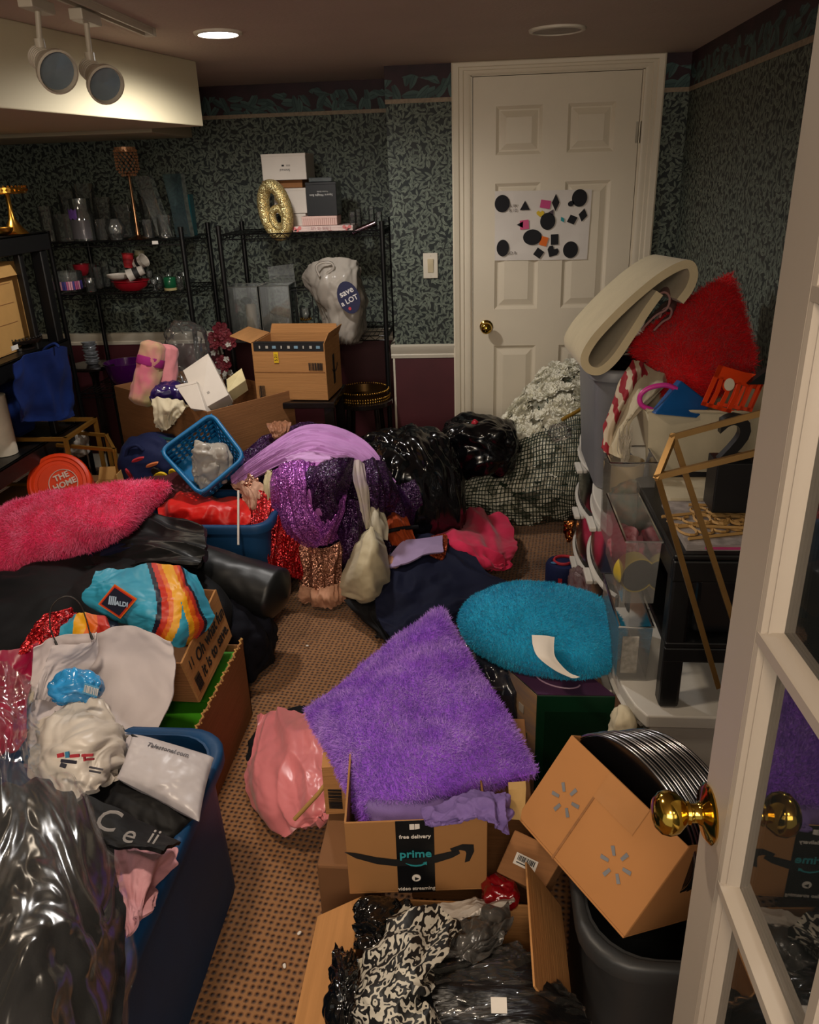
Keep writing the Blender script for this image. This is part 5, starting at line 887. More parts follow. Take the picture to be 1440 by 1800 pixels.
g = drape([[(640, 935, 2.84), (648, 928, 2.8), (658, 930, 2.78), (666, 938, 2.82)], [(622, 960, 2.82), (640, 955, 2.72), (660, 955, 2.7), (680, 968, 2.8)], [(604, 1000, 2.8), (630, 998, 2.66), (658, 1000, 2.64), (684, 1010, 2.76)], [(601, 1035, 2.78), (628, 1040, 2.66), (655, 1042, 2.64), (680, 1035, 2.76)], [(606, 1048, 2.8), (628, 1058, 2.72), (650, 1062, 2.7), (672, 1045, 2.78)]], 60, 60, (.012, 4, 2), .003, 61, thick=.02); soft('cream_drawstring_bag', 'translucent cream cloth bag lying against the front of the gown heap', 'bag', g, CRB)
ORC = cloth_mat('rust_velvet', '#8a3510', .7, 300, .2)
g = drape([[(665, 890, 3.1), (690, 895, 3.05), (712, 905, 3.05)], [(672, 925, 2.98), (700, 925, 2.95), (722, 930, 2.97)], [(690, 960, 2.9), (715, 955, 2.9), (735, 965, 2.92)]], 36, 36, (.012, 1, 5), .003, 62); soft('rust_fabric', 'rust orange fabric spread beside the gown heap', 'cloth', g, ORC)
g = G(); g.tube(crm(np.array([at(668, 950, y=2.92)+(0, 0, .03), at(690, 944, y=2.92)+(0, 0, .03), at(712, 940, y=2.95)+(0, 0, .03), at(735, 938, y=2.98)+(0, 0, .03)]), 16), .009, 8); soft('black_strap', 'black strap lying across the rust orange fabric', 'strap', g, cloth_mat('black_cloth', '#0d0d10', .7))
# navy and black garment on the floor, lilac strap, pink blanket
NVY = cloth_mat('navy_cloth', '#10142a', .75, 300)
g = drape([[(690, 965, 2.98), (730, 945, 3.06), (770, 944, 3.08), (805, 955, 3.05)], [(672, 1000, 2.85), (730, 990, 2.86), (790, 990, 2.88), (840, 990, 2.9)], [(660, 1050, 2.68), (720, 1040, 2.7), (790, 1035, 2.74), (895, 1030, 2.76)], [(668, 1095, 2.58), (720, 1090, 2.58), (780, 1080, 2.6), (850, 1060, 2.68)], [(690, 1128, 2.5), (725, 1118, 2.52), (760, 1105, 2.55), (800, 1085, 2.62)]], 80, 80, (.022, 4, 3), .005, 63, thick=.012); soft('navy_garment', 'navy blue garment spread on the carpet behind the purple cushion', 'garment', g, NVY)
g = drape([[(605, 1055, 2.72), (640, 1052, 2.72), (665, 1050, 2.7), (680, 1052, 2.68)], [(625, 1075, 2.68), (645, 1080, 2.64), (665, 1080, 2.62), (684, 1080, 2.62)], [(655, 1105, 2.6), (668, 1110, 2.56), (680, 1115, 2.55), (692, 1118, 2.54)], [(672, 1122, 2.55), (682, 1128, 2.53), (690, 1132, 2.52), (700, 1132, 2.52)]], 40, 40, (.012, 2, 2), .002, 64, thick=.01); soft('black_garment', 'black lining of a garment lying under the cream bag', 'garment', g, cloth_mat('black_cloth', '#0d0d10', .7))
g = drape([[(683, 985, 2.86), (710, 960, 2.9), (745, 955, 2.95), (778, 950, 3.0)], [(684, 998, 2.82), (712, 978, 2.85), (748, 970, 2.9), (778, 968, 2.93)], [(686, 1006, 2.8), (714, 998, 2.8), (750, 982, 2.86), (780, 978, 2.9)]], 24, 60, (.007, 1, 2), .001, 65, thick=.008)
for v_ in g.V: v_[:, 2] += .02
o = thing('lilac_belt', 'lilac sash with a copper sequin edge lying on the navy garment', 'sash', at(730, 990, y=2.85)); mk('belt', g, cloth_mat('lilac_sash', '#9a86ab', .6, 400), o, smooth=80)
g = drape([[(758, 948, 2.99), (785, 946, 3.02), (786, 970, 2.95)], [(760, 966, 2.93), (778, 975, 2.93), (782, 985, 2.9)], [(756, 982, 2.88), (770, 988, 2.88), (778, 990, 2.88)]], 14, 14, (.003, 1, 1), .001, 66)
for v_ in g.V: v_[:, 2] += .015
mk('sequin_edge', g, sequin('copper_sequin', '#b4502a', '#6a2410', 240, .3, .6), o, smooth=80)
g = lump(at(700, 985, y=2.86)+np.array((-.02, 0, .0)), (.035, .05, .02), 0, .8, .006, 20, 67, n=20); soft('peach_cloth', 'small peach cloth beside the lilac sash', 'cloth', g, cloth_mat('peach_chiffon', '#bf8f74', .8, 300))
PNK = cloth_mat('hot_pink_fleece', '#c42a4e', .9, 150, .5, var=.15)
g = drape([[(716, 935, 3.3), (755, 915, 3.4), (800, 905, 3.45), (850, 900, 3.5), (885, 912, 3.48)], [(730, 942, 3.24), (765, 935, 3.2), (810, 935, 3.22), (860, 930, 3.28), (905, 940, 3.32)], [(762, 948, 3.2), (790, 955, 3.05), (830, 958, 3.05), (870, 960, 3.1), (908, 962, 3.2)], [(815, 960, 3.12), (830, 975, 3.0), (850, 985, 2.98), (875, 985, 3.02), (900, 985, 3.1)], [(842, 985, 3.04), (850, 995, 3.0), (862, 1000, 2.98), (875, 1000, 3.0), (888, 995, 3.04)]], 90, 90, (.03, 2.5, 4), .004, 68, thick=.015, wav=.008); soft('pink_blanket', 'hot pink fleece blanket crumpled on the carpet before the white flower wall', 'blanket', g, PNK)
# black trash bags
TB_ = M('black_trash_bag', '#08080a', .14, var=.1, spec=.7)
g = lump((-.34, 3.36, .28), (.28, .27, .34), .2, .75, .028, 4, 71, floor=0, n=100, st=(1.5, 1.5, .5)); soft('trash_bag', 'big full black trash bag right of the gown heap', 'bag', g, TB_)
g = lump((.0, 3.62, .45), (.2, .15, .14), -.1, .7, .028, 5, 73, n=90); o = thing('trash_bag', 'smaller black trash bag with a red tie leaning on the white flowers', 'bag', (.0, 3.62, .3)); mk('bag_body', g, TB_, o, smooth=60)
g = lump(at(832, 748, y=3.55), (.014, .012, .028), 0, .7, .004, 40, 74, n=16, tilt=.5); mk('red_tie', g, M('red_plastic', '#a3182a', .4), o, smooth=60)

# ------------------------------------------------------------------ white flower panels, green netting
fm = [mesh_of(bloom_mesh(7, .026, 0, s_, .55), M('ivory_petal', '#e6e3d2', .8, var=.08, vs=30), 'bloom') for s_ in (21, 22, 23)]
leafm = M('leaf_green', '#22301f', .8)
def panel(name, label, ctrl, n, m, net=False, seed=0, nb=260, scale=1.0, loc=None, sel=None):
    P = surf(ctrl, n, m); Nn = gnorm(P)
    if (Nn.mean((0, 1))@(C_O-P.mean((0, 1)))) < 0: Nn = -Nn
    rs = np.random.RandomState(seed); P = P+Nn*(noise(P*6, seed)*.03)[..., None]
    o = thing(name, label, 'flowers', (P[..., 0].mean(), P[..., 1].mean(), P[..., 2].min())); g = G(); g.grid(P-Nn*.012); g.grid(P-Nn*.06, flip=True)
    mk('backing', g, M('panel_backing', '#8f8d7c', .9, var=.3, vs=40), o, smooth=80)
    k = 0; used = []
    while k < nb:
        i, j = rs.randint(0, n), rs.randint(0, m)
        if sel is not None and not sel(i/n, j/m, rs): 
            nb -= 0; used.append(0)
            if len(used) > 20000: break
            continue
        d = nrm(Nn[i, j]+rs.normal(size=3)*.35); orient_bloom('bloom', fm[k % 3], P[i, j]+rs.normal(size=3)*.004, d, None, o, scale*(.8+.45*rs.rand()), rs.rand()*6); k += 1
    g = G()
    for _ in range(150):
        i, j = rs.randint(0, n), rs.randint(0, m); p = P[i, j]; v = nrm(rs.normal(size=3)); u = nrm(np.cross(v, Nn[i, j])); g.add([p-u*.02, p+v*.007, p+u*.02, p-v*.007], [(0, 1, 2, 3)])
    mk('leaves', g, leafm, o, stuff=True)
    if net:
        Q = surf(ctrl, 26, 58); Nq = gnorm(Q)
        if (Nq.mean((0, 1))@(C_O-Q.mean((0, 1)))) < 0: Nq = -Nq
        Q = Q+Nq*(.028+noise(Q*6, seed)*.03+noise(Q*11, seed+4)*.012)[..., None]; g = G(); n1 = M('net_green', '#16291b', .6)
        for i in range(26): g.tube(Q[i], .0022, 4)
        for j in range(58): g.tube(Q[:, j], .0022, 4)
        mk('netting', g, n1, o, stuff=True)
    return o
panel('flower_spread', 'upper panel of bare white artificial roses leaning on the door', [[(930, 700, 3.98), (955, 650, 4.0), (1000, 636, 4.0), (1040, 640, 3.98)], [(885, 745, 3.9), (930, 700, 3.85), (990, 680, 3.82), (1045, 690, 3.8)], [(868, 775, 3.82), (930, 755, 3.72), (990, 735, 3.68), (1045, 735, 3.66)], [(880, 798, 3.76), (935, 790, 3.68), (985, 775, 3.64), (1040, 765, 3.62)]], 60, 60, False, 5, 295, 1.3)
panel('flower_bundle', 'lower bundle of white roses wrapped in dark green netting on the carpet', [[(820, 800, 3.85), (880, 790, 3.82), (950, 760, 3.72), (1010, 735, 3.66), (1045, 735, 3.64)], [(775, 840, 3.8), (860, 830, 3.72), (940, 810, 3.6), (1010, 800, 3.55), (1045, 800, 3.55)], [(740, 880, 3.76), (840, 870, 3.68), (930, 865, 3.56), (1000, 860, 3.52), (1040, 858, 3.52)], [(738, 905, 3.78), (840, 902, 3.76), (930, 915, 3.68), (1000, 905, 3.66), (1040, 900, 3.66)]], 60, 90, True, 9, 295, 1.05)
g = lump(at(985, 760, y=3.5), (.05, .04, .04), 0, .8, .012, 20, 77, n=24); soft('clear_wrap', 'crumpled clear wrap and yellow stick on top of the netted flowers', 'wrap', g, film('clear_film', '#ffffff', .09, '#c9c9c4', .1, 1.4))
g = G(); g.tube([at(988, 738, y=3.55), at(1024, 718, y=3.6)], .009, 8); soft('yellow_stick', 'mustard yellow stick end beside the grey tote', 'stick', g, M('mustard', '#8f6d22', .6))

# ------------------------------------------------------------------ left foreground: cushion, jackets, bags, tote
fur_cushion('pink_cushion', 'long hot pink furry cushion lying on the jackets at the left', [at(-90, 1040, y=2.3), at(10, 893, y=2.70), at(302, 852, y=2.7), at(215, 925, y=2.4)], .10, '#e8356c', 46000, .02, .002, (.2, -.1, -.3), 3, '#ee6a94', n=44, pinch=.1, bulge=.42)
BLN = M('black_nylon', '#101112', .42, var=.1, spec=.5)
g = drape([[(150, 925, 2.62), (200, 905, 2.66), (240, 900, 2.66), (300, 912, 2.62), (356, 925, 2.55)], [(165, 955, 2.5), (210, 945, 2.5), (260, 940, 2.5), (310, 945, 2.48), (362, 950, 2.44)], [(120, 985, 2.45), (190, 975, 2.42), (250, 968, 2.4), (310, 972, 2.38), (360, 978, 2.36)], [(90, 1015, 2.38), (170, 1000, 2.33), (240, 992, 2.32), (300, 995, 2.3), (350, 998, 2.3)]], 90, 90, (.022, 3, 2.2), .003, 81, thick=.02); soft('black_jacket', 'shiny black nylon jacket folded over the pink cushion edge', 'jacket', g, BLN)
g = drape([[(95, 1000, 2.5), (130, 950, 2.6), (175, 918, 2.68), (215, 905, 2.68)], [(70, 1010, 2.42), (120, 975, 2.46), (170, 945, 2.52), (210, 935, 2.52)], [(60, 1020, 2.37), (110, 1000, 2.38), (165, 980, 2.4), (240, 962, 2.42)]], 40, 60, (.012, 2, 2), .002, 82, thick=.012); soft('navy_jacket', 'navy blue jacket panel between the pink cushion and the black nylon', 'jacket', g, cloth_mat('navy_panel', '#11122b', .8, 300))
g = lump((-1.32, 2.2, .2), (.5, .42, .24), .1, .8, .03, 3, 83, floor=0, n=60); soft('dark_clothes_heap', 'dark heap of clothes on the floor under the pink cushion', 'clothes', g, cloth_mat('black_cloth', '#0d0d10', .7))
g = drape([[(-30, 1060, 2.25), (30, 1030, 2.3), (80, 1012, 2.35), (160, 1010, 2.3)], [(-30, 1110, 2.12), (30, 1080, 2.15), (90, 1060, 2.18), (150, 1045, 2.2)], [(-30, 1160, 2.0), (20, 1130, 2.02), (70, 1100, 2.06), (140, 1080, 2.1)]], 60, 60, (.018, 2, 3), .003, 84, thick=.02); soft('black_coat', 'black coat slumped at the left edge below the pink cushion', 'coat', g, BLN)
# rolled black garment bag: soft cylinder with seam
p0, p1 = at(345, 1000, y=2.52), at(505, 1050, y=2.44); ax = nrm(p1-p0); o = thing('rolled_garment_bag', 'thick black roll with a seam lying beside the middle navy tote', 'bag', (p0+p1)/2-np.array((0, 0, .1)))
u = nrm(np.cross(ax, (0, 0, 1))); v = np.cross(ax, u); Pp = []
for z in np.linspace(-.15, 1, 40):
    e = min(1, ((1-z)*9+.0)**.5 if z > .9 else 1); th = np.linspace(0, 2*math.pi, 56, endpoint=False); rr = .092*max(e, .05)*(1+.05*noise(np.stack([np.cos(th)*1.5, np.sin(th)*1.5, th*0+z*3], -1), 5)+.02*noise(np.stack([np.cos(th)*5, np.sin(th)*5, th*0+z*9], -1), 6)); Pp.append(p0+(p1-p0)*z+rr[:, None]*(u*np.cos(th)[:, None]*1.15+v*np.sin(th)[:, None]))
g = G(); g.grid(np.array(Pp), False, True); b_ = g.n-56; g.F.append(tuple(range(b_, b_+56))); g.M.append(0); mk('roll', g, BLN, o, smooth=60)
g = G(); g.tube([p0+(p1-p0)*z+v*.094+u*.01-ax*0 for z in np.linspace(-.1, .88, 12)], .004, 6); mk('seam', g, M('dark_grey_seam', '#2a2b2b', .5), o, smooth=60)
g = lump((-.93, 2.42, .13), (.2, .22, .17), .5, .8, .025, 5, 86, floor=0, n=60); soft('dark_trousers', 'dark navy folded clothes on the carpet under the black roll', 'clothes', g, cloth_mat('dark_navy', '#0a0b15', .85, 300))
# carton with print, green box in its outer carton
BLq, BRq = at(352, 1234, z=.31), at(408, 1118, z=.31); TRq, TLq = at(380, 1036, z=.47), at(320, 1166, z=.45)
oc = thing('printed_carton', 'brown carton printed Oh what fun it is to save, tilted on the green box', 'box', (BLq+BRq)/2+np.array((-.12, 0, -.01))); ww = np.array((-.26, -.02, .02)); g = G()
t_ = .006; n_ = nrm(np.cross(BRq-BLq, TLq-BLq)); n_ = n_ if n_[0] > 0 else -n_
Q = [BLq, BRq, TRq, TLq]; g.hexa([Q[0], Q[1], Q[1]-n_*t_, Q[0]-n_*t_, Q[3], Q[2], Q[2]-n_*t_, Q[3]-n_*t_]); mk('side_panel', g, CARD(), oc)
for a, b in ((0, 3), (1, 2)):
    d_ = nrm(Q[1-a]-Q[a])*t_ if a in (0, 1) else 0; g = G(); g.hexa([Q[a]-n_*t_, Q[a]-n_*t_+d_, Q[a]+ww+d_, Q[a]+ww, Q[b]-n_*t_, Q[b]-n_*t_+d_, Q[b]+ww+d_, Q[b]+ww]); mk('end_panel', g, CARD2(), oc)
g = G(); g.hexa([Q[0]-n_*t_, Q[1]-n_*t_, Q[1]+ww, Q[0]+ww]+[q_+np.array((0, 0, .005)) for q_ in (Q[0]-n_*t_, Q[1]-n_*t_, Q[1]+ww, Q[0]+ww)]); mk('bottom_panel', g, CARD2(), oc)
e1 = nrm(Q[1]-Q[0]); e2 = nrm(Q[3]-Q[0]); mid = lambda a, b: Q[0]*(1-a)*(1-b)+Q[1]*a*(1-b)+Q[2]*a*b+Q[3]*(1-a)*b; Lp = np.linalg.norm(Q[1]-Q[0])
text('Oh what fun\nit is to save.', Lp*.155, mid(.6, .46), e1, e2, INK(), oc, bold=.0009); barcode(mid(.12, .3), -e2, e1, .05, .04, oc, seed=4); text('11', .04, mid(.12, .75), e1, e2, INK(), oc)
o = thing('outer_carton', 'cut-down brown carton with corrugated edges around the green box', 'box', (-.98, 1.86, 0)); xa, xb, ya, yb_ = -1.28, -.745, 1.6, 2.12
for k, (q0, q1) in enumerate((((xb-.005, ya, 0), (xb, yb_, .29)), ((xa, ya, 0), (xa+.005, yb_, .27)), ((xa, yb_-.005, 0), (xb, yb_, .27)), ((xa, ya, 0), (xb, ya+.005, .22)))): g = G(); g.box(q0, q1); mk('carton_wall', g, CARD2(), o)
g = G(); ys = np.linspace(ya, yb_, 60); g.tube([(xb-.0025+.0035*(-1)**i, y_, .29+.006*math.sin(i*.9)) for i, y_ in enumerate(ys)], .003, 5); mk('corrugated_edge', g, M('tan_card', '#b58a4e', .85, var=.05), o)
GR = M('lime_green', '#3f8f1a', .4, var=.05); o = thing('green_box', 'lime green lidded box inside the cut-down carton', 'box', (-1.0, 1.86, .006)); g = G(); g.box((-1.26, 1.62, .006), (-.765, 2.08, .25)); mk('box_body', g, GR, o, bevel=.006); g = G(); g.box((-1.265, 1.612, .225), (-.757, 2.09, .262)); g.box((-1.25, 1.83, .262), (-.77, 1.838, .264)); mk('lid', g, GR, o, bevel=.003)
# supermarket shopper with rainbow stripes
AC, AN, AR, AO, AY = [M(n, c_, .45, var=.04, bump=.05, bs=40) for n, c_ in (('bag_cyan', '#2f8fae'), ('bag_navy', '#15172b'), ('bag_red2', '#b52a1c'), ('bag_orange2', '#cf5f14'), ('bag_yellow2', '#d89a1a'))]
o = thing('rainbow_shopper', 'cyan reusable shopping bag with rainbow stripes stuffed in the printed carton', 'bag', at(265, 1100, y=2.0))
ctrl = [[(168, 1002, 2.0), (215, 998, 2.03), (262, 990, 2.04), (308, 994, 2.04), (345, 1010, 2.05)], [(158, 1028, 1.95), (212, 1036, 1.9), (266, 1040, 1.9), (322, 1045, 1.9), (370, 1062, 1.98)], [(146, 1054, 1.92), (212, 1070, 1.86), (266, 1080, 1.83), (322, 1095, 1.83), (376, 1092, 1.93)], [(200, 1090, 1.9), (232, 1102, 1.84), (268, 1112, 1.81), (310, 1138, 1.8), (340, 1130, 1.86)]]
g = drape(ctrl, 90, 110, (.007, 2.2, 3), .002, 91, 'crease', thick=.006); nu, nv = 90, 110
for k in range((nu-1)*(nv-1)):
    i, j = divmod(k, nv-1); a, b = i/nu, j/nv; e = b-.5-.06*math.sin(a*3); e2_ = (b-.5)+(1-a)*.0-.30-.25*(a-.2)
    mi = 0
    for lo, hi, m_ in ((-.03, .01, 1), (.01, .06, 2), (.06, .1, 3), (.1, .16, 4)):
        if lo <= e < hi: mi = m_
    d2 = b-(.72+.22*a**1.5)
    for lo, hi, m_ in ((-.06, -.01, 4), (-.01, .03, 3), (.03, .07, 2), (.07, .1, 1)):
        if lo <= d2 < hi: mi = m_
    g.M[k] = mi; g.M[k+(nu-1)*(nv-1)] = mi
mk('bag_body', g, [AC, AN, AR, AO, AY], o, smooth=80)
lc = at(208, 1057, y=1.852); U_ = nrm(at(240, 1050, y=1.86)-at(175, 1040, y=1.88)); V_ = nrm((.1, .35, 1)); k_ = 1.9/F_PX*1.15
for nm, s_, m_, lf in (('logo_orange', 1.0, AO, .003), ('logo_red', .9, AR, .0045), ('logo_navy', .8, AN, .006)): plate_on(nm, [(-38*k_*s_, -10*k_*s_), (8*k_*s_, -30*k_*s_), (38*k_*s_, 10*k_*s_), (-8*k_*s_, 30*k_*s_)], lc, U_, V_, m_, o, lift=lf)
LB = M('logo_pale', '#9fb4cc', .5); cN_ = np.cross(U_, V_)
for k in range(4): plate_on('logo_stripe', [(-.002, -.012), (.002, -.012), (.004, .012), (0, .012)], lc+U_*(-.022+.006*k)+V_*.002+cN_*.004, U_, V_, LB, o, lift=.005)
text('ALDI', .018, lc+U_*.017-V_*.004+cN_*.008, U_, V_, LB, o, bold=.0006)
g = drape([[(120, 1085, 1.86), (160, 1080, 1.86), (205, 1095, 1.86)], [(105, 1110, 1.8), (160, 1105, 1.8), (210, 1118, 1.8)], [(100, 1140, 1.76), (150, 1135, 1.76), (200, 1135, 1.76)]], 20, 40, (.01, 2, 3), .003, 92)
for k in range(19*39): g.M[k] = (0, 4, 3, 2, 1)[min(4, int((k % 39)/8))]
mk('fallen_side', g, [AC, AN, AR, AO, AY], o, smooth=80)

# the long navy tote in front, with bags in it
tote('storage_tote', 'long navy blue tote in the left foreground filled with plastic bags', -1.2, -.585, .55, 1.52, .415, NT, R=.1, rimw=.025)
g = lump((-.9, 1.03, .2), (.25, .4, .15), 0, .5, .015, 5, 101, n=40); soft('tote_filling', 'dark fabrics filling the bottom of the long navy tote', 'clothes', g, cloth_mat('black_cloth', '#0d0d10', .7))
WPB = M('white_paper_bag', '#b9b0b2', .6, var=.03, bump=.1, bs=20)
o = thing('white_gift_bag', 'large white paper gift bag with thin wire handle, a blue pouch inside', 'bag', at(190, 1300, y=1.5))
g = drape([[(60, 1140, 1.6), (105, 1118, 1.64), (170, 1112, 1.66), (230, 1100, 1.68), (300, 1128, 1.66)], [(56, 1180, 1.58), (110, 1165, 1.62), (175, 1160, 1.64), (240, 1155, 1.66), (308, 1165, 1.64)], [(50, 1230, 1.52), (110, 1225, 1.56), (180, 1220, 1.58), (245, 1220, 1.6), (300, 1225, 1.58)], [(48, 1300, 1.42), (110, 1290, 1.46), (180, 1285, 1.48), (230, 1285, 1.5), (270, 1300, 1.5)], [(60, 1340, 1.36), (110, 1340, 1.38), (180, 1340, 1.4), (230, 1335, 1.42), (268, 1330, 1.44)]], 70, 80, (.007, 1.3, 2), .002, 93, 'crease', thick=.003, wav=.006); mk('back_panel', g, WPB, o, smooth=60)
g = drape([[(92, 1135, 1.57), (160, 1130, 1.6), (172, 1112, 1.62)], [(76, 1180, 1.54), (100, 1180, 1.56), (165, 1165, 1.6)], [(60, 1230, 1.48), (75, 1230, 1.5), (90, 1235, 1.52)]], 30, 30, (.005, 2, 2), .002, 94, 'crease'); mk('front_fold', g, WPB, o, smooth=60)
g = G(); g.tube(crm(np.array([at(a, b, y=c_) for a, b, c_ in ((101, 1136, 1.6), (88, 1100, 1.64), (92, 1065, 1.68), (115, 1048, 1.7), (138, 1058, 1.7), (152, 1090, 1.68), (160, 1122, 1.64))]), 40), .0018, 6); mk('wire_handle', g, M('dark_wire', '#2a2522', .4, metal=.5), o, smooth=60)
for px, py in ((99, 1133), (160, 1118)): g = G(); g.tube([at(px-2, py-6, y=1.6), at(px+3, py+6, y=1.59)], .003, 6); mk('handle_clip', g, INK(), o)
g = lump(at(135, 1212, y=1.5), (.062, .04, .04), .1, .7, .012, 16, 95, n=44); o2 = thing('blue_pouch', 'bright blue plastic pouch with a barcode inside the white gift bag', 'pouch', at(135, 1240, y=1.5)); mk('pouch', g, M('pouch_blue', '#2a7fb8', .2, var=.3, vs=20, coat=.3), o2, smooth=60)
plate_on('barcode_patch', rect(.035, .025), at(160, 1213, y=1.447), (1, 0, -.35), (0, .2, 1), M('patch_blue', '#4d8fb5', .4), o2); barcode(at(160, 1213, y=1.444), nrm((1, 0, -.35)), nrm((.35, 0, 1)), .03, .02, o2, M('white_print', '#cfcac6', .5), 10, 3)
WPL = M('white_bag_plastic', '#bdb5ac', .38, var=.04, trans=0)
g = drape([[(95, 1250, 1.46), (130, 1222, 1.5), (165, 1222, 1.5), (195, 1250, 1.48), (215, 1290, 1.44)], [(65, 1275, 1.42), (115, 1262, 1.4), (165, 1262, 1.4), (205, 1280, 1.42), (222, 1310, 1.42)], [(52, 1320, 1.36), (105, 1310, 1.3), (160, 1305, 1.3), (200, 1310, 1.34), (228, 1330, 1.38)], [(50, 1365, 1.28), (100, 1355, 1.24), (150, 1345, 1.25), (190, 1345, 1.28), (215, 1350, 1.34)], [(75, 1395, 1.22), (110, 1400, 1.18), (150, 1395, 1.2), (180, 1380, 1.24), (205, 1365, 1.3)]], 100, 100, (.016, 2.2, 2.2), .003, 96, 'crease', thick=.01, wav=.01); o = thing('white_carrier_bag', 'crumpled white plastic carrier bag with small red and blue print', 'bag', at(140, 1390, y=1.3)); mk('bag_body', g, WPL, o, smooth=70)
for px, py, a, b, cn, cc, r_ in ((108, 1327, .007, .004, 'red_print', '#b0303a', .3), (120, 1326, .004, .006, 'blue_print', '#3b7fa5', .2), (133, 1328, .010, .003, 'red_print', '#b0303a', .15), (155, 1327, .012, .0025, 'red_print', '#b0303a', .1), (160, 1334, .008, .002, 'red_print', '#b0303a', .1), (150, 1331, .002, .007, 'red_print', '#b0303a', .1), (122, 1338, .016, .003, 'navy_print2', '#2a2638', -.1), (112, 1345, .006, .004, 'navy_print2', '#2a2638', -.4), (170, 1350, .014, .0015, 'grey_ink', '#4f4c52', -.2), (168, 1356, .012, .0015, 'grey_ink', '#4f4c52', -.2)): plate_on('printed_patch', rect(2*a, 2*b), at(px, py, y=1.22), (1, 0, r_), (0, .5, 1), M(cn, cc, .5), o, t=.004)
MLW = M('white_mailer', '#b3aeb2', .35, var=.03)
def mailer(name, label, c4, T, mat, seed): g = cushion_g(c4, T, 50, .03, seed, .0015, .35); V = np.vstack(g.V); g.V = [V+nrm(C_O-V.mean(0))*(crease(V*14, seed, 3)*.004)[:, None]]; root = thing(name, label, 'mailer', (V[:, 0].mean(), V[:, 1].mean(), V[:, 2].min())); mk('envelope', g, mat, root, smooth=60); return root
c4 = [at(205, 1368, z=.47), at(232, 1292, z=.47), at(376, 1332, z=.45), at(350, 1445, z=.44)]
o = mailer('white_poly_mailer', 'white plastic mailer with a printed web address standing in the long tote', c4, .025, MLW, 97); U_ = nrm(c4[2]-c4[1]); V_ = nrm(c4[1]-c4[0]); N_ = np.cross(U_, V_); cc = (c4[1]*.38+c4[2]*.36+c4[0]*.12+c4[3]*.14)+N_*.027
text('Talestonal.com', .017, cc, U_, V_, M('grey_ink', '#4f4c52', .6), o); g = G(); g.tube([at(232, 1292, z=.48), at(243, 1298, z=.48)], .003, 6); mk('black_tab', g, INK(), o)
c4 = [at(145, 1400, z=.44), at(202, 1362, z=.45), at(348, 1432, z=.43), at(292, 1492, z=.41)]
o = mailer('black_poly_mailer', 'black plastic mailer with white script letters in the long navy tote', c4, .016, M('black_mailer', '#08080a', .6, spec=.25), 98); U_ = nrm(c4[2]-c4[1]); V_ = nrm(c4[1]-c4[0]); N_ = np.cross(U_, V_); wi2 = M('white_script', '#b5b0ae', .5)
g = G(); nn_ = nrm(C_O-sum(c4)/4)
g = drape([[(150, 1396, 1.14), (200, 1420, 1.12), (262, 1455, 1.1), (318, 1482, 1.08)], [(160, 1450, 1.06), (210, 1465, 1.05), (255, 1478, 1.04), (300, 1488, 1.03)], [(185, 1485, 1.02), (210, 1490, 1.01), (245, 1492, 1.01), (285, 1492, 1.0)]], 30, 40, (.006, 2, 2), .002, 99, thick=.006); mk('front_side', g, M('black_mailer', '#08080a', .6, spec=.25), o, smooth=60)
cc = at(185, 1442, y=1.035); text('C', .06, cc, (1, 0, -.3), (.1, .3, 1), wi2, o, shear=.3); text('e', .05, at(225, 1466, y=1.025), (1, 0, -.3), (.1, .3, 1), wi2, o, shear=.3); text('ii', .04, at(268, 1470, y=1.02), (1, 0, -.3), (.1, .3, 1), wi2, o, shear=.3)
PP = cloth_mat('pale_pink_satin', '#c48f98', .5, 300, .2)
g = drape([[(200, 1485, 1.1), (240, 1482, 1.12), (280, 1486, 1.12), (306, 1500, 1.12)], [(205, 1530, 1.02), (245, 1520, 1.02), (275, 1520, 1.04), (298, 1525, 1.08)], [(215, 1580, .94), (240, 1575, .95), (262, 1565, .97), (285, 1555, 1.02)], [(225, 1640, .86), (238, 1630, .88), (250, 1615, .9), (265, 1590, .95)]], 70, 60, (.02, 2, 3), .003, 102); soft('pale_pink_cloth', 'pale pink satin cloth in the long tote below the black mailer', 'cloth', g, PP)
# clear bag with a black garment over the near corner of the tote
BG = cloth_mat('charcoal_cloth', '#131416', .8, 300)
g = drape([[(-40, 1400, .92), (20, 1385, .95), (75, 1385, .97), (120, 1400, .98)], [(-40, 1470, .82), (30, 1450, .84), (100, 1450, .87), (155, 1460, .9)], [(-40, 1560, .72), (40, 1540, .74), (120, 1545, .77), (200, 1570, .8)], [(-40, 1680, .62), (50, 1660, .64), (130, 1660, .67), (215, 1690, .7)], [(-40, 1840, .53), (50, 1840, .54), (130, 1840, .56), (200, 1840, .58)]], 80, 80, (.018, 3, 3), .004, 103, thick=.02); soft('bagged_black_garment', 'black garment inside the clear plastic bag in the left foreground', 'garment', g, BG)
CF = film('clear_bag_film', '#ffffff', .03, '#8d8a86', .2, 1.35, .3)
g = drape([[(-40, 1320, .95), (20, 1335, .97), (65, 1340, 1.0), (130, 1365, 1.0), (160, 1400, .98)], [(-40, 1440, .8), (40, 1430, .82), (110, 1435, .84), (160, 1450, .87), (195, 1500, .88)], [(-40, 1550, .68), (50, 1535, .7), (130, 1545, .72), (190, 1570, .76), (230, 1590, .8)], [(-40, 1670, .58), (60, 1660, .59), (140, 1665, .62), (200, 1680, .67), (238, 1690, .72)], [(-40, 1850, .49), (60, 1850, .5), (130, 1850, .52), (190, 1850, .55), (228, 1850, .6)]], 130, 130, (.013, 2.0, 2.4), .002, 104, 'crease', thick=.002); soft('clear_garment_bag', 'clear crinkled plastic bag over the black garment in the left foreground', 'bag', g, CF)
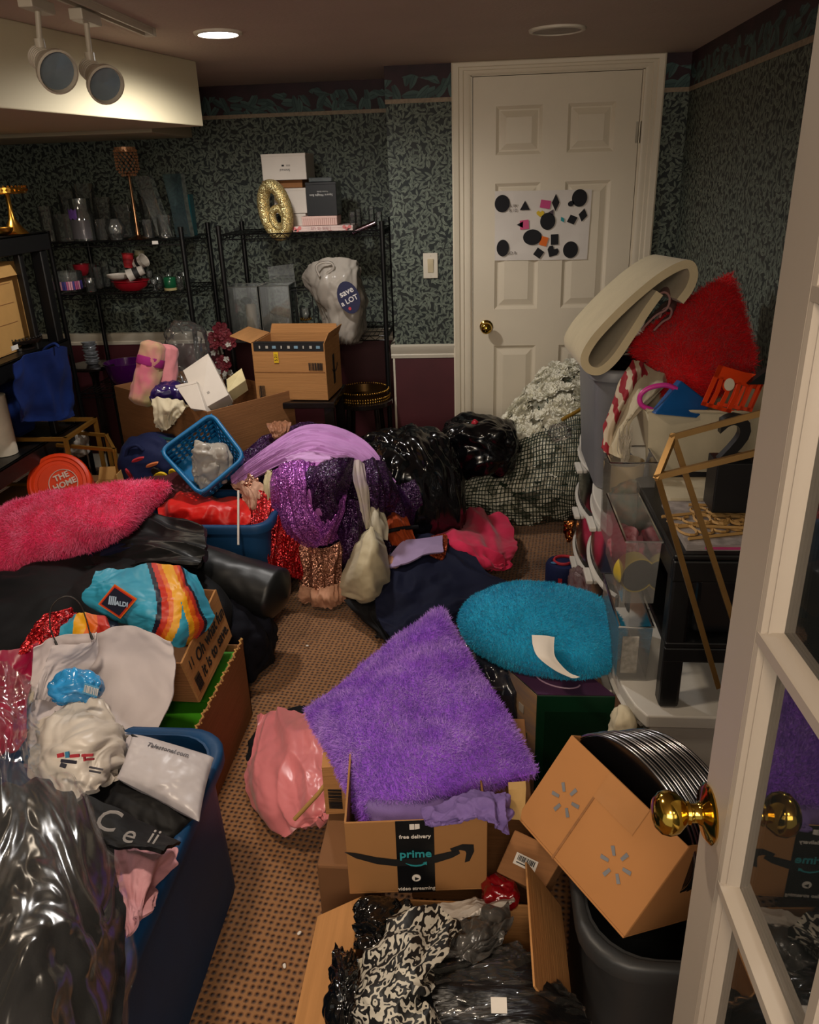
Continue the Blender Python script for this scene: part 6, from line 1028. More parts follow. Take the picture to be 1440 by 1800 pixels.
g = drape([[(-40, 1160, 1.5), (10, 1165, 1.52), (45, 1190, 1.5), (70, 1230, 1.46)], [(-40, 1230, 1.34), (10, 1235, 1.35), (45, 1260, 1.35), (70, 1290, 1.35)], [(-40, 1330, 1.18), (10, 1330, 1.18), (40, 1340, 1.2), (60, 1360, 1.22)]], 70, 60, (.016, 2, 2), .003, 105, 'crease', thick=.002); soft('clear_bag', 'clear plastic bag over the magenta cloth at the left edge', 'bag', g, CF)
g = drape([[(-30, 1170, 1.7), (20, 1150, 1.74), (70, 1130, 1.78)], [(-30, 1230, 1.5), (15, 1220, 1.52), (55, 1200, 1.56)], [(-30, 1330, 1.3), (10, 1330, 1.3), (45, 1300, 1.36)]], 50, 40, (.02, 3, 2), .004, 106); soft('magenta_satin', 'magenta shiny fabric under clear plastic at the left edge', 'cloth', g, M('magenta_satin', '#8c1238', .3, var=.1))
g = drape([[(60, 1110, 1.84), (80, 1085, 1.88), (120, 1072, 1.9), (135, 1080, 1.9)], [(40, 1140, 1.78), (62, 1118, 1.8), (90, 1105, 1.82), (118, 1100, 1.84)], [(10, 1175, 1.72), (35, 1155, 1.73), (60, 1145, 1.74), (75, 1140, 1.76)]], 40, 50, (.012, 2, 3), .003, 107); soft('red_sequin_sleeve', 'red sequin sleeve at the left edge beside the white gift bag', 'cloth', g, REDS)
g = drape([[(-30, 1215, 1.62), (20, 1190, 1.64), (60, 1185, 1.66)], [(-30, 1290, 1.4), (20, 1260, 1.45), (60, 1230, 1.5)]], 30, 30, (.01, 2, 2), .003, 108); soft('cream_underlay', 'cream cloth edge between the magenta fabric and the white gift bag', 'cloth', g, cloth_mat('cream_cloth', '#c8bda2', .85))

# ------------------------------------------------------------------ drawers, totes and bins along the right wall
DRW = M('drawer_white', '#c4c0b8', .4, var=.03); FRO = film('frosted_drawer', '#f0f1f0', .4, '#b5b3ae', .18, 1.4)
def bulge_front(x, y0, y1, z0, z1, b, n=14):
    u = np.linspace(0, 1, n); return np.array([[(x-b*math.sin(math.pi*a)**.6, y0+(y1-y0)*a, z) for z in np.linspace(z0, z1, 5)] for a in u])
def tower(label, x0, x1, y0, y1, levels, z0=0, group=None):
    o = thing('drawer_unit', label, 'drawers', ((x0+x1)/2, (y0+y1)/2, z0), group); zt = z0+levels[-1]
    g = G(); P = bulge_front(x0, y0-.01, y1+.01, zt-.035, zt, .05)
    top = [tuple(P[i, -1]) for i in range(len(P))]+[(x1, y1+.01, zt), (x1, y0-.01, zt)]; bot = [(a, b, zt-.035) for a, b, c_ in top]; k = len(top); g.add(top+bot, [tuple(reversed(range(k))), tuple(range(k, 2*k))]+[(i, (i+1) % k, (i+1) % k+k, i+k) for i in range(k)]); mk('top_panel', g, DRW, o, bevel=.004)
    for y in (y0, y1-.012): g = G(); g.box((x0+.01, y, z0), (x1, y+.012, zt-.035)); mk('side_panel', g, FRO if len(levels) > 9 else DRW, o, bevel=.002)
    g = G(); g.box((x1-.01, y0+.012, z0), (x1, y1-.012, zt-.035)); mk('back_panel', g, DRW, o)
    zs = [0]+list(levels)
    for a, b in zip(zs[:-1], zs[1:]):
        za, zb = z0+a+.012, z0+b-(.045 if b == levels[-1] else .02); g = G(); g.grid(bulge_front(x0, y0+.018, y1-.018, za, zb, .045)); g.box((x0, y0+.018, za), (x1-.02, y0+.021, zb)); g.box((x0, y1-.021, za), (x1-.02, y1-.018, zb)); g.box((x0, y0+.018, za), (x1-.02, y1-.018, za+.003)); d = mk('drawer', g, FRO, o, smooth=40)
        F_ = bulge_front(x0-.004, y0+.018, y1-.018, zb-.012, zb, .045); g = G(); g.tube(F_[:, 4], .007, 6); mk('drawer_lip', g, DRW, d, smooth=50)
        ym = (y0+y1)/2; g = G(); g.box((x0-.066, ym-.05, zb-.05), (x0-.044, ym+.05, zb-.035)); mk('handle', g, DRW, d, bevel=.004)
        g = lump(((x0+x1)/2, ym, (za+zb)/2), ((x1-x0)*.4, (y1-y0)*.4, (zb-za)*.4), 0, .6, .02, 7, int(za*100)+int(y0*10), n=24); mk('contents', g, [M('mixed_stuff1', '#6d5a5a', .7, var=.5, vs=14, col2='#b5a28c'), M('mixed_stuff2', '#35527a', .7, var=.5, vs=14, col2='#8f4a58'), M('mixed_stuff3', '#5a4a3a', .7, vs=14, col2='#a59a90')][int(za*10+y0*3) % 3], d, smooth=60)
        if b != levels[-1]: g = G(); P = bulge_front(x0, y0-.004, y1+.004, zb+.002, zb+.014, .05); g.tube(P[:, 2], .007, 6); mk('frame_bar', g, DRW, o, smooth=50)
    return o
tower('lowest wide white drawer unit at the right, black shelf and clear bins on it', .40, .9, 1.60, 2.1, (.43,))
tower('white three-drawer unit with bulging clear drawers below the grey tote', .42, .9, 2.18, 2.64, (.22, .44, .655))
tower('farther white three-drawer unit beside the netted flowers', .44, .9, 2.72, 3.18, (.22, .44, .655))
# things seen in front of the drawers
g = lump(at(1000, 935, y=3.12), (.018, .02, .05), 0, .7, .008, 30, 111, n=30); o = solo('copper_foil', 'crumpled copper foil wrap in front of the farther drawer unit', 'foil', g, M('copper_foil', '#b5703c', .15, metal=1, var=.3, vs=60), smooth=40)
NVK = cloth_mat('navy_kid', '#141c3f', .7, 300)
lc = at(990, 1012, z=.07); o = thing('lunch_bag', 'rolled navy kids bag with red swirls standing on the carpet', 'bag', (lc[0], lc[1], 0)); g = G(); g.lathe([(0, 0), (.068, 0), (.075, .01), (.074, .12), (.066, .135), (.05, .138), (.045, .132), (.03, .138), (0, .136)], (lc[0], lc[1], 0), 40); mk('bag_body', g, NVK, o, smooth=40)
rd = M('bag_red', '#a3242e', .6); g = G(); g.tube([(lc[0]+.05*math.cos(t)*(1-t*.07), lc[1]+.05*math.sin(t)*(1-t*.07), .14) for t in np.linspace(0, 5.5, 26)], .006, 6); mk('red_swirl', g, rd, o, smooth=60)
plate_on('red_patch', rect(.016, .06), (lc[0]-.02, lc[1]-.074, .065), (1, -.2, 0), (0, 0, 1), rd, o); plate_on('blue_patch', ell(.015, .01), (lc[0]-.04, lc[1]-.02, .139), (1, 0, 0), (0, 1, 0), M('bag_blue', '#3f6f9a', .6), o); plate_on('yellow_patch', ell(.008, .006), (lc[0]+.055, lc[1]-.02, .139), (1, 0, 0), (0, 1, 0), M('bag_yellow', '#c9a51a', .6), o)
g = lump(at(1026, 1062, z=.12)+np.array((-.02, 0, -.0)), (.06, .16, .13), 0, .75, .022, 9, 113, n=50); soft('pinkish_clear_bag', 'pinkish translucent plastic bag on the carpet before the drawers', 'bag', g, film('pinkish_film', '#f5e4e6', .35, '#b99a9c', .15, 1.45))
# grey tote with black bag inside, on the drawers
GT = M('grey_tote', '#6d6d70', .42, var=.05); tote('grey_tote', 'light grey storage tote standing on the drawer units, black plastic bag inside', .34, .82, 2.42, 3.0, .4, GT, z0=.66, taper=.18, R=.08)
g = lump((.58, 2.7, 1.03), (.19, .24, .07), 0, .7, .02, 8, 115, n=50); soft('black_plastic_bag', 'black plastic bag inside the grey tote under the cream batting', 'bag', g, TB_)
# folded batting
CB = M('cream_batting', '#bdae8c', .95, var=.05, vs=9, bump=.4, bs=50, sheen=.5); PKI = cloth_mat('dusty_pink', '#8f6a66', .9)
pth = [(1160, 515), (1135, 550), (1108, 592), (1080, 632), (1055, 652), (1034, 648), (1028, 628), (1044, 598), (1078, 560), (1118, 522), (1160, 488), (1195, 468), (1214, 466), (1220, 484), (1212, 508), (1196, 530)]
pc_ = crm(np.array([at(a, b, y=2.42) for a, b in pth]), 90)
def sheet(path, d, th): t = np.gradient(path, axis=0); n_ = np.cross(t, d); n_ /= np.linalg.norm(n_, axis=1)[:, None]; A_, B_ = path-n_*th/2, path+n_*th/2; g = G(); g.grid(np.array([A_, A_+d, B_+d, B_]), True, False); k = len(path); g.F += [(0, k, 2*k, 3*k), (k-1, 4*k-1, 3*k-1, 2*k-1)]; g.M += [0, 0]; return g
o = thing('batting_roll', 'folded cream batting sheet leaning out of the grey tote', 'batting', pc_.mean(0)-np.array((0, -.15, .15))); mk('batting', sheet(pc_, np.array((-.01, .40, -.02)), .024), CB, o, smooth=50)
for k, (sc_, of) in enumerate(((.8, 0), (.5, .02))):
    ip = crm(np.array([at(a, b, y=2.5+of) for a, b in ((1120, 590), (1150, 560), (1175, 545), (1182, 520), (1170, 508), (1150, 520), (1140, 545))]), 30); ip = ip.mean(0)+(ip-ip.mean(0))*sc_+np.array((.02*k, .0, -.03*k)); mk('pink_layer', sheet(ip, np.array((.08, .25, 0)), .006), PKI, o, smooth=50)
fur_cushion('red_cushion', 'bright red shaggy cushion leaning against the right wall', [at(1112, 612, y=2.62), at(1285, 480, y=2.72), at(1326, 645, y=2.4), at(1190, 720, y=2.3)], .07, '#dc0511', 32000, .026, .002, (.1, -.3, -.5), 5, '#e8141f', pinch=.03)
# black one-shelf table on the low drawers
tp = [at(a, b, z=.84) for a, b in ((1142, 822), (1178, 890), (1320, 890), (1320, 822))]
o = thing('black_plastic_table', 'black plastic shelf table standing on the low white drawers', 'shelf', (.66, 1.85, .43)); xa, xb, ya, yb_ = .43, .9, 1.62, 2.12
g = G(); g.box((xa, ya, .825), (xb, yb_, .84)); g.box((xa, ya, .77), (xb, ya+.012, .825)); g.box((xa, yb_-.012, .77), (xb, yb_, .825)); g.box((xa, ya+.012, .77), (xa+.012, yb_-.012, .825)); g.box((xb-.012, ya+.012, .77), (xb, yb_-.012, .825)); mk('shelf_board', g, BP, o, bevel=.005)
g = G(); g.box((xa, ya, .60), (xb, yb_, .615)); g.box((xa, ya, .56), (xb, ya+.01, .6)); mk('shelf_board', g, BP, o, bevel=.004)
for x in (xa+.025, xb-.025):
    for y in (ya+.025, yb_-.025): g = G(); g.box((x-.024, y-.024, .432), (x+.024, y+.024, .825)); mk('post', g, BP, o, bevel=.008)
# clear bins
def cbin(label, x0, x1, y0, y1, z0, h, stuffm, seed):
    o = thing('clear_bin', label, 'bin', ((x0+x1)/2, (y0+y1)/2, z0)); f_ = film('clear_bin_film', '#ffffff', .26, '#c4c2bc', .12, 1.5); k = .92; cx, cy = (x0+x1)/2, (y0+y1)/2
    R_ = lambda s_, z: [(cx+(x0-cx)*s_, cy+(y0-cy)*s_, z), (cx+(x1-cx)*s_, cy+(y0-cy)*s_, z), (cx+(x1-cx)*s_, cy+(y1-cy)*s_, z), (cx+(x0-cx)*s_, cy+(y1-cy)*s_, z)]
    A_, B_ = R_(k, z0), R_(1, z0+h)
    for i in range(4): g = G(); g.add([A_[i], A_[(i+1) % 4], B_[(i+1) % 4], B_[i]], [(0, 1, 2, 3)]); mk('clear_wall', g, f_, o)
    g = G(); g.add(A_, [(0, 1, 2, 3)]); mk('clear_floor', g, f_, o); g = G(); g.tube([*R_(1.01, z0+h)], .004, 6, closed=True); mk('bin_rim', g, f_, o, smooth=50); return o
cbin('upper clear plastic bin left of the black table, a gold-rimmed black round tin inside', .345, .425, 1.72, 2.02, .655, .17, None, 1)
cbin('lower clear plastic bin holding a printed card and teal print', .345, .425, 1.72, 2.0, .435, .16, None, 2)
cbin('topmost tall clear bin with mixed ribbons beside the fabric bin', .35, .47, 2.03, 2.17, .66, .25, None, 3)
g = G(); c = np.array((.385, 1.80, .705)); g.lathe([(0, -.02), (.042, -.02), (.042, .02), (0, .02)], c, 30, ax=(.3, -1, 0)); o = thing('round_tin', 'black round tin with a yellow rim inside the upper clear bin', 'tin', c-np.array((0, 0, .045))); mk('tin_body', g, INK(), o, smooth=40); g = G(); g.lathe([(.0425, -.021), (.046, -.021), (.046, .021), (.0425, .021)], c, 30, ax=(.3, -1, 0)); mk('yellow_rim', g, M('tin_yellow', '#a8902f', .4), o, smooth=40)
g = lump((.385, 1.9, .71), (.025, .08, .045), 0, .7, .012, 20, 121, n=30); soft('red_ribbons', 'red and pink ribbons inside the upper clear bin', 'ribbon', g, M('red_ribbon', '#8a1f2c', .5, vs=30, col2='#b5848a'))
g = G(); g.box((.36, 1.745, .445), (.40, 1.75, .55)); o = solo('printed_card', 'small card with tiny black print inside the lower clear bin', 'card', g, M('card_white', '#a39a8c', .6, vs=90, var=.35)); g = G(); g.box((.352, 1.77, .445), (.356, 1.95, .56)); solo('teal_sleeve', 'teal printed sleeve inside the lower clear bin', 'sleeve', g, M('teal_print', '#2a6677', .5))
g = lump((.41, 2.1, .75), (.04, .05, .08), 0, .8, .012, 18, 122, n=30); soft('mixed_ribbons', 'teal and peach ribbons inside the topmost clear bin', 'ribbon', g, M('mixed_ribbon', '#2f6f66', .6, vs=22, col2='#a07a5c'))
g = G(); g.box((.5, 1.66, .617), (.88, 2.05, .76)); solo('translucent_bin', 'smoky translucent bin on the lower board of the black table', 'bin', g, film('smoky', '#8a8a90', .5, '#2c2c30', .2), bevel=.01)
# fabric storage bins
FB = cloth_mat('beige_canvas', '#b8ad94', .9, 400, .1); FBL = cloth_mat('canvas_dark', '#5c5348', .9, 400, .1)
def fbin(label, P4, z0, name='fabric_bin', m=FB):     # P4 rim corners world ccw from near-left
    o = thing(name, label, 'bin', sum(P4)/4*np.array((1, 1, 0))+np.array((0, 0, z0))); cen = sum(P4)/4
    Bt = [cen+(p-cen)*.93 for p in P4]; Bt = [np.array((b[0], b[1], z0)) for b in Bt]; t_ = .006
    for i in range(4):
        a, b, c_, d_ = P4[i], P4[(i+1) % 4], Bt[(i+1) % 4], Bt[i]; n1, n2 = 24, 14; u, v = np.meshgrid(np.linspace(0, 1, n1), np.linspace(0, 1, n2), indexing='ij'); Q = a*((1-u)*(1-v))[..., None]+b*(u*(1-v))[..., None]+c_*(u*v)[..., None]+d_*((1-u)*v)[..., None]
        nn_ = nrm(np.cross(b-a, d_-a)); nn_ = nn_ if nn_@((a+b)/2-cen) > 0 else -nn_; Q = Q+nn_*((noise(np.stack([u*3+i, v*2, u*0], -1), 7)*.012)*np.sin(math.pi*u)*np.sin(math.pi*v))[..., None]; g = G(); g.grid(Q); g.grid(Q-nn_*t_, flip=True); mk('fabric_wall', g, m, o, smooth=80)
        g = G(); g.tube([a, b], .005, 6); mk('rim_piping', g, m, o, smooth=50)
    g = G(); g.add(Bt, [(0, 1, 2, 3)]); mk('bin_floor', g, m, o); return o
zf = 1.02; f1, f0, f2 = at(1140, 722, z=zf), at(1104, 703, z=zf), at(1345, 728, z=zf); P4 = [f1, f2, f2+(f0-f1), f0]; P4 = [f1, np.array((.9, f2[1], zf)), np.array((.9, f1[1]+.26, zf)), np.array((f0[0]+.0, f1[1]+.26, zf))]
fbin('beige canvas bin holding orange and blue plastic pieces, in front of the red cushion', P4, .845)
tower('white drawer unit carrying the canvas bins', .5, .9, 2.125, 2.17, (.5,)) if False else None
g = G(); g.tube(crm(np.array([at(a, b, y=2.16) for a, b in ((1150, 722), (1128, 712), (1126, 695), (1142, 682), (1170, 677), (1190, 684))]), 24), .007, 8); soft('pink_ring_handle', 'hot pink curved handle standing in the beige canvas bin', 'handle', g, M('hot_pink_plastic', '#c2308a', .35))
Q = [at(1150, 728, y=2.1), at(1225, 735, y=2.12), at(1253, 712, y=2.16), at(1198, 669, y=2.17)]; dd = np.array((0, .05, -.008)); g = G(); g.hexa([Q[0], Q[1], Q[1]+dd, Q[0]+dd, Q[3], Q[2], Q[2]+dd, Q[3]+dd]); solo('blue_plastic_block', 'flat blue plastic block standing on its corner in the canvas bin', 'block', g, M('bright_blue', '#124f8c', .4), bevel=.004)
# orange stencil with cut-out slots
ORP = M('orange_stencil', '#d83c08', .4); oq = [at(1237, 700, y=2.13), at(1262, 644, y=2.17), at(1345, 668, y=2.17), at(1322, 735, y=2.12)]; U_ = nrm(oq[2]-oq[1]); V_ = nrm(oq[1]-oq[0]); o = thing('orange_stencil', 'orange plastic slotted stencils standing in the canvas bin', 'stencil', sum(oq)/4-np.array((0, 0, .06)))
W_, H_ = np.linalg.norm(oq[2]-oq[1]), np.linalg.norm(oq[1]-oq[0])*1.25; O_ = oq[0]-V_*.02; N_ = np.cross(U_, V_)
g = G()
for a, b, c_, d_ in ((0, 0, W_, .01), (0, H_-.035, W_, H_), (0, 0, .012, H_), (W_-.012, 0, W_, H_)): g.prism([(a, b), (c_, b), (c_, d_), (a, d_)], O_, U_, V_, N_, .004)
for k in range(4): x_ = W_*(.18+.19*k); g.prism([(x_-.006, 0), (x_+.006, 0), (x_+.008, H_*.4), (x_+.003, H_-.03), (x_-.007, H_-.03), (x_-.003, H_*.4)], O_, U_, V_, N_, .004)
g.prism(ell(.016, .02, W_*.35, H_*.62), O_+N_*.004, U_, V_, N_, .001); mk('slotted_plate', g, ORP, o)
g = G(); O2 = O_+np.array((.05, .03, -.01)); U2 = nrm(U_+np.array((0, -.5, .2)))
for k in range(5): x_ = .012+.017*k; g.prism([(x_-.004, 0), (x_+.004, 0), (x_+.004, .1), (x_-.004, .1)], O2, U2, V_, N_, .003)
for z_ in (0, .095): g.prism([(0, z_), (.09, z_), (.09, z_+.01), (0, z_+.01)], O2, U2, V_, N_, .003)
mk('slotted_plate', g, ORP, o); plate_on('white_oval', ell(.014, .017), O_+U_*W_*.35+V_*H_*.62+N_*.006, U_, V_, WHITE(), o)
g = G(); g.prism([(0, 0), (.06, 0), (.06, .05)], at(1315, 676, y=2.14), (1, 0, 0), (0, 0, 1), (0, 1, 0), .03); solo('black_wedge', 'black wedge shaped piece at the right end of the canvas bin', 'block', g, BP)
# red and cream patterned tote bag left of the canvas bin
rwn = N('red_white_print'); tc = rwn.n('TexCoord'); wv = rwn.n('TexWave'); wv.inputs['Scale'].default_value = 9; wv.inputs['Distortion'].default_value = 9; wv.inputs['Detail'].default_value = 2; rwn.t.links.new(tc.outputs['Object'], wv.inputs[0]); rwn.t.links.new(rwn.ramp(wv.outputs[0], [(.45, lin('#8a1020')), (.55, lin('#b9a78f'))]), rwn.b.inputs['Base Color']); rwn.b.inputs['Roughness'].default_value = .85; RW = rwn.m
o = thing('patterned_tote', 'cream canvas tote with red patterned side between the grey tote and canvas bin', 'bag', at(1085, 800, y=2.3))
g = drape([[(1112, 636, 2.42), (1118, 632, 2.42), (1128, 640, 2.4), (1140, 655, 2.38)], [(1085, 690, 2.3), (1100, 682, 2.28), (1112, 680, 2.28), (1120, 690, 2.3)], [(1064, 745, 2.2), (1072, 742, 2.17), (1084, 735, 2.18), (1096, 730, 2.22)], [(1058, 786, 2.14), (1062, 795, 2.12), (1070, 800, 2.12), (1076, 806, 2.14)]], 50, 40, (.01, 2, 2), .003, 131); mk('printed_side', g, RW, o, smooth=80)
g = drape([[(1120, 640, 2.44), (1140, 645, 2.42), (1160, 655, 2.4), (1175, 668, 2.38)], [(1105, 690, 2.28), (1120, 700, 2.22), (1140, 700, 2.22), (1160, 690, 2.28)], [(1080, 760, 2.18), (1090, 750, 2.14), (1100, 745, 2.13), (1108, 745, 2.14)], [(1066, 795, 2.13), (1078, 800, 2.11), (1090, 805, 2.1), (1108, 806, 2.12)]], 50, 40, (.01, 2, 2), .003, 132); mk('canvas_side', g, FB, o, smooth=80)
g = drape([[(1160, 648, 2.5), (1190, 646, 2.5), (1225, 648, 2.48), (1258, 655, 2.46)], [(1165, 664, 2.44), (1190, 664, 2.42), (1225, 666, 2.42), (1255, 672, 2.42)]], 20, 50, (.006, 2, 5), .002, 133, thick=.01); mk('printed_rim', g, RW, o, smooth=80)
g = G(); rs = np.random.RandomState(4)
for k in range(38): a_ = at(1092+rs.rand()*12, 812, y=2.1); b_ = at(1086+rs.rand()*26, 745+rs.rand()*30, y=2.08); m_ = (a_+b_)/2+rs.normal(size=3)*.006; g.tube(crm(np.array([a_, m_, b_]), 5), .0009, 4)
solo('white_twigs', 'spray of thin white wire twigs standing in the small round canvas bin', 'twigs', g, M('twig_white', '#b5ab9a', .6), kind='stuff'); c = at(1086, 826, y=2.13)
g = G(); g.lathe([(0, -.13), (.05, -.13), (.056, .02), (.052, .02), (.046, -.12), (0, -.12)], (c[0]+.02, c[1]+.02, c[2]), 36); o = solo('round_canvas_bin', 'small round tan canvas bin below the red patterned tote', 'bin', g, cloth_mat('tan_canvas', '#a58f68', .9), smooth=40)
# wooden lattice cutouts, papers, number two on the black table
WD = M('plywood', '#a5814c', .7, var=.1, vs=12); PWD = M('pale_card', '#b5aa90', .7)
def zat(px, py, z): return at(px, py, z=z)
g = G(); g.box((.46, 1.64, .8405), (.86, 1.9, .855)); solo('papers', 'stack of papers and magazines with a pink edge on the black table', 'papers', g, M('paper_stack', '#8c8480', .6, var=.3, vs=40, stretch=(1, 1, 90))); g = G(); g.box((.5, 1.635, .846), (.7, 1.64, .85)); solo('pink_folder', 'pink folder edge in the paper stack on the black table', 'folder', g, M('pink_edge', '#b53a72', .5))
for kk, (ox, oy, rz, zz_, lab) in enumerate(((.47, 1.66, .25, .856, 'lower brown laser-cut scroll panel on the papers'), (.5, 1.72, -.1, .861, 'upper brown laser-cut scroll panel on the papers'))):
    g = G(); rs = np.random.RandomState(kk); cr, sr = math.cos(rz), math.sin(rz); ff = lambda x, y: (ox+x*cr-y*sr, oy+x*sr+y*cr, zz_+.002)
    for k in range(9):
        x_ = .02+.038*k; r_ = .016+.006*rs.rand(); g.tube([ff(x_+r_*math.cos(t), .05+(r_+.01)*math.sin(t)) for t in np.linspace(0, 6.28, 14)[:-1]], .0038, 4, closed=True); g.tube([ff(x_+.02*math.cos(t), .1+.02*math.sin(t)) for t in np.linspace(.5+k, 4.5+k, 8)], .0038, 4)
    for yy in (.005, .07, .135): g.tube([ff(x_, yy) for x_ in np.linspace(0, .34, 10)], .0045, 4)
    solo('scroll_panel', lab, 'cutout', g, WD)
g = G(); g.box((.48, 1.9, .8405), (.7, 2.05, .862), None); solo('pale_cutout_stack', 'pale card cutouts stacked behind the brown scroll panels', 'cutout', g, PWD)
p = at(1302, 812, y=1.8); o = thing('number_sign', 'black numeral two standing on a black plinth behind the door stile', 'number', (p[0], 1.8, .865)); g = G(); a_ = at(1262, 815, y=1.76); b_ = at(1345, 850, y=1.76); g.box((a_[0], 1.76, min(b_[2], .88)), (b_[0], 1.84, a_[2])); mk('plinth', g, BP, o, bevel=.003)
text('21', .16, at(1322, 776, y=1.8), (1, 0, 0), (0, 0, 1), BP, o, 'numerals', .012, bold=.004)
# gold geometric frame
o = bars('thin gold geometric frame leaning against the black table behind the door edge', [at(1184, 768, y=1.5), at(1352, 722, y=1.42), at(1156, 838, y=1.46), at(1262, 1205, y=1.56), at(1292, 1100, y=1.5), at(1352, 790, y=1.4)], [(0, 1), (0, 2), (2, 3), (0, 4), (2, 5)], .011, 'geometric_stand', M('antique_gold', '#8a6a3c', .4, metal=.6), 'frame')

# ------------------------------------------------------------------ turquoise cushion on the green game box
ga, gb, gc = at(945, 1222, z=.38), at(1083, 1224, z=.38), at(886, 1176, z=.38); ex = nrm(gb-ga); ey = np.array((-ex[1], ex[0], 0)); L = np.linalg.norm(gb-ga); D = abs((gc-ga)@ey)+.02; sk = ((gc-ga)@ex)/D
fr0 = lambda P: np.array([ga+ex*(p[0]+sk*p[1])+ey*p[1]+np.array((0, 0, p[2])) for p in np.asarray(P, float)])
o = thing('product_box', 'dark green box with a purple top and sandy printed side under the turquoise cushion', 'box', fr0([(L/2, D/2, -.38)])[0]); g = G(); g.box((0, 0, -.38), (L, D, 0), fr0); mk('box_body', g, M('box_green', '#06301c', .4, var=.1), o, bevel=.003)
g = G(); g.box((0.001, .001, 0), (L-.001, D-.001, .002), fr0); mk('purple_top', g, M('box_purple', '#43263f', .35, var=.15, vs=8), o); g = G(); g.box((-.002, .001, -.379), (-.0005, D-.001, -.001), fr0); mk('sandy_side', g, M('box_sand', '#a5825a', .45, vs=6, col2='#7a6a68', stretch=(1, 1, 5)), o)
g = G(); g.tube(fr0([(L*.25+.5*L*(.5+.5*math.cos(t)), D*.5+.3*D*math.sin(t), .003) for t in np.linspace(.6, 5.6, 24)]), .0025, 5); mk('printed_curve', g, M('curve_pale', '#93768c', .4), o)
P_ = fr0([(-.003, D*.35, -.16)])[0]; plate_on('new_tag', rect(.04, .03), P_, -ey-ex*sk, (0, 0, 1), M('tag_green', '#0a4a30', .5), o); text('NEW', .014, P_-ex*.003, -ey-ex*sk, (0, 0, 1), wi2, o, bold=.0004); plate_on('paper_tag', rect(.022, .025), fr0([(-.003, D*.4, -.08)])[0], -ey-ex*sk, (0, 0, 1), M('grey_print', '#a59c92', .6), o); g = G(); g.box((.02, -.0015, -.33), (L-.02, -.0005, -.05), fr0); mk('panel_line', g, M('box_green2', '#052615', .35), o)
fur_cushion('turquoise_cushion', 'turquoise furry cushion with a white care tag lying on the green box', [at(782, 1140, y=1.86), at(838, 1018, y=2.12), at(1108, 1062, y=2.02), at(1094, 1213, y=1.74)], .09, '#0a94c0', 42000, .010, .0015, (.3, -.1, -.3), 7, '#27a6cc', pinch=.0, bulge=.5, rnd=.9)
o = thing('care_tag', 'white folded care tag hanging from the turquoise cushion', 'tag', at(960, 1160, y=1.72)); g = drape([[(935, 1116, 1.775), (955, 1117, 1.775), (975, 1120, 1.775)], [(937, 1135, 1.74), (955, 1138, 1.735), (974, 1140, 1.74)], [(946, 1155, 1.71), (962, 1158, 1.705), (978, 1158, 1.71)], [(975, 1178, 1.69), (988, 1180, 1.69), (1000, 1182, 1.69)], [(1005, 1192, 1.68), (1012, 1192, 1.68), (1020, 1190, 1.68)]], 30, 16, (.0015, 1, 1), 0, 141, thick=.001); mk('tag_ribbon', g, WPAPER(), o, smooth=80)
g = lump(at(865, 1210, y=1.95), (.1, .16, .16), 0, .7, .02, 8, 143, floor=0, n=50); soft('clear_wrapped_clothes', 'dark clothes in clear plastic wrap between the purple and turquoise cushions', 'clothes', g, M('wrapped_dark', '#20222c', .15, var=.3, vs=15, coat=.5))
g = lump(at(1092, 1300, y=1.62), (.03, .05, .09), 0, .8, .012, 14, 144, floor=0, n=30); soft('cream_cloth', 'cream cloth stuffed between the green box and the low drawers', 'cloth', g, cloth_mat('cream_cloth', '#c8bda2', .85))

# ------------------------------------------------------------------ pink satin on the carpet
PS = M('pink_satin', '#d87c80', .3, var=.05, vs=4, spec=.6, sheen=.4)
g = drape([[(462, 1262, 2.05), (490, 1258, 2.05), (525, 1250, 2.05), (560, 1250, 2.0)], [(440, 1325, 1.88), (475, 1320, 1.82), (520, 1310, 1.8), (568, 1310, 1.78)], [(436, 1370, 1.78), (480, 1370, 1.7), (525, 1370, 1.66), (575, 1365, 1.66)], [(455, 1415, 1.7), (490, 1425, 1.6), (530, 1425, 1.56), (575, 1420, 1.56)], [(490, 1448, 1.63), (515, 1456, 1.58), (540, 1452, 1.54), (572, 1440, 1.53)]], 90, 90, (.03, 1.8, 2.2), .006, 151, thick=.02, wav=.006); soft('pink_satin', 'shiny pink satin garment lying on the carpet left of the purple cushion', 'garment', g, PS)
g = drape([[(405, 1338, 1.92), (440, 1300, 2.0), (470, 1262, 2.09), (520, 1243, 2.12), (548, 1240, 2.12)], [(415, 1345, 1.9), (445, 1325, 1.92), (475, 1300, 1.98), (520, 1270, 2.04), (550, 1262, 2.06)], [(432, 1344, 1.885), (450, 1345, 1.88), (480, 1330, 1.9), (520, 1310, 1.95), (552, 1300, 1.98)]], 30, 60, (.006, 2, 3), .002, 152, thick=.006); soft('black_garment_edge', 'flat black garment edge sticking out from under the pink satin', 'garment', g, cloth_mat('black_cloth', '#0d0d10', .7))
g = G(); p = [at(430, 1338, z=.03), at(462, 1306, z=.035)]
g = G(); g.tube([at(518, 1440, y=1.5), at(560, 1395, y=1.5), at(592, 1352, y=1.52)], .0055, 6); soft('wooden_edge', 'thin tan strip lying along the pink satin', 'strip', g, M('tan_card', '#b58a4e', .85, var=.05))

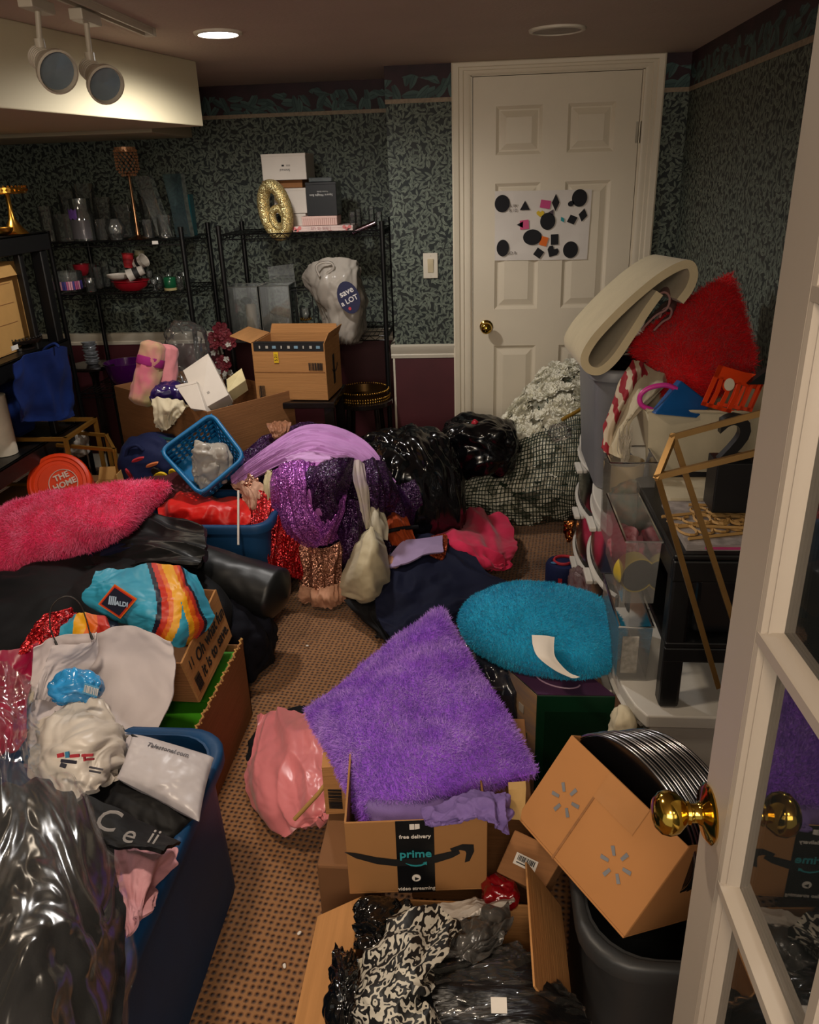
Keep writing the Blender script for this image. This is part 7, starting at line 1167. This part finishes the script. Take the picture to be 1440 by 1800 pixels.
# ------------------------------------------------------------------ cartons in the foreground
def vbox(name, label, BLp, BRp, TLp, z0, D, mat, **k):
    O = at(*BLp, z=z0); R_ = at(*BRp, z=z0); ex = nrm((R_-O)*np.array((1, 1, 0))); ey = np.array((-ex[1], ex[0], 0)); H = at(*TLp, y=O[1])[2]-z0; L = np.linalg.norm(R_-O); return frame(O, ex, ey, (0, 0, 1)), L, D, H
fr, L, D, H = frame((-.225, .86, .0), (1, 0, 0), (0, 1, 0), (0, 0, 1)), .385, .27, .33
big = carton('big_open_carton', 'big open brown carton at the bottom with black and white fabric inside', fr, L, D, H, {'l': (.1, 118), 'r': (.14, -30), 'f': (.05, 150)})
g = lump((-.03, .995, .17), (.17, .12, .12), 0, .5, .012, 6, 161, n=40); soft('carton_filling', 'dark packed fabric filling the big open carton', 'fabric', g, cloth_mat('black_cloth', '#0d0d10', .7))
dm = N('damask'); tc = dm.n('TexCoord'); mpn = dm.n('Mapping'); mpn.inputs['Scale'].default_value = (1, 1, 1); dm.t.links.new(tc.outputs['UV'], mpn.inputs[0]); sx = dm.n('SeparateXYZ'); dm.t.links.new(mpn.outputs[0], sx.inputs[0])
def cell(o_, s_): return dm.math('SUBTRACT', dm.math('FRACT', dm.math('MULTIPLY', o_, s_)), .5)
cx_, cy_ = cell(sx.outputs[0], 4.2), cell(sx.outputs[1], 2.6); rr2 = dm.math('SQRT', dm.math('ADD', dm.math('MULTIPLY', cx_, cx_), dm.math('MULTIPLY', cy_, cy_))); nzd = dm.n('TexNoise'); nzd.inputs['Scale'].default_value = 17; nzd.inputs['Detail'].default_value = 1; dm.t.links.new(tc.outputs['UV'], nzd.inputs[0])
ang_ = dm.math('ARCTAN2', cx_, cy_); pet = dm.math('MULTIPLY', dm.math('SINE', dm.math('MULTIPLY', ang_, 4.0)), .035); ring = dm.math('SINE', dm.math('MULTIPLY', dm.math('ADD', rr2, dm.math('ADD', pet, dm.math('MULTIPLY', nzd.outputs[0], .55))), 26.0))
dm.t.links.new(dm.ramp(ring, [(.17, lin('#0c0c0d')), (.21, lin('#b8b2a4'))]), dm.b.inputs['Base Color']); dm.b.inputs['Roughness'].default_value = .55; DM = dm.m
BPL = M('black_wrap', '#0a0a0b', .1, var=.1, spec=.8)
g = drape([[(622, 1590, 1.1), (660, 1580, 1.12), (700, 1580, 1.12), (735, 1590, 1.12)], [(622, 1625, 1.06), (660, 1615, 1.05), (700, 1615, 1.05), (735, 1620, 1.06)], [(625, 1670, 1.0), (660, 1665, .98), (700, 1660, .98), (730, 1660, 1.0)]], 70, 70, (.012, 2.5, 2.5), .004, 162, 'crease'); soft('black_wrapped_fabric', 'shiny black wrapped fabric at the back left of the big carton', 'fabric', g, BPL)
g = drape([[(715, 1590, 1.08), (750, 1600, 1.05), (785, 1620, 1.03), (788, 1650, 1.0)], [(680, 1640, 1.0), (720, 1640, .97), (765, 1650, .96), (785, 1675, .96)], [(655, 1690, .95), (695, 1690, .9), (735, 1700, .88), (760, 1710, .9)], [(630, 1745, .9), (670, 1745, .85), (715, 1750, .84), (745, 1740, .87)], [(615, 1790, .86), (660, 1795, .81), (720, 1800, .8), (775, 1790, .82)], [(610, 1840, .83), (660, 1850, .77), (720, 1850, .76), (785, 1840, .78)]], 110, 90, (.026, 3, 2.5), .004, 163, thick=.006); soft('damask_fabric', 'black and white damask patterned fabric bunched in the big carton', 'fabric', g, DM)
g = drape([[(625, 1690, .98), (660, 1680, .95), (700, 1672, .95)], [(618, 1705, .96), (650, 1700, .93), (690, 1690, .93)]], 16, 30, (.006, 1, 3), .002, 164); soft('white_lining', 'white lining strip on the damask fabric', 'cloth', g, cloth_mat('white_cloth', '#b8b09c', .8))
g = drape([[(590, 1655, .99), (612, 1668, .98), (630, 1680, .96)], [(578, 1700, .93), (605, 1705, .9), (630, 1715, .9)], [(574, 1750, .88), (595, 1760, .85), (620, 1770, .84)], [(578, 1840, .82), (600, 1840, .79), (620, 1840, .78)]], 80, 50, (.01, 2.5, 2), .003, 165, 'crease'); soft('black_wrap', 'black glossy plastic wrap bulging over the left rim of the big carton', 'wrap', g, BPL)
CF2 = film('clear_wrap_film', '#ffffff', .12, '#8f8d88', .08, 1.6, 1.0)
g = drape([[(745, 1690, .96), (830, 1680, .98), (905, 1670, 1.0), (915, 1680, .99)], [(755, 1735, .88), (840, 1725, .9), (925, 1725, .9), (1000, 1750, .92)], [(770, 1800, .82), (850, 1790, .82), (950, 1780, .83), (1030, 1790, .88)], [(780, 1850, .78), (860, 1850, .77), (960, 1850, .77), (1040, 1840, .82)]], 60, 110, (.01, 3, 2), .003, 166, thick=.006); o = thing('wrapped_black_fabric', 'folded black fabric in clear wrap with a white sticker in the big carton', 'fabric', at(890, 1780, y=.85)); mk('folded_fabric', g, M('black_layered', '#0b0b0c', .35, var=.3, bump=.8, bs=24, stretch=(1, 6, 1)), o, smooth=80)
g = drape([[(745, 1680, .97), (830, 1672, .99), (905, 1660, 1.01), (918, 1672, 1.0)], [(755, 1730, .885), (840, 1720, .91), (925, 1720, .91), (1000, 1742, .93)], [(770, 1795, .83), (850, 1785, .83), (950, 1775, .84), (1032, 1785, .89)], [(780, 1850, .79), (860, 1850, .78), (960, 1850, .78), (1040, 1840, .83)]], 110, 120, (.008, 7, 1.6), .003, 167, 'crease', thick=.001); 
for v_ in g.V: v_[:, 2] += .008
mk('clear_wrap', g, CF2, o, smooth=60); plate_on('white_sticker', rect(.024, .022), at(877, 1773, y=.832)+np.array((0, -.004, .014)), (1, 0, .05), (0, .55, .83), WPAPER(), o)
g = drape([[(760, 1655, 1.0), (800, 1625, 1.05), (850, 1600, 1.09), (895, 1590, 1.1)], [(775, 1685, .96), (815, 1660, .98), (855, 1640, 1.0), (900, 1625, 1.04)], [(790, 1695, .95), (825, 1690, .94), (860, 1680, .96), (880, 1650, 1.0)]], 80, 80, (.018, 2, 2), .003, 168, 'crease', thick=.002); soft('grey_clear_bag', 'crumpled greyish clear plastic bag in the middle of the big carton', 'bag', g, film('grey_film', '#dcdcdc', .4, '#7d7a76', .12, 1.5))
g = drape([[(748, 1600, 1.09), (785, 1588, 1.12), (840, 1578, 1.13), (900, 1572, 1.13)], [(752, 1620, 1.06), (790, 1610, 1.07), (840, 1595, 1.1), (900, 1590, 1.1)], [(735, 1625, 1.05), (770, 1628, 1.04), (810, 1615, 1.06), (830, 1605, 1.08)]], 40, 60, (.008, 2, 4), .003, 169, thick=.003); soft('white_plastic_bag', 'twisted white plastic bag under the printed shipping box', 'bag', g, WPL)
g = lump(at(880, 1572, y=1.14), (.035, .03, .03), 0, .7, .008, 20, 170, n=30); soft('red_vinyl', 'shiny dark red vinyl piece at the back of the big carton', 'vinyl', g, M('red_vinyl', '#7a0710', .12, coat=.5))
# the smile box with the purple cushion on it
fr, L, D, H = vbox('x', '', (615, 1572), (856, 1563), (603, 1447), .335, .2, None)
o = carton('delivery_box', 'open brown box with black strip of white and teal print below the purple cushion', fr, L, D, H, {'l': (.0001, 0)}, M('tan_card2', '#96693c', .85, var=.05, vs=5, bump=.15, bs=9))
ux, uz = fr((1, 0, 0))-fr((0, 0, 0)), np.array((0, 0, 1.)); TEAL = M('teal_ink', '#2d8f96', .5); tw = L*.27; cxp = L*.49
g = G(); g.box((cxp-tw/2, -.0012, 0), (cxp+tw/2, -.0002, H+.0005), fr); mk('black_strip', g, M('strip_black', '#0c0d10', .35), o)
sm = [(-.135, .02), (-.115, .004), (-.075, -.013), (-.04, -.02), (.0, -.02), (.04, -.015), (.07, -.004), (.085, .006), (.083, .013), (.072, .013), (.04, .005), (.0, -.003), (-.04, -.003), (-.075, .004), (-.115, .017)]
plate_on('printed_arrow', sm, fr((cxp-.0, -.0003, H*.5)), ux, uz, INK(), o, t=.0006); plate_on('arrow_head', [(.066, .019), (.09, .029), (.111, .027), (.112, .01), (.103, -.014), (.094, -.017), (.097, .006), (.095, .012), (.085, .015), (.07, .01)], fr((cxp, -.0003, H*.5)), ux, uz, INK(), o, t=.0006)
text('prime', .026, fr((cxp, -.0022, H*.56)), ux, uz, TEAL, o, bold=.0005); text('free delivery', .0118, fr((cxp, -.0022, H*.8)), ux, uz, WPAPER(), o, bold=.0002); text('video streaming', .0112, fr((cxp, -.0022, H*.07)), ux, uz, WPAPER(), o, bold=.0002)
plate_on('teal_smile', [(-.02, .006), (-.01, -.001), (0, -.003), (.01, -.002), (.018, .002), (.021, .0), (.021, .008), (.014, .006), (.016, .005), (.01, .001), (0, 0), (-.01, .002)], fr((cxp, -.0016, H*.4)), ux, uz, TEAL, o)
g = G(); th_ = ell(.0085, .0085, n=24); g.prism(th_, fr((cxp, -.0014, H*.215)), ux, uz, np.cross(ux, uz), .0012); mk('play_disc', g, WPAPER(), o); plate_on('play_mark', [(-.003, -.004), (.005, 0), (-.003, .004)], fr((cxp, -.003, H*.215)), ux, uz, INK(), o)
for dx in (-.005, .005): plate_on('parcel_mark', [(-.0045, -.006), (.0045, -.004 if dx > 0 else -.006), (.0045, .006), (-.0045, .006)], fr((cxp+dx, -.0016, H*.93)), ux, uz, WPAPER(), o)
LV = cloth_mat('violet_jersey', '#6f5a92', .8, 500)
g = lump(fr((L*.5, D*.5, H*.55)), (L*.42, D*.4, H*.35), 0, .6, .012, 9, 180, n=40); soft('violet_shirt', 'violet jersey garment stuffed in the printed delivery box', 'garment', g, LV)
g = drape([[(740, 1425, 1.16), (790, 1415, 1.18), (830, 1395, 1.2), (870, 1388, 1.2), (895, 1410, 1.18)], [(745, 1440, 1.14), (795, 1432, 1.13), (840, 1415, 1.13), (875, 1412, 1.13), (897, 1435, 1.13)], [(760, 1448, 1.13), (800, 1445, 1.12), (850, 1440, 1.105), (872, 1455, 1.1), (890, 1465, 1.11)]], 60, 80, (.014, 2, 5), .003, 181); soft('violet_sleeve', 'violet sleeve spilling over the right side of the delivery box', 'garment', g, LV)
fur_cushion('purple_cushion', 'big purple furry square cushion on its corner over the delivery box', [at(640, 1452, z=.46), at(534, 1248, z=.46), at(776, 1066, z=.60), at(948, 1358, z=.52)], .075, '#8a4cc8', 66000, .013, .0015, (.2, -.1, -.15), 9, '#ad84d8', n=56, pinch=.03, am=.008)
pile_box('brown_carton', 'plain brown carton under the barcode carton left of the delivery box', -.335, -.237, 1.22, 1.46, .31, M('old_card', '#6e4a2c', .85, var=.1, vs=5))
O = at(573, 1432, z=.328); fr = frame(O, (1, .12, 0), (-.12, 1, 0), (0, 0, 1)); o = carton('barcode_carton', 'small brown carton with a barcode beside the purple cushion', fr, .05, .12, at(572, 1352, y=O[1])[2]-.328, None, CARD(), closed=True); barcode(fr((.024, -.001, .045)), np.array((0, 0, 1.)), np.array((-1., 0, 0)), .055, .03, o, seed=7)
g = G(); g.box((-.16, 1.42, 0), (.12, 1.70, .33)); solo('brown_carton', 'brown carton mostly hidden under the middle of the purple cushion', 'box', g, CARD2(), bevel=.003)
Q = [at(872, 1532, z=.37), at(952, 1572, z=.36), at(994, 1500, z=.41), at(905, 1458, z=.42)]; n_ = nrm(np.cross(Q[1]-Q[0], Q[3]-Q[0])); n_ = n_ if n_@(Q[0]-C_O) > 0 else -n_; o = thing('labelled_box', 'small brown box with a white barcode label right of the delivery box', 'box', sum(Q)/4+n_*.04-np.array((0, 0, .06))); g = G(); g.hexa([Q[0], Q[1], Q[1]+n_*.08, Q[0]+n_*.08, Q[3], Q[2], Q[2]+n_*.08, Q[3]+n_*.08]); mk('box_body', g, CARD2(), o, bevel=.003)
u_ = nrm(Q[1]-Q[0]); v_ = nrm(Q[3]-Q[0]); cc = Q[0]*.3+Q[1]*.25+Q[2]*.2+Q[3]*.25; plate_on('white_label', rect(.045, .022), cc, u_, v_, WPAPER(), o); barcode(cc-n_*.002+v_*.003, u_, v_, .034, .01, o, seed=9); plate_on('printed_line', rect(.034, .002), cc-v_*.006-n_*.001, u_, v_, INK(), o)
Q = [at(897, 1440, y=1.17), at(922, 1442, y=1.17), at(925, 1386, y=1.2), at(894, 1388, y=1.2)]; g = G(); dd = np.array((0, .02, 0)); g.hexa([Q[0], Q[1], Q[1]+dd, Q[0]+dd, Q[3], Q[2], Q[2]+dd, Q[3]+dd]); solo('manila_card', 'pale manila card end standing behind the labelled box', 'card', g, M('manila', '#a8854e', .7))
# dark grey bin and the tilted carton of charger plates
DG = M('dark_grey_bin', '#2c2d2e', .45, var=.05, bump=.05, bs=150); o = tote('dark_grey_bin', 'dark grey round-cornered bin with a small name label, plate carton tipped on it', .172, .62, .93, 1.36, .42, DG, R=.10, rimw=.02, taper=.12)
lb = at(1113, 1673, z=.40); plate_on('name_label', rect(.032, .013), (lb[0], .946, .385), (1, 0, 0), (0, 0, 1), M('label_grey', '#8a8680', .5), o); text('Kids', .01, (lb[0], .943, .385), (1, 0, 0), (0, 0, 1), INK(), o)
A_, B_, C_, D_ = at(1003, 1296, z=.665), at(908, 1437, z=.50), at(1095, 1650, z=.45), at(1208, 1480, z=.615)
e1 = nrm(C_-B_); L = np.linalg.norm(C_-B_); e2 = (A_-B_)+(D_-C_); e2 = nrm(e2-e1*(e2@e1)); Hh = .5*(np.linalg.norm(A_-B_)+np.linalg.norm(D_-C_)); n_ = nrm(np.cross(e1, e2)); n_ = n_ if n_@(B_-C_O) > 0 else -n_; D = .31
rh = np.cross(e1, n_)@e2 > 0; O = B_ if rh else C_; exx = e1 if rh else -e1; fr = frame(O, exx, n_, e2)
WCM = M('tan_card3', '#a5703f', .8, var=.05, vs=5, bump=.15, bs=9); o = carton('plate_carton', 'tan carton with faded spark prints tipped on the dark grey bin, full of plates', fr, L, D, Hh, {}, WCM)
g = G(); g.box((L*.36 if rh else L*.64, -.0012, 0), ((L*.36 if rh else L*.64)+.004, .0, Hh), fr); mk('seam', g, CARD2(), o)
SPK = M('faded_blue_print', '#6f6f72', .7)
for fx, fz in ((.22, .5), (.72, .42)):
    cc = B_+e1*L*fx+e2*Hh*fz-n_*.0005
    for k in range(6):
        t = k*math.pi/3+.3; r0 = .014; u_ = e1*math.cos(t)+e2*math.sin(t); w_ = np.cross(u_, -n_); plate_on('spark_print', [(r0, -.0028), (r0+.016, -.0035), (r0+.016, .0035), (r0, .0028)], cc, u_, w_ if np.cross(u_, w_)@n_ < 0 else -w_, SPK, o, t=.0006)
tpm = M('packing_tape', '#a8764a', .18, var=.05); g = G(); g.box((L*.36 if rh else L*.3, -.0016, Hh*.72), ((L*.36 if rh else L*.3)+L*.34, -.0012, Hh), fr); mk('packing_tape', g, tpm, o)
PLB = M('plate_black', '#0b0b0c', .25, coat=.3); SLV = M('plate_silver', '#a9a9ac', .25, metal=1)
pr = .15; cpl = (A_+D_)/2-e2*.06; prot = None; a0_ = math.radians(36)
for k in range(22):
    c = cpl+n_*(.075+k*.0086)+e2*(.002*math.sin(k*1.7)+.001*k)+e1*.0015*math.sin(k*2.3); ax = nrm(n_*math.cos(a0_)+e2*math.sin(a0_))
    if prot is None:
        prot = thing('charger_plate', 'black charger plate with a thin silver rim in the tipped carton', 'plate', c, 'charger plates in the tipped carton')
        g = G(); g.lathe([(0, .004), (.09, .004), (.1, .0), (pr-.003, -.002), (pr-.003, .0005), (.1, .003), (.092, .0065), (0, .0065)], c, 56, ax=ax); mk('plate_body', g, PLB, prot, smooth=40)
        g = G(); g.tube([c+(u0*math.cos(t)+v0*math.sin(t))*pr+ax*-.001 for u0, v0 in [(nrm(np.cross(ax, e2)), np.cross(ax, nrm(np.cross(ax, e2))))] for t in np.linspace(0, 2*math.pi, 65)[:-1]], .0026, 6, closed=True); mk('silver_rim', g, SLV, prot, smooth=60)
    else: dup(prot, c)
# wire hanger and lint
g = G(); g.tube(crm(np.array([at(a, b, z=.004) for a, b in ((290, 1796), (300, 1780), (318, 1772), (330, 1785), (326, 1803), (300, 1830))]), 30), .0018, 6); soft('wire_hanger', 'hook of a wire hanger on the carpet beside the long navy tote', 'hanger', g, M('steel', '#8d8577', .35, metal=1))
for k, (px, py) in enumerate(((540, 1135), (526, 1640), (500, 1698))): g = lump(at(px, py, z=.006), (.006, .004, .003), k, .8, .001, 90, 190+k, n=8); soft('lint_scrap', ('tiny pale scrap on the carpet near the black clothes heap', 'tiny white scrap on the carpet beside the big open carton', 'tiny cream scrap on the carpet close to the bottom edge')[k], 'scrap', g, WPAPER())

# ------------------------------------------------------------------ glazed door leaf standing open at the right
DT = np.array((.03, -1, 0)); DT /= np.linalg.norm(DT); DN = np.array((1, .03, 0)); DN /= np.linalg.norm(DN); DO = np.array((.247, .705, 0))
fd = lambda P: DO+np.asarray(P, float)[:, :1]*DT+np.asarray(P, float)[:, 1:2]*DN+np.asarray(P, float)[:, 2:]*np.array((0, 0, 1.))   # (along leaf, through leaf, up)
d2 = bpy.data.objects.new('door_2', None); COL.objects.link(d2); d2.location = DO; d2['kind'] = 'structure'; d2['label'] = 'white glazed door leaf with brass knob standing open at the right'
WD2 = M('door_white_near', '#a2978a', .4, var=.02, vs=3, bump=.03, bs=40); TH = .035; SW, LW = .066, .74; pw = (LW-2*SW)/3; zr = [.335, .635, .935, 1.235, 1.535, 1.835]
def dbar(name, a, b, vert, w, prof=True):     # muntin with a moulded section
    g = G(); sec = [(-w/2, .013), (-w/2+.002, .008), (-w/4, .003), (-w/5, 0), (w/5, 0), (w/4, .003), (w/2-.002, .008), (w/2, .013), (w/2, TH-.013), (w/5, TH), (-w/5, TH), (-w/2, TH-.013)]
    P = np.array([[((a[0]+s_, t_, z) if vert else (z, t_, a[1]+s_)) for s_, t_ in sec] for z in ((a[1], b[1]) if vert else (a[0], b[0]))]); g.grid(fd(P.reshape(-1, 3)).reshape(P.shape), False, True); return mk(name, g, WD2, d2, smooth=40)
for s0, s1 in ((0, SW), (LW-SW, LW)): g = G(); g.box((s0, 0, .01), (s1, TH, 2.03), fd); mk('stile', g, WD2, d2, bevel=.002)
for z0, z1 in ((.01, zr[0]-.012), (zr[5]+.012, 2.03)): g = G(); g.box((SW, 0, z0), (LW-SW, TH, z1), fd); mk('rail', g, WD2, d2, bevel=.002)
for s_, dr in ((SW, 1), (LW-SW, -1)):
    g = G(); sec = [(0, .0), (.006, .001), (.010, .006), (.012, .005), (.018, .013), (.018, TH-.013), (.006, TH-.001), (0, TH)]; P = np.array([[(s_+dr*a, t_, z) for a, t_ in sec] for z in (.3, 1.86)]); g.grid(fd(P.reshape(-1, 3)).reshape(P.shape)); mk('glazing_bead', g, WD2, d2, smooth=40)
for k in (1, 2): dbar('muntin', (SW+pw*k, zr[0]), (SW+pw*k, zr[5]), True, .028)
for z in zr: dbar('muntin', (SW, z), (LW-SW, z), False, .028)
PG = film('door_glass', '#f2f6f6', .07, '#9aa3a3', .015, 1.52, 1.7)
for k in range(3):
    for j in range(5): g = G(); g.box((SW+pw*k+.014, TH/2-.0015, zr[j]+.014), (SW+pw*(k+1)-.014, TH/2+.0015, zr[j+1]-.014), fd); mk('glass_pane', g, PG, d2)
kp = at(1250, 1430, x=.249); kz = kp[2]; ks = (kp-DO)@DT
g = G(); g.lathe([(r_*.84, z_*.78) for r_, z_ in [(0, 0), (.036, 0), (.038, .003), (.032, .008), (.016, .012), (.012, .018), (.012, .026), (.015, .028), (.014, .032), (.018, .036), (.026, .045), (.0285, .056), (.026, .067), (.018, .075), (.008, .078), (0, .0785)]], fd([(ks, 0, kz)])[0], 40, ax=-DN); mk('door_knob', g, BRASS(), d2, smooth=50)
g = G(); g.lathe([(0, 0), (.032, 0), (.034, .003), (.028, .008), (.014, .012), (.011, .028), (.018, .036), (.026, .045), (.0285, .056), (.026, .067), (.018, .075), (0, .0785)], fd([(ks, TH, kz)])[0], 40, ax=DN); mk('door_knob', g, BRASS(), d2, smooth=50)
